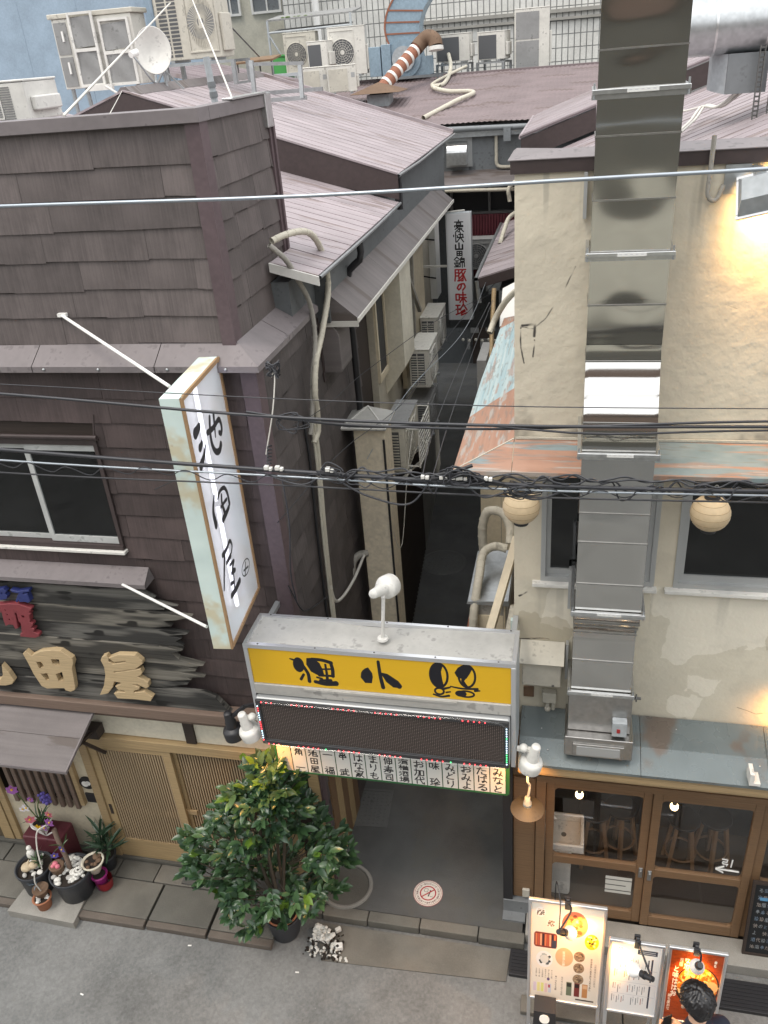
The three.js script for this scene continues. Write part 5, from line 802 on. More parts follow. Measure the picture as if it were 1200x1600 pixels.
  // sloping metal pent roof along the alley
  const pz = [-1.6, -3.1, -4.6, -6.1, -7.7]; for (let i = 0; i < 4; i++) { const z0 = pz[i], z1 = pz[i + 1] + 0.004, xo = (z) => -1.885; const xi = (z) => -2.14; put('pent_roof_sheet', poly([[[xo(z0), 5.65, z0], [xo(z1), 5.65, z1], [xi(z1), 5.87, z1], [xi(z0), 5.87, z0]], [[xo(z0), 5.62, z0], [xo(z1), 5.62, z1], [xo(z1), 5.65, z1], [xo(z0), 5.65, z0]], [[xi(z0), 5.62, z0], [xi(z1), 5.62, z1], [xo(z1), 5.62, z1], [xo(z0), 5.62, z0]], [[xo(z0), 5.62, z0], [xo(z0), 5.65, z0], [xi(z0), 5.87, z0], [xi(z0), 5.62, z0]]]), 'awningBrown', RH); }
  put('pent_roof_edge', [bar([-1.88, 5.636, -1.58], [-1.88, 5.636, -7.7], 0.014, 0.04), bar([-1.885, 5.60, -1.6], [-2.24, 5.60, -1.6], 0.02, 0.05)], 'cableWhite', RH);
  // cream bay and window on the alley wall
  put('wall_bay', hexa([[-2.28, 3.95, -3.95], [-1.99, 4.35, -3.95], [-2.02, 4.3, -4.75], [-2.33, 3.9, -4.75], [-2.28, 5.58, -3.95], [-1.99, 5.56, -3.95], [-2.02, 5.56, -4.75], [-2.33, 5.58, -4.75]]), 'creamPale', RH);
  const w = new THREE.Group(); w.name = 'window'; RH.add(w); put('frame', [box(-2.21, -2.17, 4.35, 4.42, -3.9, -3.42), box(-2.21, -2.17, 5.3, 5.36, -3.9, -3.42), box(-2.21, -2.17, 4.42, 5.3, -3.47, -3.42), box(-2.21, -2.17, 4.42, 5.3, -3.9, -3.86)], 'creamMetal', w); put('pane', box(-2.20, -2.19, 4.42, 5.3, -3.86, -3.47), 'boardBlack', w);
  put('wall_panel', [box(-2.30, -2.24, 3.6, 5.5, -5.85, -5.2), box(-2.36, -2.3, 3.6, 5.5, -7.2, -6.2)], 'creamMetal', RH);
  put('batten', [bar([-2.22, 5.5, -5.9], [-2.26, 3.7, -5.95], 0.05), bar([-2.22, 5.4, -5.2], [-2.2, 4.4, -6.2], 0.05), box(-2.27, -2.15, 5.3, 5.4, -7.4, -4.8)], 'laggingGrey', RH);
}
{ // cream shaft with metal cap beside the shingled wall
  const G = thing('cream_shaft', 'tall square cream clad shaft with pyramid metal cap at the left side of the alley', 'shaft');
  put('shaft', box(-2.15, -1.83, 0.1, 4.44, -2.32, -2.0, 0.008), 'shaftCream', G); put('joint_band', [box(-2.155, -1.825, 1.55, 1.575, -2.325, -1.995)], 'laggingGrey', G);
  const a = [-2.26, 4.44, -1.93], b = [-1.80, 4.44, -1.93], c = [-1.80, 4.44, -2.40], d = [-2.26, 4.44, -2.40], p = [-2.06, 4.52, -2.33];
  put('cap', [poly([[[a[0], 4.42, a[2]], [b[0], 4.42, b[2]], b, a], [[b[0], 4.42, b[2]], [c[0], 4.42, c[2]], c, b], [a, b, p], [b, c, p], [c, d, p], [d, a, p], [[d[0], 4.42, d[2]], [a[0], 4.42, a[2]], a, d], [[a[0], 4.42, a[2]], [d[0], 4.42, d[2]], [c[0], 4.42, c[2]], [b[0], 4.42, b[2]]]])], 'signTop', G);
  put('hip_seam', [bar(a, p, 0.014), bar(b, p, 0.014), bar(a, b, 0.012), bar(b, c, 0.012)], 'whiteWorn', G);
  put('conduit', [rod([-1.84, 0.1, -1.985], [-1.84, 4.3, -1.985], 0.012)], 'rubber', G);
  put('drain_bend', [tube([[-2.12, 2.95, -1.99], [-2.2, 2.95, -1.95], [-2.26, 2.9, -1.9], [-2.28, 2.8, -1.85]], 0.04), rod([-2.28, 2.82, -1.86], [-2.28, 2.76, -1.84], 0.05)], 'laggingGrey', G);
}
{ // pipes on the shingled side wall
  one('lagged_pipe', [lagged([[-2.27, 6.50, -0.74], [-2.2, 6.52, -0.86], [-2.14, 6.44, -1.3], [-2.13, 6.22, -1.55], [-2.12, 5.95, -1.58], [-2.12, 5.65, -1.28], [-2.13, 5.44, -1.02], [-2.14, 5.2, -0.93], [-2.16, 5.02, -0.99], [-2.18, 4.82, -1.0], [-2.2, 4.75, -0.92]], 0.026, 90)], 'lagging', 'thick white lagged pipe looping from the roof edge down the brown side wall', 'pipe');
  one('lagged_pipe', [lagged([[-2.28, 6.48, -0.70], [-2.2, 6.36, -0.78], [-2.17, 6.15, -0.95], [-2.15, 5.9, -1.12], [-2.14, 5.6, -1.10], [-2.16, 5.35, -0.99], [-2.18, 5.05, -0.92], [-2.2, 4.86, -0.86]], 0.021, 80)], 'laggingGrey', 'grey lagged pipe running close beside the thick white pipe on the side wall', 'pipe');
  one('conduit', [tube([[-2.2, 4.95, -1.0], [-2.2, 4.6, -0.99], [-2.205, 3.9, -0.92], [-2.205, 3.2, -0.88], [-2.205, 2.2, -0.86]], 0.022, 40, 8), tube([[-2.2, 4.95, -0.92], [-2.2, 4.6, -0.93], [-2.205, 3.9, -0.86], [-2.205, 2.2, -0.8]], 0.014, 40, 7)], 'lagging', 'pair of pale conduits dropping straight down the brown side wall', 'pipe');
  one('conduit', [tube([[-2.23, 5.0, -0.82], [-2.23, 4.6, -0.84], [-2.23, 3.9, -0.78], [-2.23, 3.2, -0.76], [-2.23, 2.2, -0.74]], 0.013, 40, 7)], 'rubber', 'black conduit beside the pale pipes on the brown side wall', 'pipe');
  one('conduit', [tube([[-2.2, 3.3, -0.86], [-2.2, 3.05, -0.95], [-2.2, 2.92, -1.2], [-2.18, 2.88, -1.6], [-2.15, 2.95, -1.95]], 0.016, 40, 7)], 'cableWhite', 'pale cable curving from the conduits to the cream shaft', 'cable');
  const H = thing('vent_cowl', 'brown curved metal vent cowl on the brown side wall beside the downpipe', 'vent', [-2.25, 5.15, -1.78]);
  const sh = []; for (let i = 0; i <= 8; i++) { const a = i / 8 * Math.PI / 2; sh.push([Math.sin(a) * 0.17, 0.32 + Math.cos(a) * 0.14]); }
  const pr = [[0, 0], ...[[0, 0.46], ...sh.slice(1)], [0.17, 0.02], [0.16, 0]]; const ex = new THREE.ExtrudeGeometry(new THREE.Shape(pr.map((p) => new THREE.Vector2(p[0], p[1])).reverse()), { depth: 0.36, bevelEnabled: true, bevelSize: 0.006, bevelThickness: 0.006, bevelSegments: 1 }); put('hood', ex.translate(0, 0, -0.18), 'awningBrown', H); put('flange', box(0.0, 0.012, -0.08, 0.52, -0.23, 0.23), 'trimDark', H);
}
// ------------------------------------------------------------------ air conditioning units
function acUnit(name, label, w, h, d, at, turn, o = {}) { // front faces +z before turning
  const G = thing(name, label, 'air conditioner', at, { turn }), m = o.m ?? 'acWhite', hw = w / 2, hd = d / 2;
  put('casing', box(-hw, hw, 0.03, h - 0.02, -hd, hd, 0.012), m, G); put('lid', box(-hw - 0.006, hw + 0.006, h - 0.019, h, -hd - 0.006, hd + 0.006, 0.008), o.lid ?? m, G);
  for (const s of [-1, 1]) put('foot', box(s * hw * 0.6 - 0.03, s * hw * 0.6 + 0.03, 0, 0.03, -hd - 0.03, hd + 0.03), 'galv', G);
  const n = o.fans ?? 1, fh = (h - 0.09) / n;
  for (let i = 0; i < n; i++) {
    const y0 = 0.05 + i * fh, y1 = y0 + fh - 0.03, x0 = -hw + 0.03, x1 = o.wide ? hw - 0.03 : hw - w * 0.3, cx = (x0 + x1) / 2, cy = (y0 + y1) / 2, r = Math.min(x1 - x0, y1 - y0) / 2 - 0.01, z = hd;
    if (o.plain) { put('front_mesh', box(x0, x1, y0, y1, z, z + 0.008), o.plain, G); continue; }
    const f = new THREE.Group(); f.name = 'fan_grille'; G.add(f);
    put('recess_disc', rod([cx, cy, z + 0.001], [cx, cy, z + 0.003], r, r, 28), 'finDark', f); put('rim', [box(x0, x1, y0, y0 + 0.012, z, z + 0.012), box(x0, x1, y1 - 0.012, y1, z, z + 0.012), box(x0, x0 + 0.012, y0, y1, z, z + 0.011), box(x1 - 0.012, x1, y0, y1, z, z + 0.011), new THREE.TorusGeometry(r, 0.008, 6, 28).translate(cx, cy, z + 0.008)], m, f);  // flat dark disc paints the dim fan recess; no hollow behind it
    const gr = []; for (let k = 1; k < 6; k++) gr.push(new THREE.TorusGeometry(r * k / 6, 0.0035, 4, 24).translate(cx, cy, z + 0.012)); for (let k = 0; k < 16; k++) { const a = k / 16 * 6.283; gr.push(bar([cx + Math.cos(a) * r * 0.15, cy + Math.sin(a) * r * 0.15, z + 0.012], [cx + Math.cos(a + 0.25) * r, cy + Math.sin(a + 0.25) * r, z + 0.012], 0.005)); } put('wires', gr, m, f); put('hub', rod([cx, cy, z + 0.012], [cx, cy, z + 0.018], r * 0.17, r * 0.17, 16), m, f);
  }
  const fn = []; for (let y = 0.08; y < h - 0.08; y += o.fine ? 0.02 : 0.034) fn.push(box(-hw - 0.010, -hw - 0.0015, y, y + (o.fine ? 0.008 : 0.012), -hd + 0.03, hd - 0.07)); put('side_backing', box(-hw - 0.002, -hw, 0.07, h - 0.06, -hd + 0.025, hd - 0.065), 'finDark', G); put('side_louvre', fn, m, G); put('side_divider', box(-hw - 0.013, -hw - 0.0105, 0.07, h - 0.06, -0.03, -0.018), m, G);
  put('service_cover', [box(hw + 0.0005, hw + 0.05, 0.1, h * 0.62, -hd + 0.05, hd - 0.05, 0.015)], m, G);
  if (o.label) put('rating_label', box(hw - 0.1, hw - 0.03, h * 0.55, h * 0.72, hd, hd + 0.002), 'aluFrame', G);
  return G;
}
const HP = Math.PI / 2;
acUnit('outdoor_unit', 'cream outdoor unit hung on the cream alley wall nearest below the white vertical sign', 0.78, 0.56, 0.27, [-2.15, 3.62, -7.0], HP, {});
acUnit('outdoor_unit', 'cream outdoor unit with dark side louvres hung just behind the cream wall bay', 0.72, 0.56, 0.27, [-2.0, 3.70, -5.26], HP, {});
acUnit('outdoor_unit', 'dusty grey outdoor unit mounted lower down under the unit behind the cream bay', 0.72, 0.55, 0.27, [-2.03, 2.98, -5.26], HP, { m: 'acGrey' });
{
  const G = acUnit('outdoor_unit', 'large outdoor unit with wire guard hung behind the cream shaft', 0.78, 0.56, 0.24, [-1.86, 3.64, -2.92], HP, { m: 'acCream', lid: 'acGrey' });
  const g = []; for (let i = 0; i < 9; i++) g.push(rod([-0.3, 0.06 + i * 0.055, 0.25], [0.36, 0.06 + i * 0.055, 0.25], 0.007, 0.007, 5)); for (const x of [-0.3, 0.03, 0.36]) g.push(rod([x, 0.04, 0.25], [x, 0.53, 0.25], 0.009, 0.009, 5)); for (const [x, y] of [[-0.3, 0.5], [0.36, 0.5], [-0.3, 0.06], [0.36, 0.06]]) g.push(rod([x, y, 0.12], [x, y, 0.25], 0.008, 0.008, 5)); put('wire_guard', g, 'cableWhite', G);
  put('bracket', [bar([-0.3, 0.0, 0.15], [-0.3, 0.0, -0.4], 0.03), bar([0.3, 0.0, 0.15], [0.3, 0.0, -0.4], 0.03), bar([-0.3, -0.02, 0.12], [-0.3, -0.45, -0.36], 0.025), bar([0.3, -0.02, 0.12], [0.3, -0.45, -0.36], 0.025)], 'whiteWorn', G);
  put('drain_hose', tube([[0.36, 0.1, 0.13], [0.42, -0.02, 0.2], [0.38, -0.15, 0.18], [0.3, -0.3, 0.0]], 0.018), 'cableWhite', G);
}
{ // white vertical sign in the alley
  const G = thing('vertical_alley_sign', 'tall white sign with black and red brush characters hanging in the alley', 'sign');
  const x0 = -1.985, x1 = -1.60, y0 = 3.87, y1 = 5.49, z = -7.5;
  put('case', box(x0, x1, y0, y1, z - 0.14, z - 0.004, 0.006), 'paleGreyMetal', G);
  const t = canvasTex(256, 1080, (g) => {
    g.fillStyle = '#d9dadc'; g.fillRect(0, 0, 256, 1080); g.fillStyle = '#c4c6c9'; g.fillRect(0, 0, 14, 1080); const rn = mulberry(4); for (let i = 0; i < 120; i++) { g.fillStyle = 'rgba(120,120,110,.06)'; g.fillRect(rn() * 256, rn() * 1080, 2 + rn() * 5, 10 + rn() * 90); }
    g.strokeStyle = '#101014'; glyph(g, '豪', 80, 66, 100, 112, 11); glyph(g, '快', 78, 186, 100, 92, 12); glyph(g, '山', 86, 286, 84, 68, 16); glyph(g, '田', 96, 364, 70, 54, 12); glyph(g, '錦', 76, 428, 104, 104, 11);
    g.strokeStyle = '#b01e22'; glyph(g, '豚', 76, 550, 116, 120, 15); glyph(g, 'の', 88, 688, 98, 84, 17); glyph(g, '味', 82, 786, 108, 114, 16); glyph(g, '珍', 78, 914, 116, 116, 16);
  });
  put('face', panel([x0 + 0.004, y0 + 0.004, z], [x1 - x0 - 0.008, 0, 0], [0, y1 - y0 - 0.008, 0]), printMat(t, 0.35), G, true);
  put('arm', [rod([x0 - 0.4, y1 - 0.02, z - 0.07], [x1 - 0.1, y1 + 0.025, z - 0.07], 0.012), bar([x0 - 0.4, 4.7, z - 0.07], [x0, 4.7, z - 0.07], 0.03)], 'cableWhite', G);
  const B2 = thing('narrow_sign', 'narrow white sign seen edge on behind the cream units on the alley wall', 'sign'); put('case', box(-2.36, -2.25, 4.05, 5.22, -8.5, -8.1, 0.006), 'white', B2); put('bracket', [rod([-2.5, 5.0, -8.2], [-2.26, 5.0, -8.05], 0.012), rod([-2.5, 4.4, -8.2], [-2.26, 4.4, -8.05], 0.012)], 'rubber', B2);
}

// ================================================================== ROOFS AND HOUSE ON THE RIGHT
const RR = thing('right_roofs', 'brown metal roofs stepping up behind the cream restaurant building', 'roof');
{
  stripRoof(RR, 'roof_panel', 30, 'roof', (s, k) => [lerp(7, -0.415, k), lerp(8.95, 6.315, k), lerp(-0.24, -6.99, s)]);
  stripRoof(RR, 'roof_panel', 16, 'roof', (s, k) => [lerp(6.4, -0.84, k), lerp(8.92, 6.53, k), lerp(-6.95, -10.6, s)]);
  put('verge_fascia', poly([[[-0.83, 6.23, -6.94], [6.4, 8.65, -6.94], [6.4, 8.9, -6.94], [-0.83, 6.50, -6.94]]]), 'trimDark', RR);
  put('verge_cap', [bar([-0.85, 6.545, -6.95], [6.4, 8.935, -6.95], 0.06, 0.02), bar([-0.845, 6.52, -6.95], [-0.845, 6.52, -10.6], 0.03, 0.04)], 'roof2', RR);
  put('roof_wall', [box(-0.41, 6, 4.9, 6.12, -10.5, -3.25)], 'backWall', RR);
}
const RA = thing('right_alley_house', 'low house on the right of the alley with small brown pent roof', 'building');
{
  put('wall', [box(-1.04, -0.41, 0.1, 3.45, -5.6, -3.3)], 'creamMetal', RA); put('rear_wall', [box(-1.04, -0.41, 0.1, 4.75, -9.8, -5.86)], 'backWall', RA); put('wall_joint', [box(-0.80, -0.795, 0.1, 3.45, -3.302, -3.295)], 'laggingGrey', RA);
  stripRoof(RA, 'roof_panel', 13, 'roof', (s, k) => [lerp(-0.2, -1.32, k), lerp(5.25, 4.93, k), lerp(-5.85, -9.6, s)]);
  put('verge_fascia', hexa([[-1.30, 4.80, -5.82], [-0.2, 5.10, -5.82], [-0.2, 5.10, -5.85], [-1.30, 4.80, -5.85], [-1.32, 4.92, -5.82], [-0.2, 5.235, -5.82], [-0.2, 5.235, -5.85], [-1.32, 4.92, -5.85]]), 'trimDark', RA);
  put('gutter', [tube([[-1.34, 4.92, -5.8], [-1.36, 4.9, -7], [-1.34, 4.92, -8.5], [-1.34, 4.92, -9.6]], 0.03), rod([-1.33, 4.9, -5.84], [-1.3, 4.6, -5.84], 0.03)], 'galv', RA);
  put('roof_pipe', tube([[-0.7, 5.2, -8.8], [-0.95, 5.25, -8.8], [-1.1, 5.22, -8.6], [-1.16, 5.1, -8.2], [-1.2, 4.95, -7.8]], 0.035), 'lagging', RA);
  put('white_panel', slab([-0.95, 4.55, -4.9], [0.5, 0.25, 0], [0, 0.35, -0.5], 0.03), 'white', RA); put('timber_pole', [rod([-1.08, 3.6, -4.7], [-1.06, 4.9, -5.4], 0.03), rod([-1.02, 4.2, -4.4], [-1.02, 4.85, -4.9], 0.022)], 'shopWoodPale', RA);
  put('shutter_box', box(-1.16, -1.05, 3.3, 4.35, -4.9, -4.2), 'acGrey', RA);
  one('lagged_pipe', [tube([[-0.42, 5.62, -2.6], [-0.55, 5.55, -2.9], [-0.72, 5.36, -3.1], [-0.84, 5.15, -3.15], [-0.88, 5.05, -3.05]], 0.032, 40, 8)], 'lagging', 'short bent white lagged pipe at the far end of the painted skirt', 'pipe');
}
{ // machine on the right side wall
  const G = thing('wall_cooler', 'old galvanised cooler unit on a shelf against the side of the cream building', 'machine', [-0.70, 2.62, -1.45]);
  put('cabinet', box(-0.19, 0.17, 0.0, 0.44, -0.40, 0.40, 0.012), 'laggingGrey', G); put('top_cover', hexa([[-0.22, 0.442, 0.44], [0.18, 0.442, 0.44], [0.18, 0.442, -0.42], [-0.22, 0.442, -0.42], [-0.21, 0.47, 0.44], [0.17, 0.50, 0.44], [0.17, 0.53, -0.42], [-0.21, 0.50, -0.42]]), 'galv', G);
  put('front_panel', [box(-0.14, 0.12, 0.02, 0.30, 0.40, 0.41), box(-0.16, -0.145, 0.0, 0.42, 0.40, 0.415), box(0.125, 0.14, 0.0, 0.42, 0.40, 0.415)], 'creamMetal', G);
  put('shelf', [box(-0.24, 0.3, -0.03, -0.002, -0.46, 0.46), bar([-0.2, -0.03, 0.4], [0.28, -0.45, 0.4], 0.03), bar([-0.2, -0.03, -0.4], [0.28, -0.45, -0.4], 0.03), bar([-0.24, 0.02, 0.46], [-0.24, 0.02, -0.46], 0.02, 0.05)], 'rustPipe', G);
  one('lagged_pipe', [lagged([[-0.87, 2.65, -0.98], [-0.85, 3.0, -1.02], [-0.82, 3.25, -1.2], [-0.80, 3.32, -1.55], [-0.70, 3.34, -1.62], [-0.60, 3.32, -1.62]], 0.042), lagged([[-0.86, 3.0, -1.95], [-0.86, 3.4, -1.95], [-0.8, 3.55, -1.95], [-0.66, 3.55, -1.92], [-0.58, 3.44, -1.85], [-0.57, 3.3, -1.75]], 0.046)], 'lagging', 'fat cream lagged pipes bending over the top of the galvanised cooler', 'pipe');
  one('lagged_pipe', [lagged([[-0.44, 3.30, -0.7], [-0.5, 2.95, -0.55], [-0.52, 2.6, -0.5]], 0.045)], 'lagging', 'short fat cream pipe between the cooler and the wall corner', 'pipe');
  one('flat_duct', [bar([-0.47, 3.62, -1.35], [-0.74, 2.75, -0.55], 0.075, 0.05)], 'creamMetal', 'flat cream cable duct leaning across the galvanised cooler', 'duct');
  one('wall_bracket', [box(-0.45, -0.408, 2.55, 3.45, -0.32, -0.27), box(-0.50, -0.45, 2.55, 2.75, -0.32, -0.27)], 'rusty', 'rusty white vertical bracket at the corner of the cream building beside the cooler', 'bracket');
  one('timber_prop', [rod([-0.74, 3.55, -2.3], [-0.42, 3.95, -1.6], 0.022)], 'shopWoodPale', 'thin wooden prop leaning above the cooler', 'pole');
}

// ================================================================== HOUSE ACROSS THE END OF THE ALLEY
const MH = thing('end_house', 'house with corrugated brown roof closing the view over the alley', 'building');
{
  const ez = (x) => (x < -0.66 ? -10.0 : x < 0.2 ? lerp(-10.0, -11.6, (x + 0.66) / 0.86) : lerp(-11.6, -13.4, (x - 0.2) / 1.2)), Y = (z) => 6.5 + 0.145 * (-10 - z), f = [];
  for (let x = -7, i = 0; x < 1.3; x += 0.045, i++) { const a = x, b = x + 0.045, ha = (i % 2) * 0.014, hb = ((i + 1) % 2) * 0.014, w = (q, z) => 0.025 * (vn(((q + 9) / 6) % 1, ((z + 30) / 6) % 1, 5, 5, 3) - 0.5), N = 5; for (let k = 0; k < N; k++) { const za = lerp(ez(a), -14.2, k / N), zb = lerp(ez(b), -14.2, k / N), za2 = lerp(ez(a), -14.2, (k + 1) / N), zb2 = lerp(ez(b), -14.2, (k + 1) / N); f.push([[a, Y(za) + ha + w(a, za), za], [b, Y(zb) + hb + w(b, zb), zb], [b, Y(zb2) + hb + w(b, zb2), zb2], [a, Y(za2) + ha + w(a, za2), za2]]); } }
  put('corrugated_roof', poly(f), 'midRoof', MH);
  put('ridge_cap', box(-7, 1.3, 7.08, 7.15, -14.32, -14.16), 'midRoof', MH);
  put('gutter', [rod([-2.7, 6.43, -9.96], [-0.62, 6.40, -9.96], 0.045), rod([-0.60, 6.42, -10.0], [0.3, 6.68, -11.6], 0.045), box(-1.32, -1.2, 6.2, 6.42, -10.0, -9.9)], 'greyMetal', MH); put('eave_board', box(-2.8, -0.6, 6.28, 6.36, -10.16, -10.06), 'paleGreyMetal', MH);
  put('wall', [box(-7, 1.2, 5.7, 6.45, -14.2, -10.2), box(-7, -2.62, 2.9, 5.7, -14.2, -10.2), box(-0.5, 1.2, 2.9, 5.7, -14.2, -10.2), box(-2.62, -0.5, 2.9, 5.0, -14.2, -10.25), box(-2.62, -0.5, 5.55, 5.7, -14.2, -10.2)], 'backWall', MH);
  put('wall_sheet', [box(-2.55, -1.95, 5.72, 6.28, -10.195, -10.185), box(-1.9, -0.9, 5.72, 6.28, -10.195, -10.187)], 'greyMetal', MH);
  put('pent_roof', hexa([[-2.7, 5.56, -9.6], [-0.7, 5.56, -9.6], [-0.7, 5.56, -10.18], [-2.7, 5.56, -10.18], [-2.7, 5.59, -9.6], [-0.7, 5.59, -9.6], [-0.7, 5.74, -10.18], [-2.7, 5.74, -10.18]]), 'awningBrown', MH);
  put('pipe', [rod([-2.6, 5.5, -9.62], [-0.8, 5.47, -9.62], 0.03), tube([[-1.46, 6.3, -10.12], [-1.46, 6.0, -10.12], [-1.44, 5.8, -10.12], [-1.2, 5.77, -10.1], [-0.9, 5.77, -10.1]], 0.03), tube([[-2.5, 6.2, -9.9], [-2.5, 5.6, -9.8], [-2.4, 5.5, -9.7], [-2.4, 5.2, -9.7]], 0.03), tube([[-1.1, 5.6, -9.6], [-1.2, 5.5, -9.5], [-1.18, 5.3, -9.5]], 0.035)], 'lagging', MH);
  const w = new THREE.Group(); w.name = 'window'; MH.add(w); put('frame', [box(-2.3, -2.26, 5.0, 5.55, -10.3, -10.2), box(-1.62, -1.58, 5.0, 5.55, -10.3, -10.2), box(-0.9, -0.86, 5.0, 5.55, -10.3, -10.2), box(-2.62, -0.5, 5.0, 5.04, -10.32, -10.18)], 'acGrey', w); put('pane', box(-2.62, -0.5, 5.04, 5.55, -10.33, -10.31), 'boardBlack', w);
  const cr = []; for (let x = -2.05; x < -1.1; x += 0.05) cr.push(rod([x, 4.0, -9.75], [x, 5.06, -9.75], 0.022, 0.022, 8)); put('maroon_sheet', [...cr, box(-2.05, -1.1, 4.0, 5.06, -9.8, -9.755)], 'maroon', MH);
  put('end_wall', [box(-6, 1, 0.0, 2.9, -16.4, -16.2)], 'backWall', MH); put('door', [box(-2.7, -2.1, 0.1, 2.0, -16.19, -16.15)], 'darkWood', MH);
  for (const [x, y, w2, h2] of [[-2.75, 0.95, 0.22, 0.3], [-2.35, 1.0, 0.26, 0.28], [-2.5, 0.55, 0.34, 0.24], [-2.85, 0.5, 0.08, 0.3]]) put('notice', box(x, x + w2, y, y + h2, -16.149, -16.14), 'acGrey', MH);
  for (let i = 0; i < 7; i++) put('lamp_cover', ball(-2.95 + i * 0.17, 0.78 - (i % 2) * 0.03, -16.1, 0.04, 1, 8, 6), 'acCream', MH);
  const hd = thing('vent_hood', 'shiny galvanised curved vent hood on the grey wall at the end of the alley', 'vent', [-2.12, 5.86, -10.18]);
  const q = [[0, 0], [0, 0.36]]; for (let i = 0; i <= 8; i++) { const a = i / 8 * HP; q.push([0.06 + Math.sin(a) * 0.2, 0.16 + Math.cos(a) * 0.2]); } q.push([0.26, 0]);
  put('hood', new THREE.ExtrudeGeometry(new THREE.Shape(q.map((p) => new THREE.Vector2(p[0], p[1])).reverse()), { depth: 0.34, bevelEnabled: false }).rotateY(-HP).translate(0.17, 0, 0), 'galvBright', hd); put('flange', box(-0.22, 0.24, -0.06, 0.46, 0, 0.012), 'aluFrame', hd);
}
acUnit('outdoor_unit', 'grey outdoor unit behind the white vertical sign against the maroon sheet', 0.7, 0.55, 0.27, [-1.65, 4.2, -9.4], 0, { m: 'acGrey' });
acUnit('outdoor_unit', 'pale grey outdoor unit right of the vertical sign under the small pent roof', 0.36, 0.55, 0.5, [-1.30, 4.05, -8.6], 0, { m: 'acGrey', plain: 'paleGreyMetal' });

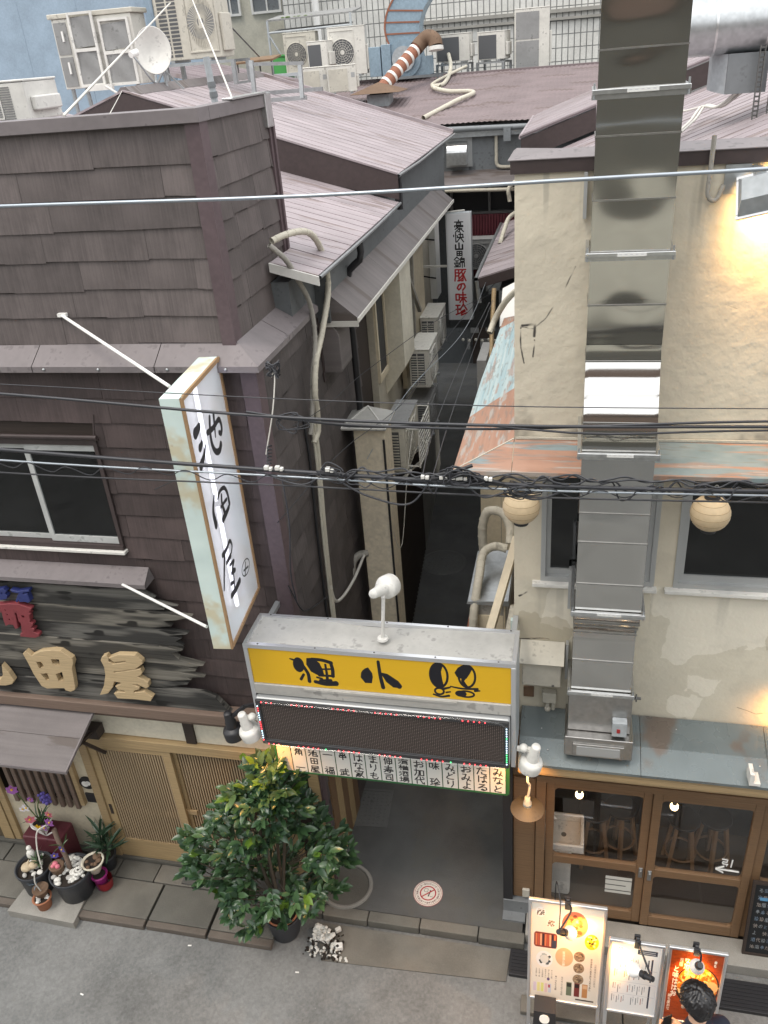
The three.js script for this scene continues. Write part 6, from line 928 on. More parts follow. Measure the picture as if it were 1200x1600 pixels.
// ================================================================== ROOFTOP MACHINES
const stand = (G, x0, x1, z0, z1, y0, y1) => put('stand', [box(x0, x1, y1 - 0.035, y1, z0 - 0.02, z0 + 0.02), box(x0, x1, y1 - 0.035, y1, z1 - 0.02, z1 + 0.02), ...[[x0, z0], [x1, z0], [x0, z1], [x1, z1]].map(([x, z]) => box(x - 0.025, x + 0.025, y0, y1, z - 0.025, z + 0.025)), box(x0 - 0.02, x0 + 0.02, y0, y0 + 0.03, z1, z0), box(x1 - 0.02, x1 + 0.02, y0, y0 + 0.03, z1, z0)], 'galv', G);
{
  let u = acUnit('rooftop_unit', 'large dusty outdoor unit on a steel stand over the roof ridge beside the satellite dish', 0.92, 0.86, 0.36, [-5.12, 7.74, -6.6], -0.12, { m: 'acCream', fans: 0 }); put('fan_recess', [rod([0.22, 0.45, 0.181], [0.22, 0.45, 0.183], 0.2, 0.2, 24)], 'acGrey', u); put('fan_cover', (() => { const l = []; for (let i = 0; i < 44; i++) { const a = i / 44 * 6.283; l.push(bar([0.22 + Math.cos(a) * 0.05, 0.45 + Math.sin(a) * 0.05, 0.188], [0.22 + Math.cos(a + 0.35) * 0.2, 0.45 + Math.sin(a + 0.35) * 0.3, 0.186], 0.006)); } l.push(box(0.195, 0.245, 0.37, 0.53, 0.186, 0.196, 0.01)); return l; })(), 'acCream', u); put('cover_frame', [box(0.0, 0.44, 0.1, 0.125, 0.181, 0.196, 0.008), box(0.0, 0.44, 0.775, 0.8, 0.181, 0.196, 0.008), box(0.0, 0.022, 0.125, 0.775, 0.181, 0.195, 0.008), box(0.418, 0.44, 0.125, 0.775, 0.181, 0.195, 0.008)], 'acCream', u); stand(u, -0.4, 0.62, 0.2, -0.22, -0.3, -0.005);
  const sf = []; for (let j = 0; j < 16; j++) for (const x of [-0.40, -0.245]) sf.push(box(x, x + 0.125, 0.07 + j * 0.046, 0.1 + j * 0.046, 0.181, 0.184)); put('slot_strips', sf, 'finDark', u); put('blue_pipe', [tube([[-0.47, 0.8, 0.19], [-0.47, 0.3, 0.2], [-0.45, -0.02, 0.2]], 0.022)], 'bluePipe', u);  // dark strips paint the dim louvre gaps on a solid panel
  const box0 = thing('weathered_unit', 'old white framed outdoor unit with torn mesh screens on the roof, upper left', 'air conditioner', [-6.28, 7.52, -6.1], { turn: 0.05 });
  put('cabinet', box(-0.62, 0.5, 0.02, 0.84, -0.5, -0.05, 0.01), 'acWhite', box0);
  for (const [x0, x1, z, y0, y1] of [[-0.35, 0.0, 0.0, 0.03, 0.9], [0.04, 0.46, -0.045, 0.02, 0.8]]) {
    const s = new THREE.Group(); s.name = 'screen'; box0.add(s); put('frame', [box(x0, x0 + 0.03, y0, y1, z, z + 0.03), box(x1 - 0.03, x1, y0, y1, z, z + 0.03), box(x0 + 0.03, x1 - 0.03, y1 - 0.03, y1, z, z + 0.03), box(x0 + 0.03, x1 - 0.03, y0, y0 + 0.035, z, z + 0.03), box(x0 + 0.03, x1 - 0.03, (y0 + y1) / 2 - 0.02, (y0 + y1) / 2 + 0.02, z, z + 0.03)], 'whiteWorn', s);
    const cl = new THREE.PlaneGeometry(x1 - x0 - 0.06, (y1 - y0) / 2 - 0.05, 8, 8).translate((x0 + x1) / 2, y0 + (y1 - y0) * 0.25 + 0.01, z + 0.012), c2 = new THREE.PlaneGeometry(x1 - x0 - 0.06, (y1 - y0) / 2 - 0.09, 8, 8).rotateZ(0.05).translate((x0 + x1) / 2, y0 + (y1 - y0) * 0.75 - 0.01, z + 0.012); for (const g of [cl, c2]) { const p = g.attributes.position; for (let i = 0; i < p.count; i++) p.setZ(i, p.getZ(i) + 0.012 * Math.sin(p.getX(i) * 20 + p.getY(i) * 13)); g.computeVertexNormals(); put('mesh_cloth', g, 'acGrey', s); }
  }
  const ls = new THREE.Group(); ls.name = 'left_panel'; box0.add(ls); put('panel', [box(-0.60, -0.42, 0.05, 0.40, -0.05, -0.04), box(-0.60, -0.42, 0.43, 0.80, -0.05, -0.04)], 'acGrey', ls); put('handle', [box(-0.5, -0.475, 0.2, 0.34, -0.04, -0.02), box(-0.5, -0.475, 0.58, 0.7, -0.04, -0.02)], 'white', ls);
  put('top_batten', box(-0.66, 0.54, 0.842, 0.9, -0.52, -0.03, 0.01), 'acCream', box0); put('bottom_rail', [box(-0.25, 0.1, -0.02, 0.05, 0.0, 0.06), rod([0.0, 0.03, 0.05], [0.3, -0.15, 0.1], 0.015)], 'whiteWorn', box0); put('leg', [bar([-0.55, 0.02, -0.1], [-0.55, -0.35, -0.1], 0.04), bar([-0.32, 0.02, -0.05], [-0.30, -0.35, -0.05], 0.04), bar([0.4, 0.02, -0.1], [0.4, -0.35, -0.1], 0.04)], 'galv', box0);
  const lu = acUnit('rooftop_unit', 'stained white outdoor unit cut by the left edge above the shingled parapet', 0.8, 0.34, 0.5, [-4.92, 7.37, -1.75], 0, { m: 'whiteWorn', fine: true }); put('front_louvre', (() => { const l = []; for (let y = 0.05; y < 0.29; y += 0.018) l.push(box(-0.1, 0.26, y, y + 0.008, 0.2505, 0.258)); return l; })(), 'acGrey', lu);
  // satellite dish
  const D = thing('satellite_dish', 'white satellite dish on the roof between the weathered unit and the large unit', 'satellite dish', [-4.98, 7.88, -5.0]);
  const dish = lathe([[0.001, 0], [0.1, 0.012], [0.18, 0.04], [0.245, 0.08], [0.25, 0.084], [0.243, 0.087], [0.178, 0.047], [0.1, 0.019], [0.001, 0.007]].map((p) => [p[0], p[1]]), 36).scale(0.82, 1, 1).rotateX(HP - 0.1).rotateY(0.35); put('dish', dish, 'whiteWorn', D);
  put('feed_arm', [tube([[-0.02, -0.24, 0.03], [0.0, -0.33, 0.12], [-0.08, -0.1, 0.3], [-0.12, -0.02, 0.33]], 0.012)], 'galv', D); put('receiver', [rod([-0.13, -0.02, 0.35], [-0.1, 0.0, 0.25], 0.035, 0.04, 12)], 'white', D); put('mast', [tube([[0.02, -0.1, -0.05], [0.04, -0.25, -0.08], [0.04, -0.45, -0.08]], 0.022), bar([0.04, -0.2, -0.08], [0.25, -0.42, -0.1], 0.02), bar([0.04, -0.2, -0.08], [-0.15, -0.42, -0.1], 0.02)], 'galv', D);
  const P = thing('antenna_pole', 'short grey pole bound with tape standing at the corner of the parapet', 'pole', [-2.82, 7.35, -1.40]); put('pole', rod([0, 0, 0], [-0.02, 0.40, 0], 0.026), 'paleGreyMetal', P); put('tape', [rod([-0.004, 0.12, 0], [-0.006, 0.16, 0], 0.032), rod([-0.008, 0.19, 0], [-0.01, 0.23, 0], 0.032), rod([-0.002, 0.04, 0], [-0.004, 0.08, 0], 0.032)], 'greyMetal', P);
  one('roof_frame', [box(-4.5, -3.55, 7.26, 7.31, -7.05, -7.0), box(-4.5, -3.55, 7.2, 7.25, -6.25, -6.2), bar([-3.6, 7.22, -6.2], [-3.6, 7.6, -6.25], 0.05), bar([-4.25, 7.24, -6.2], [-4.25, 7.7, -6.25], 0.05), bar([-4.3, 7.66, -6.25], [-3.55, 7.62, -6.25], 0.04)], 'galv', 'galvanised angle iron frame lying on the brown roof right of the large unit', 'frame');
  // units on the end house roof and beyond
  acUnit('rooftop_unit', 'left of the two low outdoor units with pale tops behind the brown roof ridge', 0.56, 0.5, 0.3, [-5.18, 7.0, -12.2], 0.25, { plain: 'acCream', label: true });
  acUnit('rooftop_unit', 'right of the two low outdoor units with pale tops behind the brown roof ridge', 0.56, 0.5, 0.3, [-4.62, 7.0, -12.2], 0.25, { plain: 'acCream', label: true });
  acUnit('rooftop_unit', 'tall white outdoor unit with round fan grille beside the blue fan', 0.78, 0.92, 0.4, [-4.9, 7.25, -14.0], 0.12, {});
  acUnit('rooftop_unit', 'narrow white outdoor unit standing left of the tall white one', 0.46, 0.55, 0.34, [-5.42, 7.4, -13.7], -0.2, { plain: 'finDark' });
  acUnit('rooftop_unit', 'old beige outdoor unit under the open shed roof', 0.7, 0.8, 0.4, [-6.0, 7.35, -14.3], 0.1, { m: 'acCream' });
  const a = acUnit('rooftop_unit', 'left of two white units with dark grey faces on the corrugated roof', 0.74, 0.56, 0.34, [-2.8, 7.32, -15.0], -0.12, { wide: false, plain: 'finDark' }); stand(a, -0.34, 0.34, 0.2, -0.2, -0.28, -0.005);
  const b = acUnit('rooftop_unit', 'right of two white units with dark grey faces on the corrugated roof', 0.62, 0.56, 0.34, [-1.95, 7.30, -15.0], -0.3, { plain: 'finDark' }); stand(b, -0.3, 0.3, 0.2, -0.2, -0.28, -0.005);
  acUnit('rooftop_unit', 'tall white two fan outdoor unit against the tiled wall near the steel duct', 0.72, 1.14, 0.36, [-1.15, 7.08, -15.0], 0.05, { fans: 2, plain: 'acGrey' });
  one('white_hose', [tube([[-2.9, 7.5, -14.8], [-2.82, 7.3, -14.5], [-2.8, 7.0, -13.2], [-2.95, 6.98, -12.8], [-2.55, 6.9, -12.3], [-2.15, 6.88, -12.2], [-2.05, 6.86, -12.0], [-2.3, 6.78, -11.4], [-2.6, 6.66, -10.9], [-2.75, 6.6, -10.4]], 0.04, 90, 8), tube([[-2.5, 7.25, -14.6], [-2.75, 7.15, -14.0], [-3.0, 7.0, -13.0], [-2.8, 6.98, -12.8]], 0.03, 40, 7)], 'lagging', 'white lagged hoses snaking over the corrugated roof from the two dark faced units', 'hose');
  const F = thing('blue_fan', 'pale blue centrifugal exhaust fan with a tall curved outlet on the far roof', 'fan', [-3.6, 7.15, -14.2]);
  put('scroll', [rod([-0.12, 0.34, 0.25], [-0.12, 0.34, -0.3], 0.36, 0.36, 28), box(-0.1, 0.42, 0.02, 0.36, -0.28, 0.22)], 'blueDuct', F); put('inlet', [rod([-0.12, 0.34, 0.25], [-0.12, 0.34, 0.30], 0.2, 0.24, 24)], 'paleGreyMetal', F); put('bed_frame', [box(-0.6, 0.7, -0.03, 0.02, 0.28, 0.34), box(-0.6, 0.7, -0.03, 0.02, -0.34, -0.28), box(-0.55, -0.5, -0.3, -0.031, 0.28, 0.33), box(0.55, 0.6, -0.3, -0.031, 0.28, 0.33)], 'greyMetal', F);
  { const sec = [], N = 10, pos = []; for (let i = 0; i <= N; i++) { const t = i / N, y = 0.6 + t * 1.05, cx = -0.05 - 0.42 * Math.sin(t * 1.3) * (1 - t) + 0.35 * t * t, w = 0.36; sec.push([[cx - w, y, 0.2], [cx + w, y - 0.1 * t, 0.2], [cx + w, y - 0.1 * t, -0.3], [cx - w, y, -0.3]]); } for (let i = 0; i < N; i++) for (let k = 0; k < 4; k++) pos.push([sec[i][k], sec[i][(k + 1) % 4], sec[i + 1][(k + 1) % 4], sec[i + 1][k]]); put('outlet_duct', poly(pos), 'blueDuct', F); const rb = []; for (const i of [2, 4, 6]) rb.push(bar(sec[i][0], sec[i][1], 0.03)); rb.push(...[0, 1, 2, 3, 4, 5, 6, 7, 8].map((i) => bar(sec[i][0], sec[i + 1][0], 0.035))); put('rusty_edge', rb, 'rustPipe', F); }
  one('grey_duct_box', [box(-4.45, -4.2, 7.2, 7.75, -14.3, -13.9, 0.01), box(-4.18, -3.98, 7.2, 7.78, -14.4, -13.9, 0.01)], 'blueDuct', 'blue grey duct boxes between the tall white unit and the blue fan', 'duct');
  const R = thing('rust_pipe', 'rust red flue pipe wrapped with white bands rising to a bent cowl', 'pipe'); const p0 = V(-4.0, 6.95, -12.5), p1 = V(-3.35, 7.66, -13.4); put('pipe', [rod(p0.toArray(), p1.toArray(), 0.12, 0.12, 16), rod([-4.22, 6.55, -12.1], p0.toArray(), 0.12, 0.12, 16)], 'rustPipe', R);
  for (let i = 0; i < 7; i++) { const c = p0.clone().lerp(p1, 0.05 + i * 0.145), e = p0.clone().lerp(p1, 0.095 + i * 0.145); put('band', rod(c.toArray(), e.toArray(), 0.128, 0.128, 16), 'whiteWorn', R); }
  put('cowl', [tube([p1.toArray(), [-3.26, 7.76, -13.5], [-3.12, 7.84, -13.5], [-2.98, 7.78, -13.45], [-2.95, 7.66, -13.4]], 0.14, 24, 14)], 'clayBrown', R); put('cowl_ring', [rod([-2.95, 7.67, -13.4], [-2.945, 7.60, -13.39], 0.15, 0.15, 16)], 'whiteWorn', R);
  const C = thing('roof_vent', 'square grey roof vent with a rusty pyramid cap', 'vent'); put('box', box(-4.05, -3.62, 6.5, 6.96, -12.15, -11.75, 0.006), 'paleGreyMetal', C); put('cap', poly([[[-4.32, 6.99, -11.5], [-3.36, 6.99, -11.5], [-3.85, 7.16, -11.95]], [[-3.36, 6.99, -11.5], [-3.36, 6.99, -12.4], [-3.85, 7.16, -11.95]], [[-3.36, 6.99, -12.4], [-4.32, 6.99, -12.4], [-3.85, 7.16, -11.95]], [[-4.32, 6.99, -12.4], [-4.32, 6.99, -11.5], [-3.85, 7.16, -11.95]], [[-4.32, 6.985, -12.4], [-3.36, 6.985, -12.4], [-3.36, 6.985, -11.5], [-4.32, 6.985, -11.5]]]), 'clayBrown', C); put('post', [box(-4.0, -3.96, 6.96, 7.02, -12.1, -12.06), box(-3.72, -3.68, 6.96, 7.02, -11.84, -11.8)], 'iron', C);
  const S = thing('rooftop_shed', 'open shed roof on thin steel posts over the far rooftop units', 'shed'); put('roof_sheet', [slab([-6.7, 8.42, -14.2], [1.9, 0.02, 0], [0, 0.1, -0.9], 0.03), slab([-6.65, 8.2, -14.3], [1.7, 0.02, 0], [0, 0.05, -0.5], 0.03)], 'acGrey', S); put('moss', (() => { const l = []; for (let i = 0; i < 26; i++) l.push(ball(-6.5 + rnd() * 0.9, 8.44, -14.25 - rnd() * 0.25, rr(0.02, 0.06), 0.4, 6, 4)); return l; })(), 'stem', S); put('post', [rod([-6.68, 7.3, -14.2], [-6.68, 8.4, -14.2], 0.025), rod([-4.85, 7.3, -14.2], [-4.85, 8.42, -14.2], 0.025), rod([-6.68, 8.15, -14.2], [-6.45, 7.75, -14.2], 0.02), rod([-6.68, 8.18, -14.2], [-4.85, 8.2, -14.2], 0.022)], 'paleGreyMetal', S);
  one('green_bin', [box(-6.72, -6.32, 7.2, 7.72, -14.6, -14.2, 0.03), box(-6.75, -6.3, 7.721, 7.76, -14.63, -14.18, 0.01)], 'green', 'bright green plastic bin on the far roof under the shed', 'bin');
  const K = thing('plank_table', 'rusty plank table with metal legs on the brown tiled roof', 'table'); put('top', slab([-6.25, 7.68, -10.8], [0.75, 0.02, 0], [0, 0.06, -0.5], 0.03), 'shopWood', K); put('leg', [rod([-6.2, 7.4, -10.85], [-6.2, 7.67, -10.85], 0.015), rod([-5.55, 7.35, -10.85], [-5.55, 7.67, -10.85], 0.015), rod([-5.9, 7.35, -11.2], [-5.9, 7.7, -11.2], 0.015)], 'iron', K);
  const N = thing('tiled_roof', 'small brown batten seamed roof behind the ridge left of the low units', 'roof'); stripRoof(N, 'roof_panel', 9, 'roof', (s, k) => [lerp(-7.5, -5.3, k), lerp(7.7, 7.2, k), lerp(-9.6, -12.8, s)], 0.02, 0.05); put('wall', box(-7.5, -5.4, 6.0, 7.1, -12.6, -9.8), 'trimDark', N); put('ridge', box(-7.4, -5.3, 7.36, 7.42, -12.95, -12.8), 'paleGreyMetal', N);
  // right: round duct, grey duct box, lattice mast
  const Q = thing('round_duct', 'big round galvanised duct crossing the top right corner', 'duct'); const N2 = 5; for (let i = 0; i < N2; i++) put('duct_section', rod([0.62 + i * 0.40, 7.655 + 0.0 * i, -3.0], [0.62 + i * 0.40 + 0.392, 7.655, -3.0], 0.215, 0.215, 32), 'galv', Q); for (let i = 0; i <= N2; i++) put('seam', rod([0.612 + i * 0.40, 7.655, -3.0], [0.63 + i * 0.40, 7.655, -3.0], 0.222, 0.222, 32), 'galvBright', Q);
  const Z = thing('grey_duct_elbow', 'boxy dark grey duct piece hanging below the round duct', 'duct'); put('box', hexa([[1.14, 7.15, -2.86], [1.46, 7.15, -2.86], [1.46, 7.15, -3.3], [1.14, 7.15, -3.3], [1.14, 7.45, -2.86], [1.46, 7.45, -2.86], [1.46, 7.45, -3.3], [1.14, 7.45, -3.3]]), 'greyMetal', Z); put('side', hexa([[1.045, 7.17, -3.1], [1.138, 7.15, -2.862], [1.138, 7.15, -3.3], [1.045, 7.17, -3.3], [1.045, 7.45, -3.1], [1.138, 7.45, -2.862], [1.138, 7.45, -3.3], [1.045, 7.45, -3.3]]), 'paleGreyMetal', Z);
  const X = thing('slotted_rack', 'pair of slotted steel angle posts standing behind the parapet at the right edge', 'post'); for (const x of [1.39, 1.50]) { const l = [box(x - 0.022, x - 0.016, 6.7, 7.5, -2.82, -2.78), box(x + 0.016, x + 0.022, 6.7, 7.5, -2.82, -2.78)]; for (let y = 6.72; y < 7.5; y += 0.036) l.push(box(x - 0.016, x + 0.016, y, y + 0.014, -2.80, -2.795)); put('post', l, 'iron', X); }
  one('roof_cables', [tube([[1.26, 7.15, -3.0], [1.18, 7.0, -3.6], [1.1, 6.98, -4.0], [0.95, 6.88, -3.6], [0.75, 6.78, -3.3], [0.5, 6.72, -3.15]], 0.014, 50, 6), tube([[1.30, 7.15, -3.0], [1.22, 7.0, -3.6], [1.14, 6.99, -4.0], [0.99, 6.9, -3.55], [0.78, 6.79, -3.25], [0.5, 6.73, -3.1]], 0.012, 50, 6), tube([[1.1, 6.98, -4.0], [0.98, 6.93, -4.3], [0.94, 6.93, -4.35]], 0.01, 20, 6)], 'cableWhite', 'bundle of pale and dark cables running over the right brown roof', 'cable');
}
// ================================================================== BUILDINGS FARTHER BACK
{
  const A = thing('blue_clad_building', 'pale blue metal clad building filling the top left corner', 'building'); for (let i = 0; i < 9; i++) put('wall_panel', box(-22 + i * 1.5, -20.505 + i * 1.5, 0, 16, -15.5, -15), 'blueCladding', A);
  const p = thing('blue_flue', 'large blue grey vertical pipe in front of the blue clad wall', 'pipe'); put('pipe', rod([-8.75, 6, -13.4], [-8.95, 13, -13.4], 0.2, 0.2, 20), 'bluePipe', p); put('collar', [rod([-8.79, 8.12, -13.4], [-8.79, 8.16, -13.4], 0.215, 0.215, 20)], 'whiteWorn', p);
  const C = thing('far_cream_block', 'cream rendered building with two small windows beyond the roofs', 'building'); put('wall', box(-18, -7.9, 0, 16, -25, -21), 'farCream', C);
  for (const [x0, x1] of [[-10.38, -9.72], [-9.4, -8.5]]) { const w = new THREE.Group(); w.name = 'window'; C.add(w); put('frame', [box(x0, x1, 8.84, 8.9, -21, -20.93), box(x0, x1, 9.3, 9.36, -21, -20.93), box(x0, x0 + 0.06, 8.9, 9.3, -21, -20.93), box(x1 - 0.06, x1, 8.9, 9.3, -21, -20.93), box((x0 + x1) / 2, (x0 + x1) / 2 + 0.04, 8.9, 9.3, -21, -20.95)], 'white', w); put('pane', box(x0 + 0.06, x1 - 0.06, 8.9, 9.3, -20.99, -20.97), 'greyMetal', w); }
  const W = thing('white_tiled_building', 'building faced in narrow white upright tiles with dark joints beyond the roofs', 'building'); put('wall', box(-7.85, 12, 0, 16, -24, -19.02), 'grout', W);
  const nx = 64, mats = [], gq = []; for (let j = 0; j < 17; j++) { const l = []; for (let i = 0; i < nx; i++) { const x = -7.83 + i * 0.15; l.push(box(x + 0.012, x + 0.138, 5.6 + j * 0.3, 5.6 + j * 0.3 + 0.28, -19.02, -19.0 + rr(-0.004, 0.004))); } tag(put('tile_row', l, 'tileWhite', W), null, null, null, 'stuff'); }
  put('ledge', [box(-4.5, 2, 8.0, 8.06, -19, -18.9), box(-4.5, 2, 8.16, 8.24, -19, -18.88)], 'concrete', W); put('down_pipe', rod([-6.9, 7.5, -18.85], [-6.9, 12, -18.85], 0.09, 0.09, 14), 'white', W);
  const O = thing('opposite_building', 'dark glazed concrete building on the near side of the lane', 'building'); // stands behind the viewer: the steel duct mirrors it
  put('wall', [box(-18, 18, 8.3, 11.5, 14.0, 16), box(-18, 18, 2.0, 4.7, 14.0, 16), box(-18, -14, 0, 11.5, 14.0, 16), box(14, 18, 0, 11.5, 14.0, 16), ...[-9, 6.6, 11].map((x) => box(x, x + 0.9, 0, 9.6, 14.02, 15.9))], 'farCream', O); put('glazing', box(-14, 14, 0, 9.6, 14.4, 14.42), 'oliveGlass', O); put('upper_cladding', box(-18, 18, 8.32, 11.52, 13.97, 13.995), 'beam', O);
}

// ================================================================== POTTED TREE
function leafGeo(L, w, bend) { // one leaf, base at the origin, pointing along +y, face towards +z
  const r = [[0, 0.05], [0.22, 0.7], [0.5, 1], [0.78, 0.72], [1, 0.04]], pos = [], idx = [];
  r.forEach(([t, k], i) => { const y = t * L, z = -bend * L * t * t, e = k * w / 2; pos.push(-e, y, z + e * 0.35, 0, y, z, e, y, z + e * 0.35); if (i) { const a = (i - 1) * 3, b = i * 3; idx.push(a, a + 1, b + 1, a, b + 1, b, a + 1, a + 2, b + 2, a + 1, b + 2, b + 1); } });
  const g = new THREE.BufferGeometry(); g.setAttribute('position', new THREE.Float32BufferAttribute(pos, 3)); g.setIndex(idx); g.computeVertexNormals(); g.setAttribute('uv', new THREE.Float32BufferAttribute(new Float32Array(pos.length / 3 * 2), 2)); return g;
}
{
  const rn = mulberry(99), R = (a, b) => a + (b - a) * rn();
  const G = thing('potted_tree', 'bushy glossy green tree in a dark pot at the left of the alley mouth', 'tree', [-2.64, 0, 0.55]);
  put('pot', lathe([[0.001, 0], [0.135, 0], [0.14, 0.01], [0.178, 0.29], [0.182, 0.30], [0.165, 0.30], [0.16, 0.27], [0.001, 0.27]], 32), 'potDark', G); put('pot_rim', lathe([[0.150, 0.302], [0.168, 0.308], [0.166, 0.318], [0.15, 0.316]], 32), 'terracotta', G); put('soil', rod([0, 0.27, 0], [0, 0.295, 0], 0.158, 0.158, 24), 'soil', G);
  const br = [], env = (y) => { const t = [[0.4, 0.36], [0.65, 0.62], [0.95, 0.84], [1.3, 0.84], [1.6, 0.68], [1.85, 0.48], [2.1, 0.30], [2.4, 0.10]]; for (let i = 0; i + 1 < t.length; i++) if (y <= t[i + 1][0]) return lerp(t[i][1], t[i + 1][1], clamp((y - t[i][0]) / (t[i + 1][0] - t[i][0]), 0, 1)); return 0.08; };
  const geos = [leafGeo(0.098, 0.046, 0.18), leafGeo(0.085, 0.042, 0.05), leafGeo(0.112, 0.05, 0.3)], leaves = [], tips = [];
  for (let i = 0; i < 5; i++) { const a = i * 1.3, tp = [Math.cos(a) * 0.18, 1.4 + i * 0.17, Math.sin(a) * 0.14]; br.push(tube([[Math.cos(a) * 0.03, 0.28, Math.sin(a) * 0.03], [Math.cos(a) * 0.07, 0.7, Math.sin(a) * 0.06], tp], 0.016, 14, 6)); }
  for (let c = 0; c < 108; c++) { // clumps of twigs with gaps between them
    const y = R(0.46, 2.34), e = env(y), a = R(0, 6.283), inner = c % 5 === 0, k = (inner ? R(0.25, 0.6) : R(0.80, 1.06)) * (0.9 + 0.2 * Math.sin(a * 3 + y * 4.1)), cx = Math.cos(a) * e * k * 0.93 - 0.03 + (y > 1.6 ? (y - 1.6) * 0.3 : 0), cz = Math.sin(a) * e * k * 0.62;
    for (let i = 0, n = inner ? 3 : Math.round(R(3, 6)); i < n; i++) tips.push([cx + R(-0.12, 0.12), y + R(-0.10, 0.12), cz + R(-0.10, 0.10), a + R(-0.5, 0.5), inner]);
  }
  for (const [x, y, z, a, inner] of tips) {
    const b = [x * 0.3, Math.max(0.4, y - 0.28), z * 0.3]; if (!inner && rn() < 0.35) br.push(tube([b, [lerp(b[0], x, 0.6), lerp(b[1], y, 0.45), lerp(b[2], z, 0.6)], [x, y, z]], 0.0048, 5, 4));
    const out = V(Math.cos(a), R(0.05, 0.9), Math.sin(a) * 0.8 + 0.15).normalize(), n = Math.round(R(8, 13)), lampYellow = !inner && (rn() < (y > 1.75 ? 0.22 : 0.06));  // yellow tips paint lamp light into the leaf colour, mostly near the top
    for (let j = 0; j < n; j++) {
      const t = j / n, d = out.clone().applyAxisAngle(V(0, 1, 0), R(-0.4, 0.4)), q = V(R(-1, 1), R(-0.5, 0.9), R(-1, 1)).normalize(); d.addScaledVector(q, lerp(1.15, 0.35, t)).normalize(); if (!lampYellow) d.y -= 0.12;
      const p = V(x, y, z).addScaledVector(out, -0.10 * (1 - t)).add(V(R(-0.015, 0.015), R(-0.015, 0.015), R(-0.015, 0.015)));
      const up = V(R(-0.35, 0.35), 1, R(0, 0.6)), X = d.clone().cross(up).normalize(), Z = X.clone().cross(d.clone().normalize()), m = new THREE.Matrix4().makeBasis(X, d.clone().normalize(), Z), s = R(0.55, 1.3);
      m.scale(V(s, s, s)).setPosition(p.x, p.y, p.z); leaves.push({ m, k: Math.floor(rn() * 3), c: lampYellow && t > 0.45 ? 3 : rn() < 0.5 ? 0 : rn() < 0.5 ? 1 : 2, f: z * 1.4 + y * 0.35 + (lampYellow ? 0.6 : 0) + R(0, 0.25) });
    }
  }
  put('trunk', br, 'bark', G);
  leaves.sort((p, q) => q.f - p.f);
  leaves.slice(0, 300).forEach((l) => { const o = new THREE.Mesh(geos[l.k], M['leaf' + l.c]); o.name = 'leaf'; o.matrix.copy(l.m); o.matrix.decompose(o.position, o.quaternion, o.scale); o.castShadow = o.receiveShadow = true; G.add(o); });
  const rest = leaves.slice(300); const fo = [];
  for (const l of rest) fo.push(l);
  const by = new Map(); for (const l of fo) { const k = l.k + '_' + l.c; if (!by.has(k)) by.set(k, []); by.get(k).push(l); }
  for (const [k, l] of by) { const gg = l.map((q) => prep(geos[+k[0]].clone().applyMatrix4(q.m))); tag(put('foliage', mergeGeometries(gg), M['leaf' + k[2]], G, true), null, null, null, 'stuff'); }
}
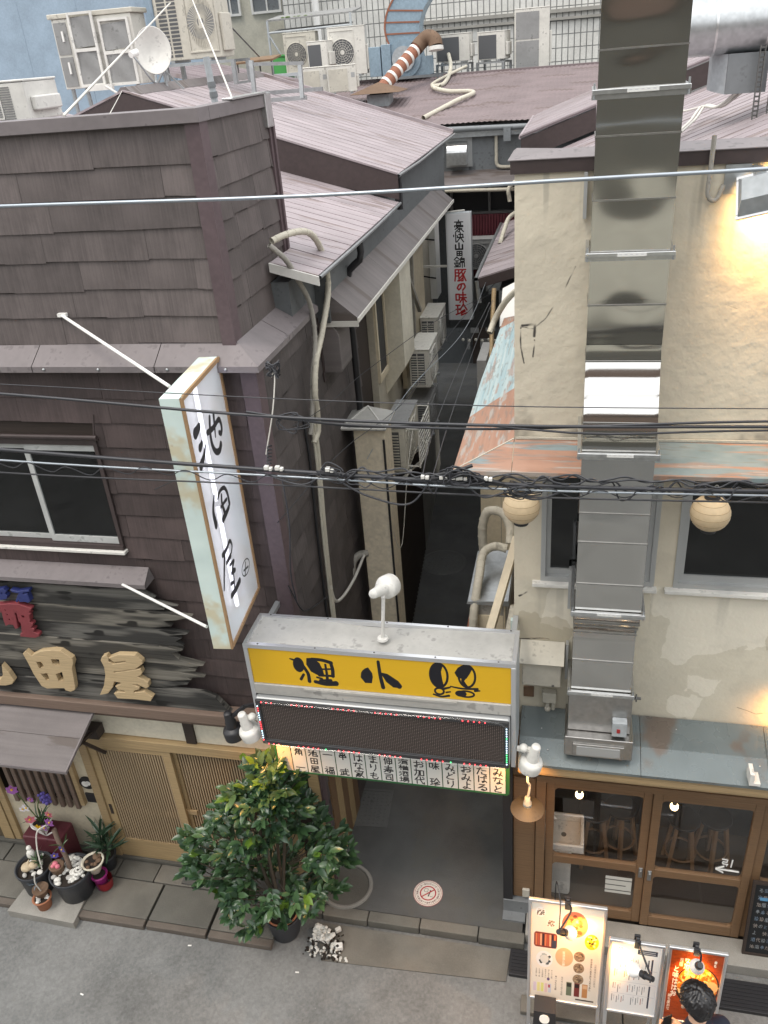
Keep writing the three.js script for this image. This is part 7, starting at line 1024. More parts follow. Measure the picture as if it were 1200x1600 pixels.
// ================================================================== FLOWER POTS BY THE LATTICE DOOR
{
  const rn = mulberry(41), R = (a, b) => a + (b - a) * rn();
  one('grey_sheet', [hexa([[-5.62, 0.002, 0.86], [-4.83, 0.002, 0.88], [-4.86, 0.002, 0.50], [-5.58, 0.002, 0.50], [-5.62, 0.095, 0.86], [-4.83, 0.092, 0.88], [-4.86, 0.098, 0.50], [-5.58, 0.098, 0.50]])], 'concrete', 'pale grey board lying under the flower pots at the kerb', 'board');
  const pot = (name, label, at, r0, r1, h, m, fill) => { const G = thing(name, label, 'flower pot', at); put('pot', lathe([[0.001, 0], [r0, 0], [r1 - 0.012, h * 0.86], [r1, h * 0.88], [r1 + 0.006, h], [r1 - 0.014, h], [r1 - 0.02, h * 0.86], [0.001, h * 0.86]], 32), m, G); if (fill) put('soil', rod([0, h * 0.86, 0], [0, h * 0.92, 0], r1 - 0.022, r1 - 0.018, 20), 'soil', G); return G; };
  const stones = (G, r, y, n, s0, s1) => { for (let i = 0; i < n; i++) { const a = R(0, 6.28), q = Math.sqrt(rn()) * r, s = R(s0, s1), g = new THREE.IcosahedronGeometry(s, 1).scale(R(0.8, 1.3), R(0.55, 0.8), R(0.8, 1.2)).rotateY(R(0, 3)).translate(Math.cos(a) * q, y + R(0, 0.02), Math.sin(a) * q); put('pebble', g, rn() < 0.75 ? 'pebble' : 'pebbleGrey', G); } };
  const blades = (G, x, y, z, n, L, m, sp = 0.6) => { const l = []; for (let i = 0; i < n; i++) { const a = R(0, 6.28), t = R(0.3, 1) * sp, d = V(Math.cos(a) * t, 1, Math.sin(a) * t).normalize(), X = d.clone().cross(V(R(-1, 1), 0.3, R(-1, 1))).normalize(), Z = X.clone().cross(d), k = L * R(0.6, 1.1); l.push(prep(leafGeo(k, k * 0.13, 0.5).applyMatrix4(new THREE.Matrix4().makeBasis(X, d, Z).setPosition(x, y, z)))); } put('leaf', mergeGeometries(l), m, G, true); };
  const flower = (G, x, y, z, r, m, yaw = 0) => { const l = []; for (let i = 0; i < 6; i++) l.push(prep(leafGeo(r, r * 0.85, 0.25).rotateX(0.35).rotateZ(i * 1.047).rotateY(yaw).translate(x, y, z))); put('petal', mergeGeometries(l), m, G, true); put('flower_heart', ball(x, y, z + 0.01, r * 0.2), 'yellow', G); };
  const a = pot('large_planter', 'large dark round planter filled with white pebbles nearest the lane', [-4.98, 0.09, 0.52], 0.165, 0.215, 0.34, 'potDark', true); stones(a, 0.18, 0.32, 46, 0.018, 0.036);
  put('driftwood', [tube([[-0.02, 0.3, -0.02], [-0.03, 0.45, -0.04], [-0.09, 0.66, -0.08], [-0.13, 0.8, -0.12]], 0.026, 14, 7)], 'beam', a); blades(a, -0.05, 0.62, -0.06, 6, 0.12, 'leaf1', 1.2); for (const [x, y, z] of [[-0.12, 0.55, 0.0], [-0.16, 0.40, 0.02], [-0.02, 0.64, -0.02]]) flower(a, x, y, z, 0.045, 'violet', R(-0.5, 0.5));
  put('basket', lathe([[0.001, 0], [0.055, 0], [0.075, 0.11], [0.078, 0.12], [0.065, 0.12], [0.001, 0.11]], 18, -0.12, 0.31, 0.03), 'clayBrown', a); put('basket_bloom', [ball(-0.13, 0.445, 0.03, 0.03), ball(-0.09, 0.44, 0.05, 0.026), ball(-0.15, 0.43, 0.05, 0.022)], 'pink', a);
  const sh = []; for (let i = 0; i < 26; i++) sh.push(ball(0.10 + i * 0.001 + 0.05 * Math.cos(i * 0.5) * (1 - i / 30), 0.36 + i * 0.002, 0.02 + 0.05 * Math.sin(i * 0.5) * (1 - i / 30), 0.022 * (1 - i / 34), 1, 6, 5)); put('snail_shell', sh, 'pebble', a);
  const b = pot('dark_planter', 'dark round planter with a shell at the left end of the pot group', [-5.42, 0.06, 0.52], 0.15, 0.19, 0.36, 'potDark', true); stones(b, 0.15, 0.34, 20, 0.018, 0.035); put('shell', [ball(-0.03, 0.40, 0.06, 0.06, 0.7), ball(0.03, 0.41, 0.03, 0.05, 0.8), rod([-0.02, 0.43, 0.05], [-0.01, 0.47, 0.02], 0.02, 0.004)], 'shell', b); blades(b, 0.06, 0.36, -0.02, 16, 0.16, 'leaf1', 0.8); put('white_ornament', [ball(-0.05, 0.44, -0.07, 0.045, 1.5), ball(-0.06, 0.52, -0.08, 0.028)], 'pebble', b);
  const c = pot('terracotta_pot', 'small terracotta pot of pebbles in front of the two dark planters', [-5.24, 0.095, 0.74], 0.07, 0.095, 0.14, 'terracotta', true); stones(c, 0.07, 0.125, 12, 0.014, 0.024);
  put('upper_pot', lathe([[0.001, 0], [0.05, 0], [0.085, 0.10], [0.082, 0.11], [0.03, 0.085], [0.001, 0.085]], 20, -0.01, 0.13, -0.03), 'clayBrown', c); put('stem', [tube([[0, 0.2, -0.02], [-0.01, 0.36, 0.0], [0.0, 0.46, -0.02]], 0.007)], 'cableWhite', c); blades(c, -0.08, 0.22, -0.06, 10, 0.1, 'bluePipe', 0.9);
  const d = pot('purple_pot', 'purple and red tall pot right of the pebble planter', [-4.74, 0.09, 0.42], 0.06, 0.085, 0.20, 'purplePot', true); put('red_sleeve', lathe([[0.075, 0], [0.088, 0.12]], 20, 0.03, 0, -0.01), 'redPot', d);
  const e = pot('cream_bowl', 'cream bowl of dark shells perched on top of the purple pot', [-4.78, 0.30, 0.40], 0.05, 0.115, 0.16, 'creamPale', true); stones(e, 0.085, 0.145, 10, 0.02, 0.032); e.children.slice(2).forEach((k) => { k.material = M.clayBrown; });
  const f = pot('fern_pot', 'dark leafy fern behind the cream bowl at the foot of the lattice door', [-4.80, 0.085, 0.17], 0.08, 0.11, 0.2, 'potDark', true); for (let i = 0; i < 5; i++) blades(f, R(-0.16, 0.12), R(0.2, 0.45), R(-0.06, 0.08), 14, 0.26, 'leaf2', 1.3);
  const g = pot('white_flower_pot', 'small white pot of yellow and pink flowers standing on a maroon box', [-5.42, 0.62, 0.22], 0.06, 0.105, 0.12, 'whiteWorn', true);
  for (const [x, y, z, r, m] of [[-0.06, 0.22, 0.06, 0.06, 'pink'], [0.03, 0.15, 0.09, 0.042, 'yellow'], [0.16, 0.2, 0.05, 0.062, 'orchid'], [0.14, 0.26, 0.0, 0.05, 'pink'], [0.1, 0.14, 0.08, 0.045, 'orchid'], [-0.08, 0.36, 0.03, 0.055, 'petalWhite'], [-0.2, 0.58, 0.0, 0.07, 'orchid'], [-0.02, 0.46, 0.0, 0.04, 'orchid'], [-0.14, 0.32, 0.02, 0.045, 'petalWhite']]) flower(g, x, y, z, r, m, R(-0.5, 0.5));
  put('stem', [tube([[0, 0.1, 0], [-0.08, 0.3, 0], [-0.2, 0.56, -0.02]], 0.006), tube([[0.02, 0.1, 0], [0.08, 0.2, 0], [0.16, 0.22, 0.02]], 0.006), tube([[0, 0.1, 0], [0.02, 0.35, -0.02], [0.12, 0.55, -0.04]], 0.006)], 'stem', g); blades(g, 0, 0.12, 0, 12, 0.2, 'leaf0', 1.0); put('blue_bloom', (() => { const l = []; for (let i = 0; i < 30; i++) l.push(ball(0.16 + R(-0.04, 0.04), 0.5 + (i / 30 - 0.5) * 0.16, R(-0.03, 0.03), R(0.014, 0.022), 1, 5, 4)); return l; })(), 'violet', g);
  blades(g, 0.12, 0.06, 0.12, 4, 0.2, 'pebbleGrey', 1.4);
  one('maroon_box', [box(-5.62, -5.16, 0.085, 0.62, 0.08, 0.34, 0.02)], 'maroon', 'dark maroon box that lifts the white flower pot behind the planters', 'box');
  one('wire_hoop', [tube([[-5.30, 0.42, 0.55], [-5.36, 0.62, 0.45], [-5.34, 0.8, 0.38], [-5.26, 0.84, 0.33]], 0.008)], 'cableWhite', 'pale bent stem arching beside the dark planters', 'stem');
  // rubble pile at the foot of the tree
  const q = []; for (let i = 0; i < 120; i++) { const t = rn(), s = R(0.008, 0.03) * (1.2 - t * 0.6), x = -2.26 + R(-0.14, 0.14) * (0.5 + t) + t * 0.12, z = 0.52 + t * 0.26; q.push(new THREE.IcosahedronGeometry(s, 0).scale(R(0.8, 1.4), R(0.6, 1), R(0.8, 1.2)).rotateY(R(0, 6)).translate(x, 0.02 + (1 - t) * R(0, 0.13), z)); }
  tag(put('rubble', q, 'pebble'), 'pile of pale pebbles and grit beside the dark tree pot', 'rubble', null, 'stuff');
  const q2 = []; for (let i = 0; i < 90; i++) q2.push(new THREE.IcosahedronGeometry(R(0.006, 0.022), 0).rotateY(R(0, 6)).translate(-2.22 + R(-0.16, 0.2), 0.012 + R(0, 0.06), 0.58 + R(-0.08, 0.22))); tag(put('dark_grit', q2, 'soil'), 'dark soil crumbs spilled among the pale pebbles', 'soil', null, 'stuff');
  one('stone_block', [box(-0.035, 0.035, 0, 0.06, -0.03, 0.03, 0.008).rotateY(0.3).translate(-2.05, 0.02, 0.66)], 'white', 'white square block at the edge of the rubble pile', 'block'); one('stone_block', [box(-0.03, 0.03, 0, 0.045, -0.02, 0.02, 0.008).rotateY(0.7).translate(-2.10, 0.05, 0.50)], 'pebble', 'pale stone block on the upper side of the rubble pile', 'block');
  one('crumpled_paper', [new THREE.IcosahedronGeometry(0.028, 1).scale(1.3, 0.7, 1).translate(-2.07, 0.02, 0.75)], 'white', 'crumpled white paper scrap below the white block', 'litter');
  const lt = []; for (const [x, z] of [[-3.56, 0.86], [-1.55, 0.74], [-2.4, 0.95], [-4.4, 1.5]]) lt.push(box(-0.018, 0.018, 0.001, 0.006, -0.006, 0.006).rotateY(R(0, 3)).translate(x, 0, z)); tag(put('litter', lt, 'white'), 'scattered tiny white cigarette ends on the lane', 'litter', null, 'stuff');
}
// ================================================================== MENU BOARDS
function menuBoard(label, x0, x1, yb, yt, z, tilt, draw, cw, ch) {
  const G = thing('menu_board', label, 'menu board', [(x0 + x1) / 2, 0, z]), w = (x1 - x0) / 2, P = new THREE.Group(); P.name = 'frame'; P.position.set(0, yb, 0); P.rotation.x = -tilt; G.add(P); const h = yt - yb, f = 0.026;
  put('rim', [box(-w, w, h - f, h, -0.018, 0.014, 0.008), box(-w, w, 0, f, -0.018, 0.014, 0.008), box(-w, -w + f, 0.005, h - 0.005, -0.0175, 0.0135, 0.008), box(w - f, w, 0.005, h - 0.005, -0.0175, 0.0135, 0.008)], 'alu', P);
  put('back', box(-w + 0.01, w - 0.01, 0.01, h - 0.01, -0.016, -0.006), 'aluFrame', P);
  put('poster', panel([-w + f - 0.004, f - 0.004, 0.002], [2 * w - 2 * f + 0.008, 0, 0], [0, h - 2 * f + 0.008, 0]), printMat(canvasTex(cw, ch, draw), 0.32), P, true);
  for (const s of [-1, 1]) { put('leg', bar([s * (w - 0.015), yb, -0.005], [s * (w - 0.015), 0, 0.06], 0.028, 0.02), 'alu', G); put('rear_leg', bar([s * (w - 0.015), yt - 0.1, -0.02 - tilt * h], [s * (w - 0.015), 0, -0.26 - tilt * h], 0.024, 0.018), 'alu', G); }
  put('cross_bar', [bar([-w + 0.02, 0.12, 0.055], [w - 0.02, 0.12, 0.055], 0.024)], 'alu', G); return G;
}
{
  const rn = mulberry(15), txt = (g, x, y, n, s, c = '#7a6f66', lw = 1.6) => { g.strokeStyle = c; for (let i = 0; i < n; i++) glyph(g, Object.keys(GL)[Math.floor(rn() * 40)], x, y + i * s * 1.15, s, s, lw); };
  menuBoard('large menu poster board with food pictures in front of the left glazed door', -0.205, 0.405, 0.47, 1.74, 1.10, 0.03, (g, w, h) => {
    g.fillStyle = '#e9e2d6'; g.fillRect(0, 0, w, h); const E = (x, y, a, b, c) => { g.fillStyle = c; g.beginPath(); g.ellipse(x, y, a, b, 0, 0, 7); g.fill(); }, dish = (x, y, a, b, rim, cols) => { E(x, y, a, b, rim); for (let i = 0; i < 26; i++) E(x + (rn() - 0.5) * a * 1.3, y + (rn() - 0.5) * b * 1.3, a * 0.16, b * 0.13, cols[Math.floor(rn() * cols.length)]); };
    dish(66, 60, 34, 30, '#efeeea', ['#3c3a38', '#7b736b', '#dcd7cf']); dish(140, 120, 34, 26, '#ece8e0', ['#8a6a55', '#5a4a40', '#c9bba8']); dish(300, 110, 88, 76, '#b06a55', ['#d8894a', '#a5432f', '#e3b07a', '#6a3a2c']); dish(420, 200, 48, 46, '#d8c020', ['#e8d850', '#3a4020', '#f2e9b0', '#8a8420']);
    g.fillStyle = '#7c332a'; g.beginPath(); g.roundRect(24, 180, 160, 92, 18); g.fill(); for (let i = 0; i < 9; i++) { g.fillStyle = ['#cf7a55', '#b5533c', '#e0a884', '#3a2a30'][i % 4]; g.fillRect(34 + i * 16, 190, 13, 72); } g.fillStyle = '#3c3f52'; g.fillRect(146, 222, 34, 48);
    dish(100, 345, 58, 52, '#e8eaec', ['#4a555c', '#2f3a40', '#aeb8ba']); E(100, 345, 30, 26, '#d5d8d6'); E(238, 315, 62, 58, '#c9ad8b'); txt(g, 226, 280, 5, 16, '#efe8dc', 2); for (let i = 0; i < 3; i++) dish(342, 300 + i * 72, 38, 32, '#97826a', ['#7c6550', '#b9a284', '#5d4a3a']);
    for (let i = 0; i < 5; i++) { g.fillStyle = ['#d9c9d9', '#e6df9a', '#dfe08c', '#e2c4c8', '#c8cfe0'][i]; g.fillRect(26 + i * 27, 500, 20, 58); } g.fillStyle = '#b04050'; g.fillRect(132, 506, 14, 20); E(132, 470, 10, 10, '#5b4a80');
    for (const [x, c, d] of [[262, '#6f7a66', '#2d3028'], [318, '#7a2f2a', '#2a1515'], [374, '#c58a55', '#e2b890']]) { g.fillStyle = c; g.fillRect(x, 470, 38, 88); g.fillStyle = d; g.fillRect(x + 4, 476, 30, 24); } txt(g, 180, 440, 7, 12); txt(g, 224, 440, 9, 12, '#9a9288'); txt(g, 420, 300, 14, 13); txt(g, 450, 330, 10, 13, '#a39a90'); txt(g, 200, 150, 4, 12); for (let i = 0; i < 6; i++) txt(g, 40 + i * 22, 408, 5, 10, '#9d958c', 1.2); g.fillStyle = '#4a4038'; g.fillRect(330, 572, 130, 9);
  }, 490, 600);
  menuBoard('smaller white menu board with vertical dark text columns and a clip lamp', 0.415, 0.825, 0.80, 1.69, 1.30, 0.03, (g, w, h) => {
    g.fillStyle = '#ecebea'; g.fillRect(0, 0, w, h); g.fillStyle = '#3a3d4c'; g.fillRect(200, 40, 150, 34); g.strokeStyle = '#fff'; g.lineWidth = 3; for (let i = 0; i < 2; i++) { g.beginPath(); g.moveTo(215, 52 + i * 12); g.lineTo(335, 52 + i * 12); g.stroke(); }
    const col = (x, y, l, wd, c) => { g.fillStyle = c; g.fillRect(x, y, wd, l); }; col(312, 100, 170, 13, '#34364a'); col(312, 300, 170, 13, '#34364a'); col(288, 108, 60, 9, '#3d3f50'); for (const [r, y] of [[0, 110], [1, 200], [2, 305], [3, 395]]) for (let i = 0; i < 7; i++) if ((i * 7 + r * 3) % 5) { col(40 + i * 38 - r * 3, y + (i * 13) % 14, 44 + (i * 17 + r * 11) % 22, 5, (i + r) % 4 === 1 ? '#a0564a' : '#54555f'); txt(g, 54 + i * 38 - r * 3, y, 5, 8, '#8e8f96', 1); }
    g.strokeStyle = '#b9bac2'; g.lineWidth = 2; for (const y of [186, 290, 384]) { g.beginPath(); g.moveTo(26, y); g.lineTo(360, y); g.stroke(); } txt(g, 30, 40, 1, 14); txt(g, 50, 40, 1, 14); txt(g, 70, 40, 1, 14);
  }, 380, 520);
  menuBoard('orange noodle poster board behind the person in black', 0.845, 1.265, 0.80, 1.70, 1.30, 0.03, (g, w, h) => {
    g.fillStyle = '#a8471c'; g.fillRect(0, 0, w, h); for (let i = 0; i < 700; i++) { g.fillStyle = rn() < 0.5 ? 'rgba(190,90,40,.25)' : 'rgba(110,36,14,.22)'; g.fillRect(rn() * w, rn() * h, 6 + rn() * 40, 3 + rn() * 12); }
    g.fillStyle = '#3a2a22'; g.beginPath(); g.ellipse(230, 250, 172, 150, 0.15, 0, 7); g.fill(); g.fillStyle = '#d98a2c'; g.beginPath(); g.ellipse(230, 244, 158, 136, 0.15, 0, 7); g.fill();
    for (let i = 0; i < 200; i++) { const a = rn() * 6.3, r = Math.sqrt(rn()); g.fillStyle = ['#e9b04a', '#f0c878', '#c8701f', '#f4dca0', '#b3571c'][i % 5]; g.beginPath(); g.ellipse(230 + Math.cos(a) * r * 148, 244 + Math.sin(a) * r * 124, 10 + rn() * 18, 4 + rn() * 8, rn() * 3, 0, 7); g.fill(); } g.fillStyle = '#c05c38'; g.beginPath(); g.ellipse(300, 300, 60, 44, 0.5, 0, 7); g.fill(); g.fillStyle = '#f0c080'; g.beginPath(); g.ellipse(340, 240, 50, 40, 0.2, 0, 7); g.fill();
    txt(g, 112, 56, 2, 34, '#f2e6d8', 6); txt(g, 74, 60, 2, 26, '#f0c8b0', 4); txt(g, 36, 118, 5, 40, '#f6ece0', 7); txt(g, 330, 50, 2, 20, '#f6ece0', 4); txt(g, 20, 330, 5, 22, '#f2dcc8', 4); txt(g, 120, 120, 2, 30, '#f4d8b8', 5);
  }, 400, 520);
  const clip = (label, x, yt, z, dir, bulbOff, power, cord) => { // clamp, bent arm, socket and mirror-backed bulb
    const G = thing('clip_lamp', label, 'lamp', [x, yt, z]); put('clamp', [box(-0.022, 0.022, -0.05, 0.035, 0.014, 0.03, 0.004), box(-0.022, 0.022, -0.04, 0.03, -0.04, -0.024, 0.004), rod([-0.012, 0.03, 0.0], [0.012, 0.03, 0.0], 0.016, 0.016, 10)], 'rubber', G);
    const s = V(...bulbOff), d = V(...dir).normalize(), p = (t) => s.clone().addScaledVector(d, t).toArray();
    put('arm', tube([[0, 0.02, 0.01], [s.x * 0.3 + 0.02, 0.03, s.z * 0.5], p(-0.16)], 0.008, 14, 6), 'rubber', G); put('socket', [rod(p(-0.17), p(-0.06), 0.02, 0.026, 14), rod(p(-0.10), p(-0.085), 0.03, 0.03, 14)], 'rubber', G);
    const q = new THREE.Quaternion().setFromUnitVectors(V(0, 1, 0), d); put('bulb_back', lathe([[0.02, -0.06], [0.03, -0.045], [0.052, -0.005], [0.055, 0.015]], 20).applyQuaternion(q).translate(s.x, s.y, s.z), 'white', G); put('bulb', lathe([[0.054, 0.016], [0.048, 0.03], [0.03, 0.042], [0.001, 0.047]], 20).applyQuaternion(q).translate(s.x, s.y, s.z), 'bulb', G);
    if (cord) put('cord', tube([p(-0.16), [-0.06, 0.04, 0.02], [-0.09, 0.1, -0.1], [-0.1, -0.3, -0.14]], 0.005, 16, 5), 'rubber', G);
    const l = new THREE.SpotLight(0xffb050, power, 0, 1.1, 0.5); l.position.set(x + s.x, yt + s.y, z + s.z).addScaledVector(d, 0.06); l.target.position.copy(l.position).add(d); l.target.name = 'lamp_target'; l.castShadow = true; l.shadow.radius = 2; scene.add(l, l.target);
  };
  clip('black clip lamp with lit bulb on the top edge of the large menu poster board', 0.10, 1.74, 1.06, [0.55, -0.75, -0.55], [0.02, -0.14, 0.16], 1.7, true);
  clip('black clip lamp with lit bulb shining left over the small white menu board', 0.62, 1.69, 1.27, [-0.75, -0.45, -0.6], [-0.02, -0.13, 0.15], 1.9);
  clip('black clip lamp with lit bulb on the orange poster board', 1.04, 1.70, 1.27, [0.02, -0.9, -0.5], [0.0, -0.06, 0.10], 1.0);
  const K = thing('black_stand', 'black box with a round white sticker below the large menu poster', 'box'); put('body', hexa([[-0.10, 0.002, 1.42], [0.10, 0.002, 1.42], [0.10, 0.002, 1.2], [-0.10, 0.002, 1.2], [-0.09, 0.55, 1.34], [0.09, 0.55, 1.34], [0.09, 0.55, 1.2], [-0.09, 0.55, 1.2]]), 'rubber', K); put('sticker', rod([-0.0, 0.48, 1.345], [-0.0, 0.485, 1.362], 0.042, 0.042, 20), 'white', K); put('edge', box(-0.085, 0.085, 0.36, 0.375, 1.372, 1.382), 'paleGreyMetal', K);
  K.position.set(-0.05, 0, -0.08);
  const cb = canvasTex(256, 360, (g) => { g.fillStyle = '#15171a'; g.fillRect(0, 0, 256, 360); const r2 = mulberry(3); g.lineWidth = 2; for (let i = 0; i < 9; i++) for (let j = 0; j < 10; j++) { g.strokeStyle = ['#8a8f94', '#6a7a8c', '#9a8f88'][(i + j) % 3]; glyph(g, Object.keys(GL)[Math.floor(r2() * 45)], 18 + j * 23, 20 + i * 37, 17, 20, 2); } g.fillStyle = '#5a90b8'; g.fillRect(28, 66, 34, 16); });
  const Bk = thing('chalkboard', 'black chalkboard with handwriting leaning by the door at the right edge', 'chalkboard', [1.98, 0.13, 0.16]); put('frame', [box(-0.27, 0.27, 0, 0.025, -0.015, 0.015), box(-0.27, 0.27, 0.875, 0.9, -0.015, 0.015), box(-0.27, -0.245, 0.025, 0.875, -0.015, 0.015), box(0.245, 0.27, 0.025, 0.875, -0.015, 0.015)], 'darkWood', Bk); put('board', panel([-0.245, 0.025, 0.004], [0.49, 0, 0], [0, 0.85, 0]), printMat(cb, 0.8), Bk, true); put('back', box(-0.25, 0.25, 0.02, 0.88, -0.012, -0.004), 'rubber', Bk); Bk.rotation.x = -0.1;
  // ribbed rubber mats along the shop front
  for (const [x0, x1, z0, z1, l] of [[-0.40, 0.12, 0.40, 0.66, 'dark ribbed drain mat at the corner post beside the large menu board'], [0.62, 1.42, 0.40, 0.66, 'dark ribbed drain mat behind the small menu boards'], [1.44, 2.4, 0.38, 0.66, 'dark ribbed drain mat at the right edge below the chalkboard']]) { const m = thing('drain_mat', l, 'mat'); put('mat', box(x0, x1, 0.002, 0.045, z0, z1, 0.006), 'rubber', m); const rb = []; for (let z = z0 + 0.03; z < z1 - 0.02; z += 0.035) rb.push(box(x0 + 0.02, x1 - 0.02, 0.045, 0.052, z, z + 0.014)); put('ribs', rb, 'rubber', m); }
}
// ================================================================== PERSON at the menu boards
function field(bones, res, c, half, k) { // smooth union of tapered capsules meshed by marching cubes
  const mc = new MarchingCubes(res, M.skin, false, false, 400000); mc.isolation = 0; const f = mc.field, n = mc.size, P = V();
  const pre = bones.map(([a, b, r0, r1]) => { const A = V(...a), D = V(...b).sub(A); return { A, D, L: Math.max(1e-6, D.lengthSq()), r0, r1 }; });
  for (let z = 0; z < n; z++) for (let y = 0; y < n; y++) for (let x = 0; x < n; x++) {
    P.set(((x - n / 2) / (n / 2)) * half + c[0], ((y - n / 2) / (n / 2)) * half + c[1], ((z - n / 2) / (n / 2)) * half + c[2]); let d = 9;
    for (const q of pre) { const t = clamp(((P.x - q.A.x) * q.D.x + (P.y - q.A.y) * q.D.y + (P.z - q.A.z) * q.D.z) / q.L, 0, 1), e = Math.hypot(P.x - q.A.x - q.D.x * t, P.y - q.A.y - q.D.y * t, P.z - q.A.z - q.D.z * t) - lerp(q.r0, q.r1, t), h = clamp(0.5 + 0.5 * (d - e) / k, 0, 1); d = lerp(d, e, h) - k * h * (1 - h); }
    f[x + y * n + z * n * n] = -d;
  }
  mc.update(); const g = new THREE.BufferGeometry(); g.setAttribute('position', new THREE.BufferAttribute(mc.positionArray.slice(0, mc.count * 3), 3)); g.setAttribute('normal', new THREE.BufferAttribute(mc.normalArray.slice(0, mc.count * 3), 3)); g.scale(half, half, half).translate(...c); g.computeBoundingSphere(); return g;
}
{ // local frame: facing -z, feet at the origin
  const G = thing('person', 'person with short black hair in dark clothes looking at the menu boards', 'person', [1.03, 0.0, 1.76], { turn: 0.5 }); G.scale.setScalar(1.03);
  const hd = [0, 1.665, -0.09];
  const head = [[[0, 1.50, -0.03], [0, 1.60, -0.06], 0.055, 0.055], [[0, hd[1] + 0.035, hd[2] + 0.022], [0, hd[1] + 0.02, hd[2] - 0.03], 0.088, 0.078], [[0, hd[1] - 0.05, hd[2] - 0.045], [0, hd[1] - 0.075, hd[2] - 0.06], 0.058, 0.04], [[0, hd[1] + 0.005, hd[2] - 0.108], [0, hd[1] - 0.028, hd[2] - 0.122], 0.010, 0.016],
    [[-0.03, hd[1] + 0.022, hd[2] - 0.092], [0.03, hd[1] + 0.022, hd[2] - 0.092], 0.012, 0.012], [[-0.018, hd[1] - 0.058, hd[2] - 0.098], [0.018, hd[1] - 0.058, hd[2] - 0.098], 0.008, 0.008],
    [[-0.084, hd[1] + 0.01, hd[2] + 0.005], [-0.088, hd[1] - 0.03, hd[2] - 0.005], 0.018, 0.012], [[0.084, hd[1] + 0.01, hd[2] + 0.005], [0.088, hd[1] - 0.03, hd[2] - 0.005], 0.018, 0.012]];
  const hands = []; for (const s of [-1, 1]) { // both hands hold a phone in front of the chest
    const w = [s * 0.10, 0.96, -0.25], p = [s * 0.065, 0.99, -0.305]; hands.push([w, p, 0.026, 0.03]); for (let i = 0; i < 4; i++) { const y = 0.965 + i * 0.018; hands.push([[s * 0.062, y, -0.32], [s * 0.04, y + 0.004, -0.345], 0.0095, 0.009], [[s * 0.04, y + 0.004, -0.345], [s * 0.012, y + 0.004, -0.338 + (i % 2) * 0.002], 0.009, 0.008]); } hands.push([[s * 0.06, 1.00, -0.295], [s * 0.03, 1.025, -0.292], 0.012, 0.010]);
  }
  const body = [[[0, 0.98, 0], [0, 1.22, -0.005], 0.135, 0.145], [[-0.13, 1.40, -0.01], [0.13, 1.40, -0.01], 0.075, 0.075], [[0, 1.22, 0], [0, 1.44, -0.02], 0.14, 0.085], [[0, 1.42, -0.02], [0, 1.52, -0.035], 0.07, 0.06]];
  for (const s of [-1, 1]) body.push([[s * 0.185, 1.40, -0.01], [s * 0.25, 1.10, -0.02], 0.062, 0.050], [[s * 0.25, 1.10, -0.02], [s * 0.115, 0.972, -0.225], 0.050, 0.036]);
  const legs = []; for (const s of [-1, 1]) legs.push([[s * 0.085, 0.98, 0.0], [s * 0.10, 0.52, 0.0], 0.105, 0.072], [[s * 0.10, 0.52, 0], [s * 0.105, 0.10, 0.03], 0.07, 0.05]);
  const shoes = []; for (const s of [-1, 1]) shoes.push([[s * 0.105, 0.05, 0.05], [s * 0.12, 0.042, -0.14], 0.045, 0.038]);
  // the figure is one skin surface; clothes and hair are its children
  const skin = put('body', mergeGeometries([prep(field([...head, [[0, 1.3, 0], [0, 1.52, -0.035], 0.08, 0.055]], 88, [0, 1.55, -0.06], 0.3, 0.022)), prep(field([...hands, [[-0.25, 1.10, -0.02], [-0.10, 0.96, -0.25], 0.035, 0.026], [[0.25, 1.10, -0.02], [0.10, 0.96, -0.25], 0.035, 0.026]], 84, [0, 1.0, -0.2], 0.3, 0.008))]), 'skin', G, true);
  put('jacket', field(body, 64, [0, 1.2, -0.1], 0.5, 0.05), 'navyCloth', G); put('trousers', field(legs, 64, [0, 0.55, 0], 0.62, 0.05), 'blackCloth', G); put('shoe', field(shoes, 48, [0, 0.1, -0.03], 0.32, 0.02), 'rubber', G);
  const hc = [0, hd[1] + 0.045, hd[2] + 0.018], hair = [[[0, hc[1], hc[2] + 0.02], [0, hc[1] + 0.004, hc[2] - 0.03], 0.104, 0.096], [[0, hd[1] - 0.01, hd[2] + 0.058], [0, hd[1] - 0.06, hd[2] + 0.06], 0.082, 0.05], [[-0.08, hd[1] + 0.04, hd[2] + 0.01], [-0.085, hd[1] + 0.02, hd[2] + 0.005], 0.03, 0.018], [[0.08, hd[1] + 0.04, hd[2] + 0.01], [0.085, hd[1] + 0.02, hd[2] + 0.005], 0.03, 0.018]];
  const rn = mulberry(7), on = (a, t, r) => [hc[0] + Math.cos(a) * Math.sin(t) * r, hc[1] + Math.cos(t) * r, hc[2] + Math.sin(a) * Math.sin(t) * r * 1.08]; // locks that run from the crown over the skull
  for (let i = 0; i < 130; i++) { const a = rn() * 6.283, t = 0.1 + rn() * 1.25, front = Math.sin(a) < -0.5, t1 = Math.min(t + 0.35 + rn() * 0.2, front ? 1.15 : 1.9), r = 0.100 + rn() * 0.010; if (t1 > t + 0.1) hair.push([on(a, t, r), on(a + (rn() - 0.3) * 0.5, t1, r + 0.004 + rn() * 0.006), 0.011, 0.005]); }
  put('hair', field(hair, 72, [0, hd[1] + 0.02, hd[2] + 0.01], 0.2, 0.006), 'hair', G);
  put('eye', [ball(-0.032, hd[1] + 0.004, hd[2] - 0.094, 0.011), ball(0.032, hd[1] + 0.004, hd[2] - 0.094, 0.011)], 'rubber', G);
  one('phone', [box(-0.035, 0.035, 0.955, 1.10, -0.328, -0.318, 0.004).scale(1.03, 1.03, 1.03).rotateY(0.5).translate(1.03, 0, 1.76)], 'black', 'dark phone held by the person in front of the menu boards', 'phone');
}
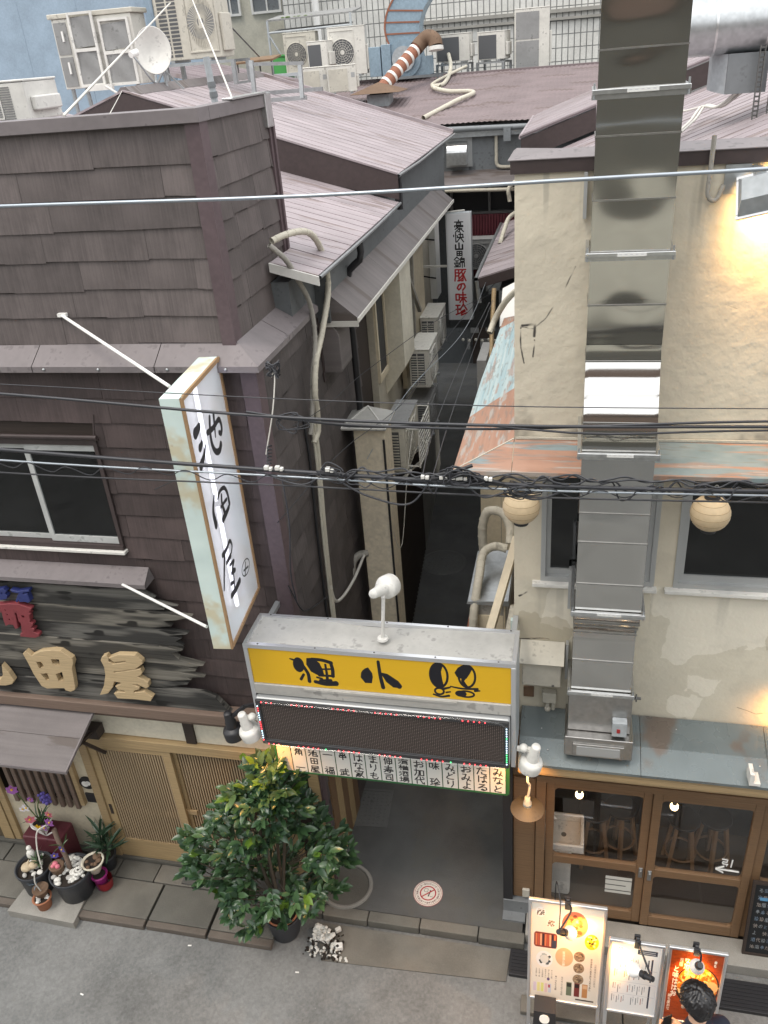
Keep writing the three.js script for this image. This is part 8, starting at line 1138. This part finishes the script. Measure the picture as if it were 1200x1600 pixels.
// ================================================================== WIRES OVER THE LANE
{
  const sag = (pts, n = 6) => pts, W = (l, r, m, label) => one('overhead_wire', [tube(l, r, l.length * 8, 6)], m, label, 'wire');
  W([[-9, 7.22, 1.5], [-2.85, 7.155, 1.5], [-1.18, 7.135, 1.5], [0.04, 7.15, 1.5], [0.74, 7.155, 1.5], [8, 7.3, 1.5]], 0.009, 'cableSteel', 'pale blue grey wire crossing highest over the lane');
  W([[-9, 6.35, 1.3], [-3.34, 6.13, 1.3], [-1.55, 6.05, 1.3], [-0.38, 6.02, 1.3], [0.93, 6.02, 1.3], [8, 6.1, 1.3]], 0.0028, 'cable', 'thinnest dark wire crossing below the pale one');
  W([[-9, 6.35, 1.2], [-3.45, 6.03, 1.2], [-1.68, 5.90, 1.2], [-0.39, 5.865, 1.2], [0.96, 5.88, 1.2], [8, 6.0, 1.2]], 0.009, 'cable', 'single black cable crossing in front of the top of the lit sign');
  W([[-1.75, 5.90, 1.19], [-1.3, 5.86, 1.2], [-0.8, 5.85, 1.21], [-0.39, 5.84, 1.19], [0.3, 5.88, 1.2], [0.96, 5.91, 1.2], [8, 6.0, 1.2]], 0.007, 'cable', 'upper loose black wire hanging along the black cable'); W([[-1.85, 5.93, 1.2], [-1.2, 5.84, 1.19], [-0.6, 5.87, 1.2], [0.1, 5.83, 1.21], [0.96, 5.86, 1.2], [8, 5.95, 1.2]], 0.006, 'cable', 'lower loose black wire hanging along the black cable');
  W([[-9, 5.95, 1.1], [-3.66, 5.60, 1.1], [-1.69, 5.50, 1.1], [-0.41, 5.455, 1.1], [1.04, 5.46, 1.1], [8, 5.7, 1.1]], 0.0125, 'cable', 'thickest black cable of the bundle crossing before the painted skirt');
  W([[-9, 5.85, 1.105], [-3.69, 5.525, 1.105], [-1.69, 5.465, 1.105], [-0.41, 5.425, 1.105], [1.04, 5.435, 1.105], [8, 5.6, 1.105]], 0.007, 'cableSteel', 'bright steel strand under the thickest black cable');
  W([[-9, 5.7, 1.1], [-3.72, 5.43, 1.1], [-1.70, 5.40, 1.1], [-0.41, 5.375, 1.1], [1.05, 5.39, 1.1], [8, 5.55, 1.1]], 0.0055, 'cable', 'lowest thin cable of the bundle');
  const lash = []; for (let i = 0; i <= 40; i++) { const x = -3.9 + i * 0.14, t = (x + 3.9) / 5.6, yc = lerp(5.485, 5.415, Math.min(1, t * 1.3)); lash.push([x, yc + (i % 2 ? 0.045 : -0.05) * (0.7 + 0.3 * Math.sin(i * 2.3)), 1.1 + (i % 2 ? 0.015 : -0.015)]); } one('lashing_wire', [tube(lash, 0.0035, 240, 5)], 'cable', 'thin wire spiralling loosely around the lower cables', 'wire');
  const lash2 = []; for (let i = 0; i <= 30; i++) { const x = -1.3 + i * 0.1; lash2.push([x, 5.50 + Math.sin(i * 2.1) * 0.018, 1.09 + Math.cos(i * 1.7) * 0.012]); } one('lashing_wire', [tube(lash2, 0.006, 160, 5)], 'cable', 'wavy black service wire wound over the cables at the right', 'wire');
  const mess = mulberry(77); for (const [y0, r, n, w, l] of [[5.475, 0.006, 46, 0.05, 'wandering black wire woven through the middle of the cable bundle'], [5.44, 0.0045, 60, 0.045, 'thin crinkled wire hanging under the steel strand'], [5.50, 0.005, 40, 0.03, 'thin crinkled wire lying on the thickest cable']]) { const q = []; for (let i = 0; i <= n; i++) { const x = -1.35 + (i / n) * 3.05; q.push([x, y0 + (mess() - 0.5) * w * 2 - (mess() < 0.1 ? 0.05 : 0) + 0.012 * (x < 0 ? -x : 0), 1.1 + (mess() - 0.5) * 0.05]); } W(q, r, 'cable', l); }
  for (const [cx, cy, cz, s, n, l] of [[-1.60, 5.85, 1.15, 0.06, 12, 'tangle of thin black wire beside the lit sign under the black cable'], [-0.62, 5.50, 1.12, 0.07, 30, 'tangle of black wire at the taped splice'], [-1.42, 5.50, 1.1, 0.05, 14, 'small curl of wire at the middle white clips'], [-0.28, 5.42, 1.1, 0.06, 22, 'curly wire hanging in front of the left lantern']]) { const q = []; for (let i = 0; i < n; i++) { const a = i * 1.9 + mess(); q.push([cx + Math.cos(a) * s * (0.5 + mess()) * 1.6, cy + Math.sin(a) * s * (0.4 + mess() * 0.8), cz + (mess() - 0.5) * 0.08]); } one('wire_tangle', [tube(q, 0.0042, n * 7, 5)], 'cable', l, 'wire'); }
  // splices and clips
  const cl = thing('cable_splice', 'black taped splice with white clips on the cable bundle over the alley', 'cable joint'); put('tape', [tube([[-0.8, 5.475, 1.1], [-0.7, 5.50, 1.11], [-0.62, 5.48, 1.1], [-0.54, 5.51, 1.1]], 0.014, 16, 7), tube([[-0.72, 5.48, 1.12], [-0.6, 5.52, 1.12], [-0.45, 5.47, 1.1]], 0.012, 14, 6), tube([[-0.78, 5.50, 1.1], [-0.66, 5.53, 1.1], [-0.56, 5.56, 1.08]], 0.011, 14, 6), tube([[-0.66, 5.45, 1.1], [-0.5, 5.49, 1.12], [-0.36, 5.45, 1.1]], 0.011, 14, 6)], 'rubber', cl);
  for (const x of [-0.86, -0.75, -0.68, -0.635, -0.49]) put('clip', [box(x, x + 0.022, 5.485, 5.507, 1.105, 1.13, 0.004), box(x + 0.026, x + 0.048, 5.483, 5.503, 1.105, 1.13, 0.004)], 'whiteWorn', cl);
  const c2 = thing('cable_clip', 'white cable clips with a twisted tie where wires meet near the lit sign', 'cable joint'); for (const x of [-1.83, -1.76, -1.44]) put('clip', [box(x, x + 0.028, 5.515, 5.54, 1.1, 1.13, 0.004), box(x + 0.03, x + 0.05, 5.51, 5.53, 1.1, 1.13, 0.004)], 'whiteWorn', c2);
  { const l = []; for (let i = 0; i <= 20; i++) l.push([-1.8 + Math.cos(i * 1.6) * 0.014 + i * 0.001, 5.55 + i * 0.006, 1.1 + Math.sin(i * 1.6) * 0.014]); put('twisted_tie', tube(l, 0.005, 90, 5), 'rubber', c2); const m = []; for (let i = 0; i <= 34; i++) m.push([-1.73 + Math.cos(i * 1.1) * (0.03 + 0.004 * (i % 5)), 6.10 + Math.sin(i * 0.9) * 0.04 + (i % 3) * 0.012, 1.0 + Math.sin(i * 1.3) * 0.03]); put('wire_tangle', tube(m, 0.0045, 150, 5), 'cable', c2); }
  // wires that leave the bundle into the alley
  W([[-0.86, 5.47, 1.1], [-0.95, 5.35, 0.2], [-1.0, 5.2, -2.0], [-1.02, 5.0, -4.4]], 0.0035, 'cable', 'left of two wires running back from the splice into the alley'); W([[-0.80, 5.47, 1.1], [-0.86, 5.35, 0.2], [-0.93, 5.2, -2.0], [-0.98, 5.02, -4.4]], 0.0035, 'cable', 'right of two wires running back from the splice into the alley');
  W([[-3.1, 4.9, 0.3], [-2.2, 5.05, -0.7], [-2.05, 4.9, -2.3], [-1.6, 4.8, -4.5], [-1.05, 4.72, -6.0]], 0.0035, 'cable', 'drooping wire from the brown corner past the cream shaft into the alley'); W([[-2.25, 4.5, 0.05], [-2.0, 4.62, -1.0], [-1.75, 4.45, -2.6], [-1.5, 4.55, -5.0], [-1.05, 4.8, -6.5]], 0.0035, 'cable', 'lower drooping wire crossing the face of the cream shaft');
  W([[-2.15, 4.9, 0.06], [-2.13, 4.55, 0.1], [-2.2, 4.0, 0.06], [-2.19, 3.75, 0.05]], 0.006, 'cable', 'loose wire dangling down the corner trim of the shingled house'); W([[-1.82, 5.6, 1.08], [-1.74, 5.9, 1.05], [-1.72, 6.1, 1.0], [-1.75, 6.06, 0.98]], 0.004, 'cableWhite', 'pale wire rising from the white clips to the tangle'); W([[-2.24, 3.9, 0.05], [-2.2, 3.6, -0.05], [-2.24, 3.35, -0.4], [-2.22, 3.2, -0.8]], 0.007, 'cable', 'black wire looping low across the brown side wall to the conduits');
  W([[-1.84, 3.3, -2.0], [-1.8, 2.9, -2.2], [-1.7, 3.8, -2.4], [-1.66, 4.3, -2.8]], 0.004, 'cableWhite', 'thin white wire hanging beside the cream shaft'); W([[-2.02, 4.1, -1.95], [-1.7, 4.6, -2.3], [-1.3, 4.75, -4.0], [-1.2, 4.9, -6.2]], 0.0035, 'cableSteel', 'pale wire rising from the cream shaft across the units');
  W([[-1.9, 5.50, 1.1], [-1.6, 5.42, 1.12], [-1.45, 5.47, 1.1], [-1.2, 5.36, 1.12], [-0.95, 5.30, 1.1], [-0.8, 5.47, 1.1]], 0.006, 'cable', 'slack wire looping below the cables between the two sets of clips'); W([[-0.6, 5.45, 1.1], [-0.5, 5.37, 1.11], [-0.35, 5.40, 1.1], [-0.2, 5.36, 1.1], [0.0, 5.44, 1.1]], 0.006, 'cable', 'slack wire looping below the taped splice');
  const rope = (a, b, r, m, label) => one('rope', [rod(a, b, r, r, 6)], m, label, 'rope');
  rope([-5.30, 8.43, -6.4], [-3.35, 7.475, -0.08], 0.009, 'cableWhite', 'long pale rope from the large rooftop unit to the left part of the parapet');
  rope([-5.03, 8.60, -6.38], [-2.40, 7.475, -0.7], 0.007, 'cableWhite', 'white rope from the large rooftop unit to the parapet end');
  rope([-4.82, 8.39, -6.5], [-5.82, 7.75, -11], 0.012, 'cable', 'dark twisted rope from the large rooftop unit toward the plank table');
  rope([-5.87, 7.53, -5.8], [-2.97, 7.47, 0.0], 0.003, 'cableWhite', 'thin pale line from the weathered unit to the middle of the parapet');
}
renderer.render(scene, camera);
